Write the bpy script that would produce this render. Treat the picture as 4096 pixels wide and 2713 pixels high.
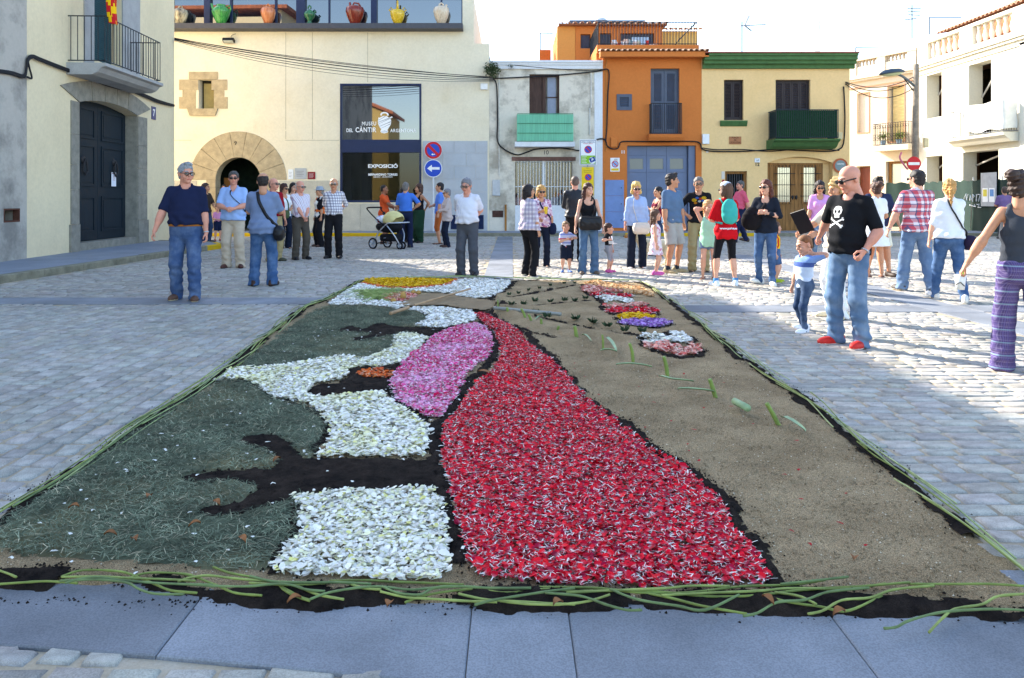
import bpy, bmesh, math, random
import numpy as np
from mathutils import Vector, Matrix, geometry
from mathutils.bvhtree import BVHTree
R = math.radians
scene = bpy.context.scene
for o in list(bpy.data.objects): bpy.data.objects.remove(o)

# ------------------------------------------------------------------ camera, sky, sun, exposure
CAM_H = 1.35
cam_d = bpy.data.cameras.new('camera'); cam = bpy.data.objects.new('camera', cam_d)
scene.collection.objects.link(cam); scene.camera = cam
cam.location = (0, 0, CAM_H); cam.rotation_euler = (R(90), 0, 0)
cam_d.sensor_width = 36; cam_d.lens = 36*3000/4096; cam_d.shift_y = -566.5/4096
cam_d.clip_start = .05; cam_d.clip_end = 2000
SUN_EL = R(28.7)
world = bpy.data.worlds.new('World'); scene.world = world; world.use_nodes = True
wn = world.node_tree; wn.nodes.clear()
sky = wn.nodes.new('ShaderNodeTexSky'); sky.sky_type = 'NISHITA'; sky.sun_disc = False
sky.sun_elevation = SUN_EL; sky.sun_rotation = R(-45); sky.air_density = 1.0; sky.dust_density = 1.0; sky.ozone_density = .9
bg = wn.nodes.new('ShaderNodeBackground'); bg.inputs[1].default_value = .15
wo = wn.nodes.new('ShaderNodeOutputWorld')
wn.links.new(sky.outputs[0], bg.inputs[0]); wn.links.new(bg.outputs[0], wo.inputs[0])
sun_d = bpy.data.lights.new('sun', 'SUN'); sun = bpy.data.objects.new('sun', sun_d)
scene.collection.objects.link(sun); sun_d.energy = 3.7; sun_d.angle = R(.55); sun_d.color = (1, .93, .82)
sun.rotation_euler = Vector((1, -1, -math.sqrt(2)*math.tan(SUN_EL))).to_track_quat('-Z', 'Y').to_euler()
sun.location = (-20, 20, 20)
vs = scene.view_settings; vs.view_transform = 'Standard'; vs.look = 'None'; vs.gamma = 1; vs.exposure = 1.95
scene.cycles.max_bounces = 6; scene.cycles.diffuse_bounces = 3; scene.cycles.transparent_max_bounces = 8
scene.cycles.use_denoising = True

# ------------------------------------------------------------------ picture <-> place (survey of the photograph, 2367 px wide)
FO, CX, HY = 1733.6, 1183.5, 456.5
def gp(x, y, z=0.0):
    Y = (CAM_H-z)*FO/(y-HY); return (x-CX)*Y/FO, Y
def at(x, y, Y): return Vector(((x-CX)*Y/FO, Y, CAM_H-(y-HY)*Y/FO))

ORD = 'first second third fourth fifth sixth seventh eighth ninth tenth eleventh twelfth thirteenth fourteenth fifteenth sixteenth seventeenth eighteenth nineteenth twentieth twenty-first twenty-second twenty-third twenty-fourth twenty-fifth twenty-sixth twenty-seventh twenty-eighth twenty-ninth thirtieth'.split()
rng = random.Random(7); nrng = np.random.default_rng(7)
COL = scene.collection
# ------------------------------------------------------------------ materials
_mats = {}
def lin(h):
    h = h.lstrip('#'); c = [int(h[i:i+2], 16)/255 for i in (0, 2, 4)]
    return tuple(x/12.92 if x <= .04045 else ((x+.055)/1.055)**2.4 for x in c)
class NT:
    def __init__(s, name):
        s.m = bpy.data.materials.new(name); s.m.use_nodes = True; s.t = s.m.node_tree
        s.b = s.t.nodes['Principled BSDF']
    def n(s, typ, **kw):
        nd = s.t.nodes.new(typ)
        for k, v in kw.items():
            if isinstance(k, str) and k.startswith('i_'): nd.inputs[int(k[2:])].default_value = v
            else: setattr(nd, k, v)
        return nd
    def l(s, a, b): s.t.links.new(a, b)
    def noise(s, vec, scale, detail=4, rough=.6):
        nd = s.n('ShaderNodeTexNoise'); nd.inputs['Scale'].default_value = scale
        nd.inputs['Detail'].default_value = detail; nd.inputs['Roughness'].default_value = rough
        if vec: s.l(vec, nd.inputs['Vector'])
        return nd.outputs['Fac']
    def ramp(s, fac, stops):
        nd = s.n('ShaderNodeValToRGB'); e = nd.color_ramp.elements
        while len(e) < len(stops): e.new(.5)
        for i, (p, c) in enumerate(stops):
            e[i].position = p; e[i].color = (*c, 1) if len(c) == 3 else c
        s.l(fac, nd.inputs[0]); return nd.outputs[0]
    def mix(s, fac, a, b, typ='MIX'):
        nd = s.n('ShaderNodeMix', data_type='RGBA', blend_type=typ)
        for sock, v in ((nd.inputs[0], fac), (nd.inputs[6], a), (nd.inputs[7], b)):
            if hasattr(v, 'is_output'): s.l(v, sock)
            elif isinstance(v, (int, float)): sock.default_value = v
            else: sock.default_value = (*v, 1)
        return nd.outputs[2]
    def bump(s, h, strength=.3, dist=.01):
        nd = s.n('ShaderNodeBump'); nd.inputs['Strength'].default_value = strength; nd.inputs['Distance'].default_value = dist
        s.l(h, nd.inputs['Height']); s.l(nd.outputs[0], s.b.inputs['Normal'])
    def vec(s, kind='Object', sc=None):
        o = s.n('ShaderNodeTexCoord').outputs[kind]
        if sc:
            mp = s.n('ShaderNodeMapping'); mp.inputs['Scale'].default_value = sc; s.l(o, mp.inputs['Vector']); o = mp.outputs[0]
        return o
    def base(s, c, rough=.8, spec=.3, metal=0):
        if hasattr(c, 'is_output'): s.l(c, s.b.inputs['Base Color'])
        else: s.b.inputs['Base Color'].default_value = (*c, 1)
        s.b.inputs['Roughness'].default_value = rough; s.b.inputs['Specular IOR Level'].default_value = spec
        s.b.inputs['Metallic'].default_value = metal
def M(name, col='#808080', rough=.75, var=.12, scale=6, bump=0, bscale=60, metal=0, spec=.3, stretch=None):
    """plain material with a little grain; colour is an sRGB hex of the surface itself"""
    if name in _mats: return _mats[name]
    c = lin(col) if isinstance(col, str) else col
    s = NT(name); v = s.vec('Object', stretch)
    f = s.noise(v, scale)
    lo = tuple(x*(1-var) for x in c); hi = tuple(min(1, x*(1+var)) for x in c)
    s.base(s.ramp(f, [(.3, lo), (.7, hi)]) if var else c, rough, spec, metal)
    if bump: s.bump(s.noise(v, bscale, 3), bump, .004)
    _mats[name] = s.m; return s.m
def plaster(name, col, dirt, amount=.5, rough=.9, scale=1.2, thr=None, bump=.25):
    """painted render with broad mottling, vertical streaks and peeled patches"""
    if name in _mats: return _mats[name]
    c, d = lin(col), lin(dirt); s = NT(name); v = s.vec('Object')
    f1 = s.noise(v, scale, 6, .65); f2 = s.noise(s.vec('Object', (3, 3, .35)), 1.6, 5, .7); f3 = s.noise(v, 14, 4)
    a = s.ramp(f1, [(thr or .5-.12*amount, (0, 0, 0)), ((thr+.16) if thr else .75, (1, 1, 1))]); b = s.ramp(f2, [(.52, (0, 0, 0)), (.8, (1, 1, 1))])
    k = s.mix(1.0, a, b, 'MULTIPLY'); k2 = s.mix(amount if not thr else .25, a, k, 'MIX')
    m = s.n('ShaderNodeMath', operation='MULTIPLY'); s.l(k2, m.inputs[0]); m.inputs[1].default_value = amount
    col1 = s.mix(m.outputs[0], c, d)
    col2 = s.mix(.12, col1, s.ramp(f3, [(.3, (.25,)*3), (.7, (1, 1, 1))]), 'MULTIPLY')
    s.base(col2, rough, .15); s.bump(s.noise(v, 55, 5, .7), bump, .006)
    _mats[name] = s.m; return s.m
def stone(name, col, var=.25, rough=.8, scale=9, bump=.4, speck=True, attr=False):
    """granite: speckle, blotches; with attr the mesh's own 'v' value shifts each piece"""
    if name in _mats: return _mats[name]
    c = lin(col); s = NT(name); v = s.vec('Object')
    f1 = s.noise(v, scale, 5, .6); f2 = s.noise(v, 160, 2, .7)
    col1 = s.ramp(f1, [(.3, tuple(x*(1-var) for x in c)), (.7, tuple(min(1, x*(1+var)) for x in c))])
    if speck: col1 = s.mix(.35, col1, s.ramp(f2, [(.38, (.35,)*3), (.6, (1.15,)*3)]), 'MULTIPLY')
    if attr:
        at_ = s.n('ShaderNodeAttribute', attribute_name='v'); at_.attribute_type = 'GEOMETRY'
        col1 = s.mix(1.0, col1, at_.outputs['Color'], 'MULTIPLY')
    s.base(col1, rough, .22); s.bump(f2 if not speck else s.noise(v, 70, 5, .7), bump, .005)
    _mats[name] = s.m; return s.m
def attr_mat(name, rough=.6, trans=0.0, spec=.12, bump=0):
    """colour comes from the mesh's own 'col' attribute (each petal its own flower colour)"""
    if name in _mats: return _mats[name]
    s = NT(name); a = s.n('ShaderNodeAttribute', attribute_name='col'); a.attribute_type = 'GEOMETRY'
    s.base(a.outputs['Color'], rough, spec)
    if trans:
        tl = s.n('ShaderNodeBsdfTranslucent'); s.l(a.outputs['Color'], tl.inputs[0]); mx = s.n('ShaderNodeMixShader'); mx.inputs[0].default_value = trans
        s.l(s.b.outputs[0], mx.inputs[1]); s.l(tl.outputs[0], mx.inputs[2]); s.l(mx.outputs[0], s.t.nodes['Material Output'].inputs['Surface'])
    if bump: s.bump(s.noise(s.vec(), 220, 3), bump, .004)
    _mats[name] = s.m; return s.m
def glass_mat(name, tint='#1a2430', refl=.14, see=.0, rough=.02):
    if name in _mats: return _mats[name]
    s = NT(name); t = s.t; out = t.nodes['Material Output']
    gl = s.n('ShaderNodeBsdfGlossy'); gl.inputs['Roughness'].default_value = rough
    lw = s.n('ShaderNodeFresnel'); lw.inputs['IOR'].default_value = 1.5
    mx = s.n('ShaderNodeMath', operation='ADD'); s.l(lw.outputs[0], mx.inputs[0]); mx.inputs[1].default_value = refl; mx.use_clamp = True
    if see:
        tr = s.n('ShaderNodeBsdfTransparent'); tr.inputs[0].default_value = (*[see*x for x in (.8, .86, .85)], 1); under = tr.outputs[0]
    else:
        s.base(lin(tint), .5, .0); under = s.b.outputs[0]
    m = s.n('ShaderNodeMixShader'); s.l(mx.outputs[0], m.inputs[0]); s.l(under, m.inputs[1]); s.l(gl.outputs[0], m.inputs[2])
    s.l(m.outputs[0], out.inputs['Surface']); _mats[name] = s.m; return s.m

# ------------------------------------------------------------------ object helpers
def tag(o, label=None, cat=None, group=None, kind=None):
    if label: o['label'] = label
    if cat: o['category'] = cat
    if group: o['group'] = group
    if kind: o['kind'] = kind
    return o
_world = {}
def link(o, parent=None, world=None):
    COL.objects.link(o); _world[o.name] = world or Matrix()
    if parent is not None:
        o.parent = parent; o.matrix_parent_inverse = _world[parent.name].inverted()
    return o
def empty(name, loc, label=None, cat=None, group=None, rz=0.0):
    o = bpy.data.objects.new(name, None); o.location = loc; o.rotation_euler = (0, 0, rz); o.empty_display_size = .2
    link(o, None, Matrix.Translation(loc) @ Matrix.Rotation(rz, 4, 'Z'))
    return tag(o, label, cat, group)
def np_mesh(name, V, F, smooth=False):
    V = np.asarray(V, np.float32); F = np.asarray(F, np.int32); me = bpy.data.meshes.new(name); k = F.shape[1]
    me.vertices.add(len(V)); me.vertices.foreach_set('co', V.ravel())
    me.loops.add(F.size); me.loops.foreach_set('vertex_index', F.ravel())
    me.polygons.add(len(F)); me.polygons.foreach_set('loop_start', np.arange(0, F.size, k, dtype=np.int32))
    me.update(calc_edges=True)
    if smooth: me.polygons.foreach_set('use_smooth', np.ones(len(F), bool))
    return me
def set_attr(me, name, vals):
    a = me.attributes.new(name, 'FLOAT_COLOR', 'POINT'); v = np.ones((len(vals), 4), np.float32)
    vals = np.asarray(vals, np.float32); v[:, :3] = vals if vals.ndim == 2 else vals[:, None]
    a.data.foreach_set('color', v.ravel())
def mobj(name, me, mats, parent=None, world=None):
    for m in (mats if isinstance(mats, (list, tuple)) else [mats]): me.materials.append(m)
    o = bpy.data.objects.new(name, me); return link(o, parent, world)
class MB:
    """collects shapes in world metres; build() links them as one mesh object"""
    def __init__(s): s.v = []; s.f = []; s.m = []; s.mi = 0
    def add(s, vs, fs):
        n = len(s.v); s.v += [tuple(p) for p in vs]; s.f += [tuple(i+n for i in f) for f in fs]; s.m += [s.mi]*len(fs); return s
    def box(s, a, b, M4=None):
        x0, y0, z0 = a; x1, y1, z1 = b
        vs = [Vector(p) for p in ((x0,y0,z0),(x1,y0,z0),(x1,y1,z0),(x0,y1,z0),(x0,y0,z1),(x1,y0,z1),(x1,y1,z1),(x0,y1,z1))]
        if M4 is not None: vs = [M4 @ p for p in vs]
        return s.add(vs, [(0,3,2,1),(4,5,6,7),(0,1,5,4),(1,2,6,5),(2,3,7,6),(3,0,4,7)])
    def cbox(s, c, sz, M4=None, bev=0):
        c = Vector(c); h = Vector(sz)/2
        if bev <= 0: return s.box(c-h, c+h, M4)
        x, y, z = h; b = min(bev, x*.9, y*.9, z*.9); vs = []
        for (X, Y, Z) in ((x-b, y-b, z), (x-b, y, z-b), (x, y-b, z-b)):
            for sx in (-1, 1):
                for sy in (-1, 1):
                    for sz_ in (-1, 1): vs.append(c+Vector((sx*X, sy*Y, sz_*Z)))
        bm = bmesh.new()
        for p in vs: bm.verts.new(p)
        bmesh.ops.convex_hull(bm, input=bm.verts); bm.verts.index_update()
        V = [v.co.copy() for v in bm.verts]; F = [[v.index for v in f.verts] for f in bm.faces]; bm.free()
        return s.add([M4 @ p for p in V] if M4 is not None else V, F)
    def tube(s, path, r, n=8, closed=False, cap=True, flat=1.0):
        P = [Vector(p) for p in path]; rs = r if isinstance(r, (list, tuple)) else [r]*len(P); N = len(P)
        up = None; rings = []
        for i, p in enumerate(P):
            d = (P[(i+1) % N]-P[i-1]) if closed else (P[min(i+1, N-1)]-P[max(i-1, 0)])
            if d.length < 1e-9: d = Vector((0, 0, 1))
            d.normalize()
            if up is None: up = Vector((0, 0, 1)) if abs(d.z) < .9 else Vector((1, 0, 0))
            a = d.cross(up)
            if a.length < 1e-4: a = d.orthogonal()
            a.normalize(); b = a.cross(d).normalized(); up = b
            rings.append([p+a*(rs[i]*math.cos(2*math.pi*k/n))+b*(rs[i]*flat*math.sin(2*math.pi*k/n)) for k in range(n)])
        vs = [q for rg in rings for q in rg]; fs = []
        for i in range(N if closed else N-1):
            j = (i+1) % N
            for k in range(n): fs.append((i*n+k, i*n+(k+1) % n, j*n+(k+1) % n, j*n+k))
        if cap and not closed: fs += [tuple(range(n))[::-1], tuple((N-1)*n+k for k in range(n))]
        return s.add(vs, fs)
    def lathe(s, prof, c=(0, 0, 0), n=16, M4=None, sx=1, sy=1):
        c = Vector(c); vs = []; fs = []
        for r, z in prof:
            for k in range(n):
                p = Vector((r*sx*math.cos(2*math.pi*k/n), r*sy*math.sin(2*math.pi*k/n), z)); vs.append((M4 @ p if M4 is not None else p)+c)
        for i in range(len(prof)-1):
            for k in range(n): fs.append((i*n+k, i*n+(k+1) % n, (i+1)*n+(k+1) % n, (i+1)*n+k))
        fs += [tuple(range(n))[::-1], tuple((len(prof)-1)*n+k for k in range(n))]
        return s.add(vs, fs)
    def solid(s, loops, fr, w0, w1):
        """loops: outer polygon then holes, as (u, v); swept from w0 (back) to w1 (front) in frame fr"""
        L3 = [[Vector((u, v, 0)) for u, v in lp] for lp in loops]
        tris = geometry.tessellate_polygon(L3); flat = [p for lp in L3 for p in lp]; n = len(flat)
        vs = [fr(p.x, p.y, w1) for p in flat]+[fr(p.x, p.y, w0) for p in flat]; fs = []
        for t in tris:
            a, b, c = (flat[i] for i in t); ccw = (b-a).cross(c-a).z > 0
            t = t if ccw else t[::-1]; fs.append(tuple(t)); fs.append(tuple(i+n for i in t[::-1]))
        k = 0
        for li, lp in enumerate(L3):
            m = len(lp); area = sum(lp[i].x*lp[(i+1) % m].y-lp[(i+1) % m].x*lp[i].y for i in range(m))
            inv = (area > 0) == (li == 0)
            for i in range(m):
                a, b = k+i, k+(i+1) % m
                fs.append((a, a+n, b+n, b) if inv else (b, b+n, a+n, a))
            k += m
        return s.add(vs, fs)
    def bar(s, fr, u0, v0, u1, v1, w0, w1): return s.solid([[(u0, v0), (u1, v0), (u1, v1), (u0, v1)]], fr, w0, w1)
    def mesh(s, name, smooth=False):
        me = bpy.data.meshes.new(name); me.from_pydata(s.v, [], s.f)
        me.polygons.foreach_set('material_index', s.m)
        if smooth: me.polygons.foreach_set('use_smooth', [True]*len(s.f))
        me.update(); return me
    def build(s, name, mats, parent=None, smooth=False, world=None):
        return mobj(name, s.mesh(name, smooth), mats, parent, world)
def piece(name, me, parent, M4):
    """another object on shared mesh data"""
    o = bpy.data.objects.new(name, me); link(o, parent, M4); o.matrix_basis = M4; return o
class Facade:
    """a wall plane: origin O, unit direction t along it, outward normal n; survey pixels -> (u, z) on it"""
    def __init__(s, O, t):
        s.O = Vector((*O, 0)); s.t = Vector((*t, 0)).normalized(); s.n = Vector((s.t.y, -s.t.x, 0))
    def __call__(s, u, v, w=0.0): return s.O+s.t*u+s.n*w+Vector((0, 0, v))
    def uv(s, x, y, w=0.0):
        k = (x-CX)/FO; O = s.O+s.n*w                      # X = k Y
        u = (k*O.y-O.x)/(s.t.x-k*s.t.y); Y = O.y+u*s.t.y
        return u, CAM_H-(y-HY)*Y/FO
    def rect(s, x0, y0, x1, y1, w=0.0):
        u0, a = s.uv(x0, y0, w); u1, b = s.uv(x1, y1, w); c = s.uv(x0, y1, w)[1]; d = s.uv(x1, y0, w)[1]
        return u0, (b+c)/2, u1, (a+d)/2                    # u0, z0, u1, z1
def rloop(u0, z0, u1, z1): return [(u0, z0), (u1, z0), (u1, z1), (u0, z1)]
_txt = {}
def text_mesh(body, size=1.0, bold=0.0, align='CENTER', extrude=0.0, shear=0.0, space=1.0):
    cu = bpy.data.curves.new('t', 'FONT'); cu.body = body; cu.size = size; cu.align_x = align; cu.align_y = 'CENTER'
    cu.offset = bold; cu.extrude = extrude; cu.shear = shear; cu.space_character = space; cu.resolution_u = 3
    o = bpy.data.objects.new('t', cu); COL.objects.link(o)
    dg = bpy.context.evaluated_depsgraph_get(); me = bpy.data.meshes.new_from_object(o.evaluated_get(dg))
    bpy.data.objects.remove(o); bpy.data.curves.remove(cu); return me
def text(body, fr, u, v, w, height, mat, parent, name='lettering', width=None, **kw):
    """flat lettering standing proud of a facade; height is the capital height"""
    me = text_mesh(body, 1.0, **kw); co = np.array([p.co[:] for p in me.vertices])
    h = co[:, 1].max()-co[:, 1].min(); wd = co[:, 0].max()-co[:, 0].min(); sy = height/h; sx = (width/wd) if width else sy
    cx = (co[:, 0].max()+co[:, 0].min())/2; cy = (co[:, 1].max()+co[:, 1].min())/2
    for p in me.vertices: p.co = fr(u+(p.co.x-cx)*sx, v+(p.co.y-cy)*sy, w)
    me.name = name; return mobj(name, me, mat, parent)
def disc(mb, fr, u, v, r, w0, w1, n=28): return mb.solid([[(u+r*math.cos(2*math.pi*k/n), v+r*math.sin(2*math.pi*k/n)) for k in range(n)]], fr, w0, w1)
# ------------------------------------------------------------------ 2D helpers
def inpoly(P, poly):
    x, y = P[:, 0], P[:, 1]; poly = np.asarray(poly); c = np.zeros(len(P), bool); j = len(poly)-1
    for i in range(len(poly)):
        xi, yi = poly[i]; xj, yj = poly[j]
        c ^= ((yi > y) != (yj > y)) & (x < (xj-xi)*(y-yi)/(yj-yi+1e-12)+xi); j = i
    return c
def dseg(P, pts, closed=False):
    pts = np.asarray(pts, float); d = np.full(len(P), 1e9); n = len(pts)
    for i in range(n if closed else n-1):
        a, b = pts[i], pts[(i+1) % n]; ab = b-a; t = np.clip(((P-a)@ab)/(ab@ab+1e-12), 0, 1)
        d = np.minimum(d, np.hypot(*(P-(a+t[:, None]*ab)).T))
    return d
def sdpoly(P, poly): d = dseg(P, poly, True); return np.where(inpoly(P, poly), d, -d)     # >0 inside
_lat = nrng.random((64, 64))
def vnoise(P, sc, oct=3):
    r = np.zeros(len(P)); amp = 1; tot = 0
    for k in range(oct):
        q = P/sc*(2**k)+k*17.3; i = np.floor(q).astype(int); f = q-i; f = f*f*(3-2*f)
        g = lambda a, b: _lat[(i[:, 0]+a) % 64, (i[:, 1]+b) % 64]
        r += amp*((g(0, 0)*(1-f[:, 0])+g(1, 0)*f[:, 0])*(1-f[:, 1])+(g(0, 1)*(1-f[:, 0])+g(1, 1)*f[:, 0])*f[:, 1]); tot += amp; amp *= .5
    return r/tot-.5
def sm(x, a, b): t = np.clip((x-a)/(b-a), 0, 1); return t*t*(3-2*t)
BED = .022
def gpoly(pts, z=BED): return [gp(x, y, z) for x, y in pts]
ZA = lambda pts: [(577.9+.2928*x, 606.8+.2928*y) for x, y in pts]      # detail views of the photograph -> overview pixels
ZB = lambda pts: [(1097.9+.2684*x, 624.1+.2684*y) for x, y in pts]

# ------------------------------------------------------------------ the square: base, cobbles, slab bands, pavements
gnd = MB().add([(-400, -300, 0), (400, -300, 0), (400, 600, 0), (-400, 600, 0)], [(0, 1, 2, 3)])
s = NT('sandy_joint'); v = s.vec(); f1 = s.noise(v, 1.1, 6, .65); f2 = s.noise(v, 90, 3, .7)
cj = s.ramp(f1, [(.32, lin('#968a77')), (.55, lin('#b3a38a')), (.72, lin('#c4bdb0'))])
s.base(s.mix(.3, cj, s.ramp(f2, [(.3, (.5,)*3), (.7, (1.2,)*3)]), 'MULTIPLY'), .95, .1); s.bump(f2, .5, .006)
tag(gnd.build('ground', s.m), kind='structure')
CARPET = [(-75, 1252), (0, 1200), (150, 1100), (300, 1000), (495, 878), (600, 790), (700, 712), (760, 688), (835, 647), (1060, 642), (1190, 646), (1350, 649), (1480, 652), (1512, 668),
          (1560, 705), (1625, 755), (1700, 815), (1800, 885), (1900, 955), (2000, 1030), (2100, 1112), (2230, 1215), (2367, 1335), (2480, 1440), (2430, 1440), (2300, 1432), (2150, 1416), (2000, 1412), (1850, 1420), (1700, 1408), (1550, 1402), (1400, 1410), (1250, 1398), (1100, 1404), (950, 1392), (800, 1398), (650, 1400), (500, 1376), (300, 1362), (100, 1352), (-120, 1350)]
CARP = np.array(gpoly(CARPET))
bands = [(-11, 9.42, -2.0, 10.02), (1.6, 8.77, 4.98, 9.3), (5.52, 8.77, 14, 9.3), (4.98, 2.2, 5.5, 17.5), (-.48, 11.9, 0.02, 25.6), (-1.0, 10.2, -.99, 10.21)]
FB = [(-3.6, 2.42), (-1.55, 2.255), (-.4, 2.105), (.2, 2.0), (1.44, 1.98), (3.6, 1.9), (3.6, 2.66), (1.44, 2.70), (.2, 2.72), (-1.55, 2.86), (-3.6, 3.0)]
KERB = [(-8.45, 2.0), (-8.0, 11.7), (-7.8, 17.1), (-7.65, 19.9)]
paving = tag(bpy.data.objects.new('paving', None), kind='structure'); link(paving)
st_mat = stone('cobble_granite', '#aca79e', .26, .85, 7, .55, attr=True)
slab_mat = stone('slab_granite', '#7e8186', .28, .72, 1.6, .18, attr=True)
C = []                                           # cobbles: cx, cy, hx, hy
def courses(x0, y0, x1, y1, along_x, w, lmin, lmax):
    a = y0 if along_x else x0; b = y1 if along_x else x1
    while a < b:
        ww = w*rng.uniform(.9, 1.12); p = (x0 if along_x else y0)-rng.uniform(0, lmax); e = x1 if along_x else y1
        while p < e:
            L = rng.uniform(lmin, lmax); g = .014+.016*rng.random()
            if along_x: C.append((p+L/2, a+ww/2, L/2-g/2, ww/2-g/2))
            else: C.append((a+ww/2, p+L/2, ww/2-g/2, L/2-g/2))
            p += L
        a += ww
courses(-9, 2.3, -.9, 9.42, False, .13, .12, .21)
courses(-12, 10.02, 20, 25.75, True, .14, .15, .26)
courses(.9, 2.2, 14, 10.02, True, .122, .13, .24)
courses(-3.2, 1.9, 3.4, 2.5, True, .085, .12, .2)
C = np.array(C); P = C[:, :2]
keep = (np.abs(P[:, 0]) < P[:, 1]*.71+1.0) & ~inpoly(P, FB) & (sdpoly(P, CARP) < -.02)
kx = np.interp(P[:, 1], [k[1] for k in KERB], [k[0] for k in KERB]); keep &= ~((P[:, 0]-C[:, 2] < kx+.02) & (P[:, 1] < 20.4))
for x0, y0, x1, y1 in bands: keep &= ~((P[:, 0] > x0-.05) & (P[:, 0] < x1+.05) & (P[:, 1] > y0-.05) & (P[:, 1] < y1+.05))
C = C[keep]; nC = len(C)
ang = nrng.normal(0, .06, nC); tone = np.clip(.92+.3*vnoise(C[:, :2], 1.6)+nrng.normal(0, .07, nC), .6, 1.3)
tint = np.stack([tone*nrng.uniform(.97, 1.06, nC), tone, tone*nrng.uniform(.93, 1.04, nC)], 1)
base8 = np.array([(-1, -1), (1, -1), (1, 1), (-1, 1)], float)
def cobble_verts(n, hx, hy, seed):
    r = np.random.default_rng(seed); out = np.zeros((n, 12, 3)); jit = r.normal(0, 1, (n, 4, 2))*.2
    for k, (ins, z) in enumerate(((.0, -.001), (.006, .0088), (.02, .0112))):
        sx = np.maximum(hx-ins, hx*.3); sy = np.maximum(hy-ins, hy*.3)
        out[:, 4*k:4*k+4, 0] = (base8[:, 0]+jit[:, :, 0]*.35)*sx[:, None]; out[:, 4*k:4*k+4, 1] = (base8[:, 1]+jit[:, :, 1]*.45)*sy[:, None]
        out[:, 4*k:4*k+4, 2] = z+(r.normal(0, .0022, (n, 4)) if k else 0)
    return out
CF = np.array([(4*k+a, 4*k+(a+1) % 4, 4*k+4+(a+1) % 4, 4*k+4+a) for k in range(2) for a in range(4)]+[(8, 9, 10, 11)])
# the 300 that show largest in the picture are pieces of their own
scr_x = np.abs(C[:, 0]/C[:, 1]); scr_y = CAM_H/C[:, 1]
area = np.where((scr_x < .67) & (scr_y < .64), C[:, 2]*C[:, 3]/C[:, 1]**3, 0); big = np.argsort(-area)[:300]; isbig = np.zeros(nC, bool); isbig[big] = True
vm = []
for k in range(24):
    V = cobble_verts(1, np.array([.1]), np.array([.08]), 100+k)[0]; me = np_mesh('cobblestone', V, CF)
    set_attr(me, 'v', np.tile(np.array([.76+.0155*k, .76+.015*k, .76+.0145*k])*np.array([1+.03*math.sin(k*2.1), 1, 1+.03*math.sin(k*1.3)]), (12, 1))); me.materials.append(st_mat); vm.append(me)
order = np.argsort(tone[big])
for rank, i in enumerate(big[order]):
    M4 = Matrix.Translation((C[i, 0], C[i, 1], 0)) @ Matrix.Rotation(ang[i], 4, 'Z') @ Matrix.Diagonal((C[i, 2]/.1, C[i, 3]/.08, 1, 1))
    piece('cobblestone', vm[min(23, rank*24//300)], paving, M4)
rest = np.where(~isbig)[0]; V = cobble_verts(len(rest), C[rest, 2], C[rest, 3], 5)
ca, sa = np.cos(ang[rest])[:, None], np.sin(ang[rest])[:, None]
X = V[:, :, 0]*ca-V[:, :, 1]*sa+C[rest, 0][:, None]; Y = V[:, :, 0]*sa+V[:, :, 1]*ca+C[rest, 1][:, None]
VV = np.stack([X, Y, V[:, :, 2]], 2).reshape(-1, 3); FF = (CF[None]+12*np.arange(len(rest))[:, None, None]).reshape(-1, 4)
me = np_mesh('cobblestone_field', VV, FF); set_attr(me, 'v', np.repeat(tint[rest], 12, 0)); tag(mobj('cobblestone_field', me, st_mat, paving), kind='stuff')
def slab(poly, z=.014, tone=1.0, name='slab'):
    n = len(poly); c = np.mean(poly, 0); ins = [tuple(np.array(p)+(c-np.array(p))/np.linalg.norm(c-np.array(p))*.002) for p in poly]
    mb = MB(); vs = [(*p, -.02) for p in ins]+[(*p, z-.004) for p in ins]+[(*(np.array(p)+(c-np.array(p))*.012), z) for p in ins]
    fs = [tuple(range(2*n, 3*n))]+[(k*n+a, k*n+(a+1) % n, k*n+n+(a+1) % n, k*n+n+a) for k in range(2) for a in range(n)]
    mb.add(vs, fs); me = mb.mesh(name); set_attr(me, 'v', np.tile(np.array([tone*.99, tone, tone*1.01]), (len(me.vertices), 1))); mobj(name, me, slab_mat, paving)
lo = lambda x: np.interp(x, [p[0] for p in FB[:6]], [p[1] for p in FB[:6]]); hi = lambda x: np.interp(x, [p[0] for p in FB[6:]][::-1], [p[1] for p in FB[6:]][::-1])
xs = [-2.9, -1.98, -1.04, -.13, .181, 1.02, 1.95, 2.9]
for a, b, t in zip(xs, xs[1:], (.95, .78, 1.02, 1.1, .98, 1.05, .82)): slab([(a, lo(a)), (b, lo(b)), (b, hi(b)), (a, hi(a))], .014, t)
for x0, y0, x1, y1 in bands[:5]:
    lx = x1-x0 > y1-y0; p = x0 if lx else y0; e = x1 if lx else y1
    while p < e-.05:
        q = min(e, p+rng.uniform(.8, 1.15)); vis = abs(p/max(y0, .1)) < .95 if lx else True
        if vis: slab([(p, y0), (q, y0), (q, y1), (p, y1)] if lx else [(x0, p), (x1, p), (x1, q), (x0, q)], .013, rng.uniform(.86, 1.12))
        p = q
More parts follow.
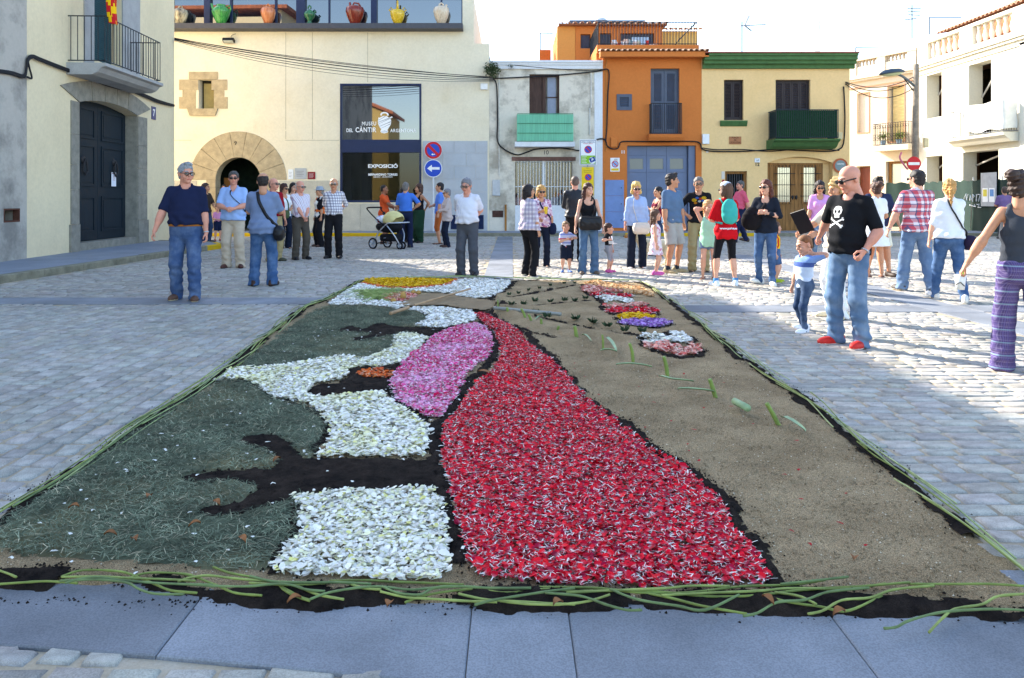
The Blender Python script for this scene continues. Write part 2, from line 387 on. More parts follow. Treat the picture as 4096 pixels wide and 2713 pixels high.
# pavements with kerbstones
pav_mat = stone('pavement_concrete', '#8b919b', .14, .85, 1.6, .25)
kerb_mat = stone('kerb_granite', '#84806f', .3, .85, 5, .5); yel_mat = plaster('kerb_yellow_paint', '#d2a90f', '#8d8468', .75, .7, 5)
pv = MB(); L = [(KERB[0][0]-.14, 2.0)]+[(x-.14, y) for x, y in KERB[1:]]
outer = L+[(-8.2, 20.6), (-9.2, 21.2), (-11, 21.6), (-13, 21.8), (-13, 2)]
pv.solid([outer], lambda u, v, w: Vector((u, v, w)), -.02, .12)
lp = tag(pv.build('pavement', pav_mat), kind='structure')
def kerb(pts, z=.124, wd=.15, parent=None, yellow=lambda i, p: False, seg=1.0, name='kerbstone'):
    for a, b in zip(pts, pts[1:]):
        a, b = Vector((*a, 0)), Vector((*b, 0)); d = (b-a); n = max(1, round(d.length/seg)); d.normalize(); nn = Vector((-d.y, d.x, 0))
        for k in range(n):
            p = a.lerp(b, k/n)+d*.004; q = a.lerp(b, (k+1)/n)-d*.004
            mb = MB(); c = [p, q, q+nn*wd, p+nn*wd]; zt = z+rng.uniform(-.004, .004)
            ins = [p+nn*.012+d*.004, q+nn*.012-d*.004, q+nn*(wd-.004), p+nn*(wd-.004)]
            mb.add([(*x[:2], -.02) for x in c]+[(*x[:2], zt-.014) for x in c]+[(*x[:2], zt) for x in ins],
                   [(8, 9, 10, 11)]+[(r*4+i, r*4+(i+1) % 4, r*4+4+(i+1) % 4, r*4+4+i) for r in range(2) for i in range(4)])
            mb.build(name, yel_mat if yellow(k, (p+q)/2) else kerb_mat, parent)
kerb(KERB+[(-8.1, 20.62), (-9.15, 21.3), (-11, 21.75)], parent=lp, yellow=lambda i, p: p.y > 19.1 and p.x > -8.4)
FY = 27.6
pv = MB(); pv.solid([[(-16, 25.95), (20, 25.95), (20, 27.7), (-16, 27.7)]], lambda u, v, w: Vector((u, v, w)), -.02, .12)
rp = tag(pv.build('pavement', pav_mat), kind='structure')
kerb([(-16, 25.8), (20, 25.8)], parent=rp, yellow=lambda i, p: (-10 < p.x < -2.6 and i % 5 != 3) or 3.6 < p.x < 8.6, seg=.95)

# ------------------------------------------------------------------ flower carpet: sand bed, soil drawing, petals, cut grass
H = Vector
G1 = ZA([(590, 350), (700, 346), (800, 345), (1000, 355), (1150, 372), (1300, 388), (1395, 428), (1385, 470), (1300, 502), (1420, 560), (1250, 575), (1135, 585), (1150, 640), (1100, 690), (1000, 730), (900, 757), (700, 747), (560, 762), (400, 797), (200, 822), (20, 838), (-80, 800), (0, 745), (200, 605), (400, 455), (520, 375)])
G2 = [(470, 905), (520, 882), (565, 885), (600, 897), (632, 922), (690, 936), (738, 960), (750, 985), (742, 1015), (728, 1050), (690, 1100), (690, 1165), (688, 1205), (672, 1250), (635, 1285), (615, 1315), (560, 1322), (420, 1310), (300, 1300), (150, 1290), (30, 1275), (-60, 1255), (20, 1195), (150, 1108), (300, 1008), (400, 945)]
HAND1 = ZA([(690, 535), (780, 513), (900, 532), (1000, 488), (1050, 486), (1110, 505), (1160, 512), (1260, 512), (1400, 523), (1560, 528), (1520, 555), (1440, 592), (1395, 598), (1385, 580), (1280, 562), (1180, 560), (1110, 588), (960, 612), (820, 634), (770, 612), (900, 592), (960, 572), (850, 562), (720, 552)])
HAND2 = [(1000, 1062), (980, 1066), (850, 1062), (735, 1064), (700, 1058), (680, 1035), (650, 1010), (600, 1003), (560, 1013), (546, 1025), (600, 1040), (625, 1055), (640, 1075), (620, 1090), (560, 1085), (500, 1087), (440, 1095), (413, 1110), (450, 1121), (530, 1118), (580, 1126), (590, 1140), (540, 1165), (480, 1180), (452, 1195), (480, 1208), (550, 1200), (620, 1180), (675, 1160), (700, 1148), (740, 1142), (850, 1133), (1000, 1127)]
BAR2 = ZA([(800, 838), (860, 828), (1000, 838), (1130, 815), (1195, 828), (1180, 860), (1125, 890), (1115, 960), (1105, 1010), (1095, 1052), (1060, 1040), (950, 1030), (840, 1055), (700, 1062), (600, 1058), (470, 1058), (448, 1032), (500, 992), (580, 972), (700, 962), (775, 905), (788, 862)])
PINK = ZA([(1780, 487), (1850, 520), (1885, 570), (1908, 620), (1900, 715), (1860, 768), (1780, 818), (1702, 888), (1672, 980), (1640, 1040), (1580, 1115), (1530, 1185), (1480, 1235), (1395, 1228), (1285, 1170), (1185, 1100), (1135, 1040), (1115, 960), (1135, 890), (1200, 822), (1270, 735), (1390, 655), (1450, 592), (1550, 545), (1700, 503)])
RED = [(1098, 728), (1115, 746), (1142, 772), (1160, 800), (1158, 830), (1139, 862), (1109, 886), (1084, 914), (1066, 944), (1046, 967), (1028, 990), (1024, 1020), (1029, 1080), (1039, 1140), (1055, 1190), (1072, 1250), (1086, 1300), (1097, 1335), (1130, 1345), (1200, 1352), (1400, 1356), (1600, 1356), (1782, 1350), (1768, 1318), (1728, 1268), (1692, 1220), (1676, 1180), (1638, 1140), (1576, 1083), (1498, 1042), (1438, 988), (1395, 960), (1340, 912), (1308, 870), (1278, 840), (1238, 810), (1198, 776), (1160, 748), (1120, 727)]
WA = ZA([(625, 338), (740, 250), (860, 178), (980, 198), (1100, 216), (1300, 216), (1500, 196), (1640, 147), (1800, 136), (2000, 146), (2058, 157), (2000, 220), (1940, 262), (1860, 288), (1700, 282), (1600, 250), (1300, 235), (1140, 238), (825, 240), (870, 262), (920, 295), (1010, 312), (1150, 322), (1250, 330), (1260, 350), (1150, 368), (1000, 350), (800, 341)])
WB = ZA([(1235, 372), (1350, 358), (1450, 360), (1600, 375), (1740, 395), (1778, 420), (1768, 460), (1700, 488), (1550, 518), (1400, 521), (1292, 508), (1390, 470), (1408, 430), (1370, 402)])
WC = [(493, 884), (535, 855), (578, 855), (637, 849), (695, 842), (742, 832), (783, 828), (841, 831), (871, 824), (900, 811), (914, 796), (911, 781), (929, 773), (958, 775), (986, 782), (977, 795), (957, 818), (927, 838), (900, 846), (871, 849), (827, 849), (808, 855), (799, 870), (783, 880), (754, 884), (728, 888), (712, 902), (707, 917), (740, 922), (783, 919), (821, 916), (856, 910), (886, 913), (899, 925), (928, 946), (955, 966), (983, 987), (999, 1002), (985, 1030), (975, 1058), (940, 1056), (850, 1058), (780, 1054), (740, 1058), (757, 1030), (768, 1000), (752, 962), (712, 934), (660, 924), (625, 917), (600, 893), (560, 880), (520, 878)]
WD = [(682, 1152), (740, 1147), (760, 1138), (900, 1142), (990, 1132), (1008, 1150), (1019, 1180), (1029, 1210), (1033, 1260), (1036, 1300), (1030, 1332), (1000, 1346), (900, 1345), (800, 1340), (700, 1337), (650, 1330), (628, 1310), (652, 1290), (688, 1250), (694, 1210), (690, 1180)]
YEL = ZA([(892, 160), (930, 130), (980, 121), (1200, 126), (1400, 136), (1590, 141), (1610, 152), (1550, 176), (1450, 190), (1300, 200), (1100, 200), (990, 186)])
ORF = ZA([(885, 166), (990, 188), (1100, 203), (1300, 203), (1450, 193), (1550, 178), (1612, 152), (1590, 141), (1640, 144), (1640, 152), (1560, 190), (1450, 208), (1300, 220), (1100, 218), (985, 200), (885, 180)])
def ell(cx, cy, rx, ry, n=22, cut=None): return [(cx+rx*math.cos(2*math.pi*k/n), cy+ry*math.sin(2*math.pi*k/n)) for k in range(n)]
PATCH = {  # name: (polygons, palette, petals per m2, petal length, label)
 'red_petals': ([RED], 'red', 9800, .0215, 'red carnation petals with white bases filling the long flared skirt shape'),
 'pink_petals': ([PINK], 'pink', 10500, .0225, 'mixed pink and magenta petals in the leaf shaped patch beside the red'),
 'white_petals_near': ([WD], 'white', 10500, .0225, 'white petals in the nearest square patch by the front edge'),
 'white_petals_middle': ([WC], 'white', 8800, .0265, 'white and cream petals in the forked patch between the cut grass'),
 'white_petals_small': ([WB], 'white2', 4600, .036, 'white petals in the small patch under the sackcloth'),
 'white_petals_far': ([WA], 'white2', 4300, .038, 'white petals around the yellow half disc at the far end'),
 'yellow_petals': ([YEL], 'yellow', 4500, .036, 'bright yellow petals in the half disc at the far end'),
 'orange_petals': ([ORF], 'orange', 4200, .034, 'orange petals edging the yellow half disc'),
 'orange_petals_oval': ([ZA(ell(1000, 892, 132, 36))], 'orange', 4600, .03, 'small oval of orange petals set in the dark soil'),
 'salmon_petals_oval': ([ZA(ell(1180, 277, 140, 34))], 'salmon', 4300, .036, 'salmon red petals in the oval beside the sackcloth'),
 'salmon_petals_fish': ([ZB(ell(1020, 176, 105, 27)), ZB([(1130, 172), (1285, 182), (1250, 198), (1120, 192)])], 'salmon', 4200, .036, 'salmon petals in a fish shape at the far right corner'),
 'crimson_petals_dots': ([ZB(ell(1047, 229, 46, 22)), ZB(ell(1145, 226, 46, 17)), ZB(ell(1288, 233, 62, 17))], 'red', 4300, .036, 'three crimson petal dots in a row on the right bed'),
 'white_petals_bar': ([ZB([(1045, 262), (1150, 247), (1310, 250), (1360, 266), (1340, 290), (1230, 284), (1110, 302), (1130, 280)])], 'white2', 4600, .034, 'white petal bar below the crimson dots'),
 'salmon_petals_bar': ([ZB([(1112, 312), (1200, 306), (1300, 306), (1440, 290), (1490, 308), (1400, 320), (1200, 326), (1120, 324)])], 'salmon', 4200, .034, 'thin salmon petal bar below the white bar'),
 'crimson_petals_flower': ([ZB(ell(1238, 358, 112, 24)), ZB(ell(1462, 362, 112, 26)), ZB([(1240, 350), (1460, 350), (1460, 370), (1240, 372)])], 'red', 4300, .034, 'crimson petal butterfly shape above the yellow oval'),
 'yellow_petals_oval': ([ZB(ell(1385, 412, 160, 28))], 'yellow', 4600, .034, 'yellow petal oval on the right bed'),
 'purple_petals': ([ZB(ell(1460, 468, 225, 36))], 'purple', 4600, .034, 'purple petal oval below the yellow one'),
 'peach_petals': ([ZB([(940, 124), (1050, 120), (1300, 127), (1430, 152), (1545, 238), (1440, 216), (1290, 205), (1280, 180), (1130, 168), (1100, 160), (1040, 150)])], 'peach', 4600, .034, 'pale peach petals in the far right corner'),
 'white_petals_boat': ([ZB([(1415, 612), (1500, 594), (1640, 600), (1712, 598), (1690, 552), (1780, 545), (1838, 592), (1878, 610), (1830, 634), (1700, 630), (1560, 634), (1430, 628)])], 'white2', 4600, .034, 'white petals forming the top of the boat shape'),
 'salmon_petals_boat': ([ZB([(1452, 642), (1560, 652), (1650, 634), (1680, 668), (1720, 652), (1800, 690), (1870, 672), (1845, 640), (1938, 668), (1950, 700), (1870, 738), (1750, 742), (1600, 708), (1462, 672)])], 'salmon', 4600, .036, 'salmon petals forming the hull of the boat shape'),
}
SOILP = [HAND1, HAND2, BAR2]
LINES = [  # dark soil drawn as lines: pixels, half width in metres
 ([(1120, 722), (1160, 742), (1205, 775), (1250, 808), (1290, 846), (1325, 890), (1352, 922), (1405, 962), (1450, 988), (1512, 1040), (1592, 1086), (1652, 1140), (1690, 1182), (1712, 1230), (1750, 1276), (1792, 1345)], .036),
 ([(1095, 722), (1128, 755), (1146, 785), (1146, 815), (1118, 850), (1090, 880), (1068, 915), (1047, 948), (1018, 980), (1006, 1005), (1004, 1060), (1012, 1110), (1022, 1150), (1037, 1210), (1052, 1270), (1064, 1345)], .038),
 ([(905, 885), (908, 905), (922, 930), (955, 955), (990, 980), (1005, 1000)], .03),
 ([(986, 782), (960, 815), (935, 838), (915, 850)], .03), ([(986, 775), (1020, 762), (1060, 748), (1095, 726)], .022),
 ([(738, 690), (760, 700), (800, 706), (860, 706), (940, 712), (985, 728), (992, 742), (975, 752), (955, 758)], .02),
 ([(686, 1152), (690, 1190), (688, 1225), (664, 1265), (634, 1300), (628, 1325)], .028),
 ([(500, 884), (560, 882), (600, 896), (632, 924), (690, 938), (742, 962), (754, 988), (744, 1018), (730, 1052)], .02),
 ([(520, 852), (580, 856), (640, 850), (700, 840), (760, 830), (840, 832)], .014),
 (ZB([(130, 398), (230, 460), (400, 510), (560, 560), (700, 592)]), .022), (ZB([(500, 402), (650, 430), (850, 480), (1050, 520), (1250, 545), (1400, 572)]), .022),
 (ZB([(110, 272), (300, 240), (500, 210), (700, 165), (930, 125)]), .028), (ZB([(210, 300), (500, 312), (700, 296), (900, 280), (1040, 274)]), .028),
 (ZB([(330, 100), (290, 150), (200, 215), (110, 258), (30, 262)]), .035),
 (ZB([(920, 150), (990, 215), (1040, 262), (1110, 320), (1120, 350), (1200, 388)]), .03), (ZB([(1350, 330), (1500, 300)]), .03), (ZB([(1550, 360), (1560, 385), (1400, 385)]), .03),
 (ZB(ell(1385, 412, 172, 31)), .02), (ZB(ell(1460, 468, 238, 40)), .028), (ZB([(1350, 470), (1430, 450), (1520, 455), (1560, 478)]), .025), (ZB([(1300, 412), (1340, 404)]), .03),
 (ZB([(1405, 600), (1440, 640), (1520, 690), (1640, 728), (1780, 752), (1900, 745), (1970, 705), (1960, 680)]), .03), (ZB([(1860, 585), (1890, 612), (1860, 640)]), .03), (ZB([(1690, 548), (1670, 575), (1720, 600)]), .028), (ZB([(1660, 650), (1690, 640), (1760, 655)]), .03),
 (ZB([(240, 325), (170, 340), (140, 370), (30, 352), (0, 370)]), .02),
]
def grid_pts():
    ys = 2.36*np.exp(np.linspace(0, math.log(12.9/2.36), 292)); xs = np.linspace(-2.95, 2.75, 345)
    Xg, Yg = np.meshgrid(xs, ys); return np.stack([Xg.ravel(), Yg.ravel()], 1), len(xs), len(ys)
GP, NX, NY = grid_pts()
warp = np.stack([vnoise(GP+3, .12, 4), vnoise(GP+9, .12, 4)], 1)*.14
W = GP+warp*np.clip(GP[:, 1:2]/6, .45, 1)
dc = sdpoly(W, CARP)
dsoil = np.full(len(GP), -9.)
for p in SOILP: dsoil = np.maximum(dsoil, sdpoly(W, gpoly(p)))
for l, hw in LINES: dsoil = np.maximum(dsoil, hw-dseg(W, gpoly(l)))
edge = .045+.05*vnoise(GP, .5, 2); near = np.interp(GP[:, 0], *zip(*[gp(x, y, BED) for x, y in ((-120, 1310), (150, 1316), (400, 1334), (650, 1352), (900, 1354), (1100, 1354), (1400, 1364), (1650, 1364), (1800, 1356), (2000, 1376), (2200, 1384), (2480, 1400))]))
dsoil = np.maximum(dsoil, np.where(GP[:, 1] > 2.95, edge-np.abs(dc+.005), np.minimum(near-W[:, 1], dc+.02+.06*vnoise(GP+77, .2, 2))))
dsoil = dsoil+.035*vnoise(GP+21, .035, 2)*np.clip(GP[:, 1]/5, .6, 1.2); dsoil = np.where(GP[:, 1] < 2.75, dsoil-.09*np.maximum(0, vnoise(GP+55, .16, 3)-.02)/.3, dsoil)
dg = np.maximum(sdpoly(W, gpoly(G1)), sdpoly(W, gpoly(G2)))
ridge = np.zeros(len(GP))
for l, hw in LINES[9:13]: d = dseg(GP, gpoly(l)); ridge += .05*np.exp(-((d-.2)/.12)**2)*(GP[:, 0] > -.2)
hgt = BED+.012*vnoise(GP, .35, 4)+.012*vnoise(GP+5, .09, 3)+ridge*.8
dimple = np.minimum(0, vnoise(GP+40, .2, 2)+.14)*.16*(GP[:, 0] > .25)*(GP[:, 1] < 8); hgt += dimple
hgt = np.maximum(hgt, .017); hgt = np.where(dc < .08, hgt*np.clip((dc+.05)/.13, 0, 1), hgt)
def grid_obj(name, mask, extra, mat, thr, mat_kind=None, label=None, cat=None, col=None, kind='stuff'):
    q = np.arange(NX*NY).reshape(NY, NX); F = np.stack([q[:-1, :-1], q[:-1, 1:], q[1:, 1:], q[1:, :-1]], 2).reshape(-1, 4)
    F = F[(mask[F].mean(1) > thr)]; used, inv = np.unique(F, return_inverse=True)
    V = np.column_stack([GP[used], (hgt+extra)[used]]); me = np_mesh(name, V, inv.reshape(-1, 4), True)
    if col is not None: set_attr(me, 'col', col[used])
    return tag(mobj(name, me, mat), label, cat, kind=kind)
s = NT('sand'); v = s.vec(); f1 = s.noise(v, 2.2, 5, .6); f2 = s.noise(v, 240, 2, .8); f3 = s.noise(v, 420, 1)
c1 = s.ramp(f1, [(.3, lin('#8c7759')), (.7, lin('#b8a07c'))]); c1 = s.mix(.8, c1, s.ramp(f2, [(.36, (.3,)*3), (.5, (.9,)*3), (.64, (1.7,)*3)]), 'MULTIPLY')
f4 = s.noise(v, 75, 4, .75); s.base(c1, .95, .1); s.bump(f4, 1.0, .02); _mats['sand'] = s.m
s = NT('soil'); v = s.vec(); f1 = s.noise(v, 9, 5, .7); f2 = s.noise(v, 190, 3, .8)
c1 = s.ramp(f1, [(.35, lin('#1d1918')), (.75, lin('#443a33'))]); c1 = s.mix(.5, c1, s.ramp(f2, [(.35, (.4,)*3), (.7, (1.5,)*3)]), 'MULTIPLY')
s.base(c1, 1, .05); s.bump(f2, 1, .012); _mats['soil'] = s.m
grid_obj('sand_bed', dc, 0, _mats['sand'], -.03, label='tan raked sand bed under the whole flower carpet', cat='sand')
grid_obj('soil_outline', dsoil, .004+.012*sm(dsoil, -.004, .03)+.02*np.maximum(0, vnoise(GP+70, .03, 2))*sm(dsoil, 0, .02), _mats['soil'], -.004, label='dark soil drawn in lines, hands and borders on the carpet', cat='soil')
gcol = np.array(lin('#505644'))*(1+1.1*vnoise(GP, .2, 3))[:, None]+np.array([.05, .03, .008])*np.maximum(0, vnoise(GP+11, .4, 3))[:, None]*6
# scattered pieces
def scatter(polys, dens, grow=0.0, z0=BED+.004, zr=.018):
    out = []
    for poly in polys:
        g = np.array(gpoly(poly)); a, b = g.min(0)-.05, g.max(0)+.05; n = int(dens*np.prod(b-a))
        p = a+nrng.random((n, 2))*(b-a); d = sdpoly(p+np.stack([vnoise(p, .09, 3), vnoise(p+7, .09, 3)], 1)*.055, g)
        thin = np.clip(.35+1.1*(vnoise(p, .22, 3)+.5)+d*5, 0, 1)
        out.append(p[(d > -.016*nrng.random(n)**2) & (nrng.random(n) < thin)])
    p = np.concatenate(out); return p
def bedz(p): 
    iy = np.clip((np.log(p[:, 1]/2.36)/math.log(12.9/2.36)*(NY-1)).astype(int), 0, NY-2); ix = np.clip(((p[:, 0]+2.95)/5.7*(NX-1)).astype(int), 0, NX-2)
    return hgt[iy*NX+ix]
PAL = {'red': ([('#e0062a', 6), ('#c8052a', 5), ('#f01a2c', 4), ('#a00a34', 3)], '#dc8f98', '#f4f1e6', .15),
       'pink': ([('#e0207a', 5), ('#f07fb4', 5), ('#f7bfd8', 4), ('#e8408f', 5), ('#d81450', 3)], '#f5dfea', '#f0e9de', .22),
       'white': ([('#fbf6ea', 9), ('#f6f1e2', 4), ('#f0ecc0', 3), ('#e8e28c', 1)], '#f1eed2', '#dedcb4', .18), 'white2': ([('#fbf7ee', 9), ('#f1f0e8', 3), ('#f0ebcf', 1)], '#f2f0dc', '#dfdfc6', .16), 'peach': ([('#e0b582', 4), ('#d9a873', 3), ('#e6c496', 2)], '#e0bd92', '#d8b080', .1),
       'yellow': ([('#eebf06', 6), ('#e3a805', 3), ('#f4d32c', 2)], '#e9c53a', '#c99a10', .2), 'orange': ([('#e0661d', 5), ('#d3501a', 3), ('#ea8a4a', 2)], '#eab08a', '#e9c9a5', .25),
       'salmon': ([('#e8a08f', 4), ('#efbfae', 4), ('#d9584f', 3)], '#f2d8cc', '#efd9c0', .25), 'purple': ([('#a76fc4', 4), ('#bd93d6', 4), ('#8d4fb0', 2)], '#d9c3e6', '#d8cfe0', .22)}
def petals(name, polys, pal, dens, L, label):
    p = scatter(polys, dens); n = len(p); cols, basec, stal, pst = PAL[pal]; tail = pal in ('red', 'pink', 'salmon', 'purple', 'orange')
    w = np.array([c[1] for c in cols], float); pick = nrng.choice(len(cols), n, p=w/w.sum()); cc = np.array([lin(c[0]) for c in cols])[pick]*nrng.uniform(.7, 1.12, (n, 1))
    if pal == 'white': cl = np.clip(vnoise(p, .16, 2)*3.5, 0, 1)[:, None]; cc = cc*(1-.5*cl)+.5*cl*np.array(lin('#efe9a8'))
    if pal == 'pink': cl = np.clip(vnoise(p+3, .3, 2)*4, 0, 1)[:, None]; cc = cc*(1-.6*cl)+.6*cl*np.array(lin('#f2b6da'))
    L_ = L*nrng.lognormal(0, .22, n); yaw = nrng.uniform(0, 6.283, n); ft = .5 if pal in ('white', 'white2') else .8; pit = nrng.normal(.08, .22, n)*ft; rol = nrng.normal(0, .3, n)*ft; wide = nrng.uniform(.75, 1.3, n)
    rows = [(-1.05, .05, .16, 0), (-.42, .065, .06, 0), (-.22, .2, .0, .45), (.15, .46, .05, 1), (.5, .3, .18, 1)] if tail else [(-.75, .05, .06, 0), (-.35, .13, .0, .5), (.0, .34, .03, 1), (.3, .36, .1, 1), (.55, .15, .2, 1)]
    m = len(rows); V = np.zeros((n, 2*m, 3)); Cc = np.zeros((n, 2*m, 3))
    for i, (t, hw, up, f) in enumerate(rows):
        hwv = hw*L_*wide
        for j, sg in enumerate((-1, 1)):
            V[:, 2*i+j, 0] = t*L_; V[:, 2*i+j, 1] = sg*hwv; V[:, 2*i+j, 2] = up*L_+np.abs(hwv)*.22*ft
            Cc[:, 2*i+j] = np.array(lin(stal if i < 2 and tail else basec))*(1-f)+cc*f
    def rot(V, a, i, j): c, s_ = np.cos(a)[:, None], np.sin(a)[:, None]; x, y = V[:, :, i].copy(), V[:, :, j].copy(); V[:, :, i] = x*c-y*s_; V[:, :, j] = x*s_+y*c
    rot(V, rol, 1, 2); rot(V, pit, 0, 2); rot(V, yaw, 0, 1)
    V[:, :, 0] += p[:, 0:1]; V[:, :, 1] += p[:, 1:2]; V[:, :, 2] += (bedz(p)+.008+.016*nrng.random(n)**1.5)[:, None]
    Fq = np.array([(2*i, 2*i+1, 2*i+3, 2*i+2) for i in range(m-1)]); F = (Fq[None]+2*m*np.arange(n)[:, None, None]).reshape(-1, 4)
    me = np_mesh(name, V.reshape(-1, 3), F, True); set_attr(me, 'col', Cc.reshape(-1, 3)); return tag(mobj(name, me, attr_mat('petal', .6, .15)), label, 'petals', 'petal fields of the flower carpet', 'stuff')
for nm, (polys, pal, dens, L, lab) in PATCH.items(): petals(nm.split('_petals')[0]+'_petals', polys, pal, dens, L, lab)
# petals astray on soil, grass and sand
def blades(p, Lm, wd, cols, z, lift=.3, jit=.3):
    n = len(p); L_ = Lm*nrng.uniform(.5, 1.5, n); yaw = nrng.uniform(0, 6.283, n); bend = nrng.normal(0, jit, n); up = np.abs(nrng.normal(0, lift, n))*L_*.5
    V = np.zeros((n, 6, 3)); d0 = np.stack([np.cos(yaw), np.sin(yaw)], 1); d1 = np.stack([np.cos(yaw+bend), np.sin(yaw+bend)], 1); nn = np.stack([-d0[:, 1], d0[:, 0]], 1)
    pts = [p-d0*L_[:, None]/2, p, p+d1*L_[:, None]/2]
    for i in range(3):
        for j, sg in enumerate((-1, 1)):
            V[:, 2*i+j, :2] = pts[i]+nn*sg*(wd/2)*(1 if i < 2 else .3); V[:, 2*i+j, 2] = z+(up if i == 1 else up*.3*i)
    F = (np.array([(0, 1, 3, 2), (2, 3, 5, 4)])[None]+6*np.arange(n)[:, None, None]).reshape(-1, 4)
    return V.reshape(-1, 3), F, np.repeat(cols, 6, 0)
p = scatter([G1, G2], 7800); pal = np.array([lin(c) for c in ('#66705a', '#545f4c', '#757d66', '#868b72', '#9c977c', '#b0a688', '#424b3c')])
d2 = np.maximum(sdpoly(p, gpoly(HAND1)), sdpoly(p, gpoly(HAND2))); p = p[d2 < .01]
cols = pal[nrng.choice(7, len(p), p=[.28, .26, .18, .1, .06, .02, .1])]*nrng.uniform(.6, 1.5, (len(p), 1))*np.clip(1+1.3*vnoise(p+13, .14, 3), .55, 1.6)[:, None]
Vb, Fb, Cb = blades(p, .046, .0026, cols, bedz(p)+.008+.014*nrng.random(len(p)))
q = np.arange(NX*NY).reshape(NY, NX); F = np.stack([q[:-1, :-1], q[:-1, 1:], q[1:, 1:], q[1:, :-1]], 2).reshape(-1, 4)
F = F[dg[F].mean(1) > 0]; used, inv = np.unique(F, return_inverse=True)
Vg = np.column_stack([GP[used], (hgt+.001+.008*sm(dg, 0, .05)+.012*vnoise(GP+31, .06, 3))[used]])
me = np_mesh('cut_grass', np.concatenate([Vg, Vb]), np.concatenate([inv.reshape(-1, 4), Fb+len(Vg)])); set_attr(me, 'col', np.concatenate([np.clip(gcol[used], .01, 1), Cb]))
tag(mobj('cut_grass', me, attr_mat('clippings', .9, bump=.6)), 'dull green grass clippings filling the left part of the carpet', 'grass clippings', kind='stuff')
# crumbs of soil and grit, dry leaves
def crumbs(name, p, r, mat, z, label, cat):
    n = len(p); oct_ = np.array([(1, 0, 0), (0, 1, 0), (-1, 0, 0), (0, -1, 0), (0, 0, 1)], float); rr = r*nrng.uniform(.4, 1.6, (n, 1, 1))
    V = oct_[None]*rr*nrng.uniform(.6, 1.4, (n, 5, 3)); V[:, :, :2] += p[:, None]; V[:, :, 2] += z[:, None]
    F = (np.array([(0, 1, 4), (1, 2, 4), (2, 3, 4), (3, 0, 4)])[None]+5*np.arange(n)[:, None, None]).reshape(-1, 3)
    return tag(mobj(name, np_mesh(name, V.reshape(-1, 3), F), mat), label, cat, kind='stuff')
idx = np.where((np.abs(dsoil) < .035) & (dc > -.22))[0]; idx = idx[(GP[idx, 1] > 2.75) | (dc[idx] > -.01)]; pick = nrng.choice(idx, 9000); p = GP[pick]+nrng.normal(0, .018, (9000, 2))
pn = np.column_stack([nrng.uniform(-2.2, 2.2, 420), 0*nrng.random(420)]); pn[:, 1] = 2.5+.06*vnoise(pn, .3)-np.abs(nrng.normal(0, .035, 420)); pe = np.concatenate([p, pn])
crumbs('soil_crumbs', pe, .0038, _mats['soil'], np.concatenate([np.where(dc[pick] > 0, hgt[pick]+.004, .014), np.full(420, .014)]), 'loose dark soil crumbs scattered along the drawn lines', 'soil')
p = np.column_stack([nrng.uniform(-2.4, 2.3, 9000), 2.5*np.exp(nrng.random(9000)*1.1)]); p = p[sdpoly(p, CARP) > .03]
n_ = 30000; ps = np.column_stack([nrng.uniform(-2.4, 2.4, n_), 2.5*np.exp(nrng.random(n_)*1.25)]); ps = ps[sdpoly(ps, CARP) > .05]; iy_ = np.clip((np.log(ps[:, 1]/2.36)/math.log(12.9/2.36)*(NY-1)).astype(int), 0, NY-1); ix_ = np.clip(((ps[:, 0]+2.95)/5.7*(NX-1)).astype(int), 0, NX-1); sd_ = dsoil[iy_*NX+ix_]
crumbs('sand_clods', ps[(sd_ < -.01) & (ps[:, 0] > -.2)], .0042, _mats['sand'], bedz(ps[(sd_ < -.01) & (ps[:, 0] > -.2)])+.001, 'coarse sand clods over the raked bed', 'sand'); crumbs('soil_clods', ps[sd_ > .005], .0055, _mats['soil'], bedz(ps[sd_ > .005])+.014, 'lumps of dark soil along the drawn bands', 'soil')
crumbs('grit', p[::3], .0028, M('grit', '#cdbfa4', .9, .3, 300), bedz(p[::3])+.002, 'pale grit specks lying on sand and soil', 'grit')
# ------------------------------------------------------------------ buildings
black = M('black_paint', '#16181c', .5, .1); iron = M('iron', '#23262b', .55, .2, 20); white_m = M('white_paint', '#e9eaea', .6, .06); dark = M('dark_interior', '#15130f', 1, .2)
red_s = M('sign_red', '#c01524', .45, .04); blue_s = M('sign_blue', '#1c46b4', .45, .04); yel_s = M('sign_yellow', '#e6c313', .5, .05); grey_metal = M('galvanised', '#9aa0a6', .45, .12, 12, metal=.6)
cable_m = M('cable', '#1d1e22', .7, .2, 30); tile_m = stone('roof_tile', '#b06a48', .35, .85, 6, .4); tile_pale = stone('roof_tile_pale', '#c9a184', .35, .85, 5, .4)
glass_sky = glass_mat('window_glass', '#141b26', .2); glass_dark = glass_mat('window_glass_dark', '#1b1f24', .06); glass_see = glass_mat('shop_glass', refl=.0, see=.62)
FM = Facade((0, FY), (1, 0))
def poly_px(fr, pts, w=0): return [fr.uv(x, y, w) for x, y in pts]
def arc(cx, cy, r, a0, a1, n): return [(cx+r*math.cos(R(a0+(a1-a0)*k/n)), cy+r*math.sin(R(a0+(a1-a0)*k/n))) for k in range(n+1)]
def bar_piece(mb_size): pass
_bm = {}
def rail_bars(parent, A, B, n, z0, z1, r=.008, mat=None, name='bar', ends=True):
    key = (round(z1-z0, 3), r, mat.name)
    if key not in _bm:
        mb = MB().tube([(0, 0, 0), (0, 0, z1-z0)], r, 6); me = mb.mesh('bar'); me.materials.append(mat); _bm[key] = me
    for k in range(n):
        t = k/(n-1) if ends else (k+.5)/n; p = Vector(A).lerp(Vector(B), t); piece(name, _bm[key], parent, Matrix.Translation((p.x, p.y, z0)))
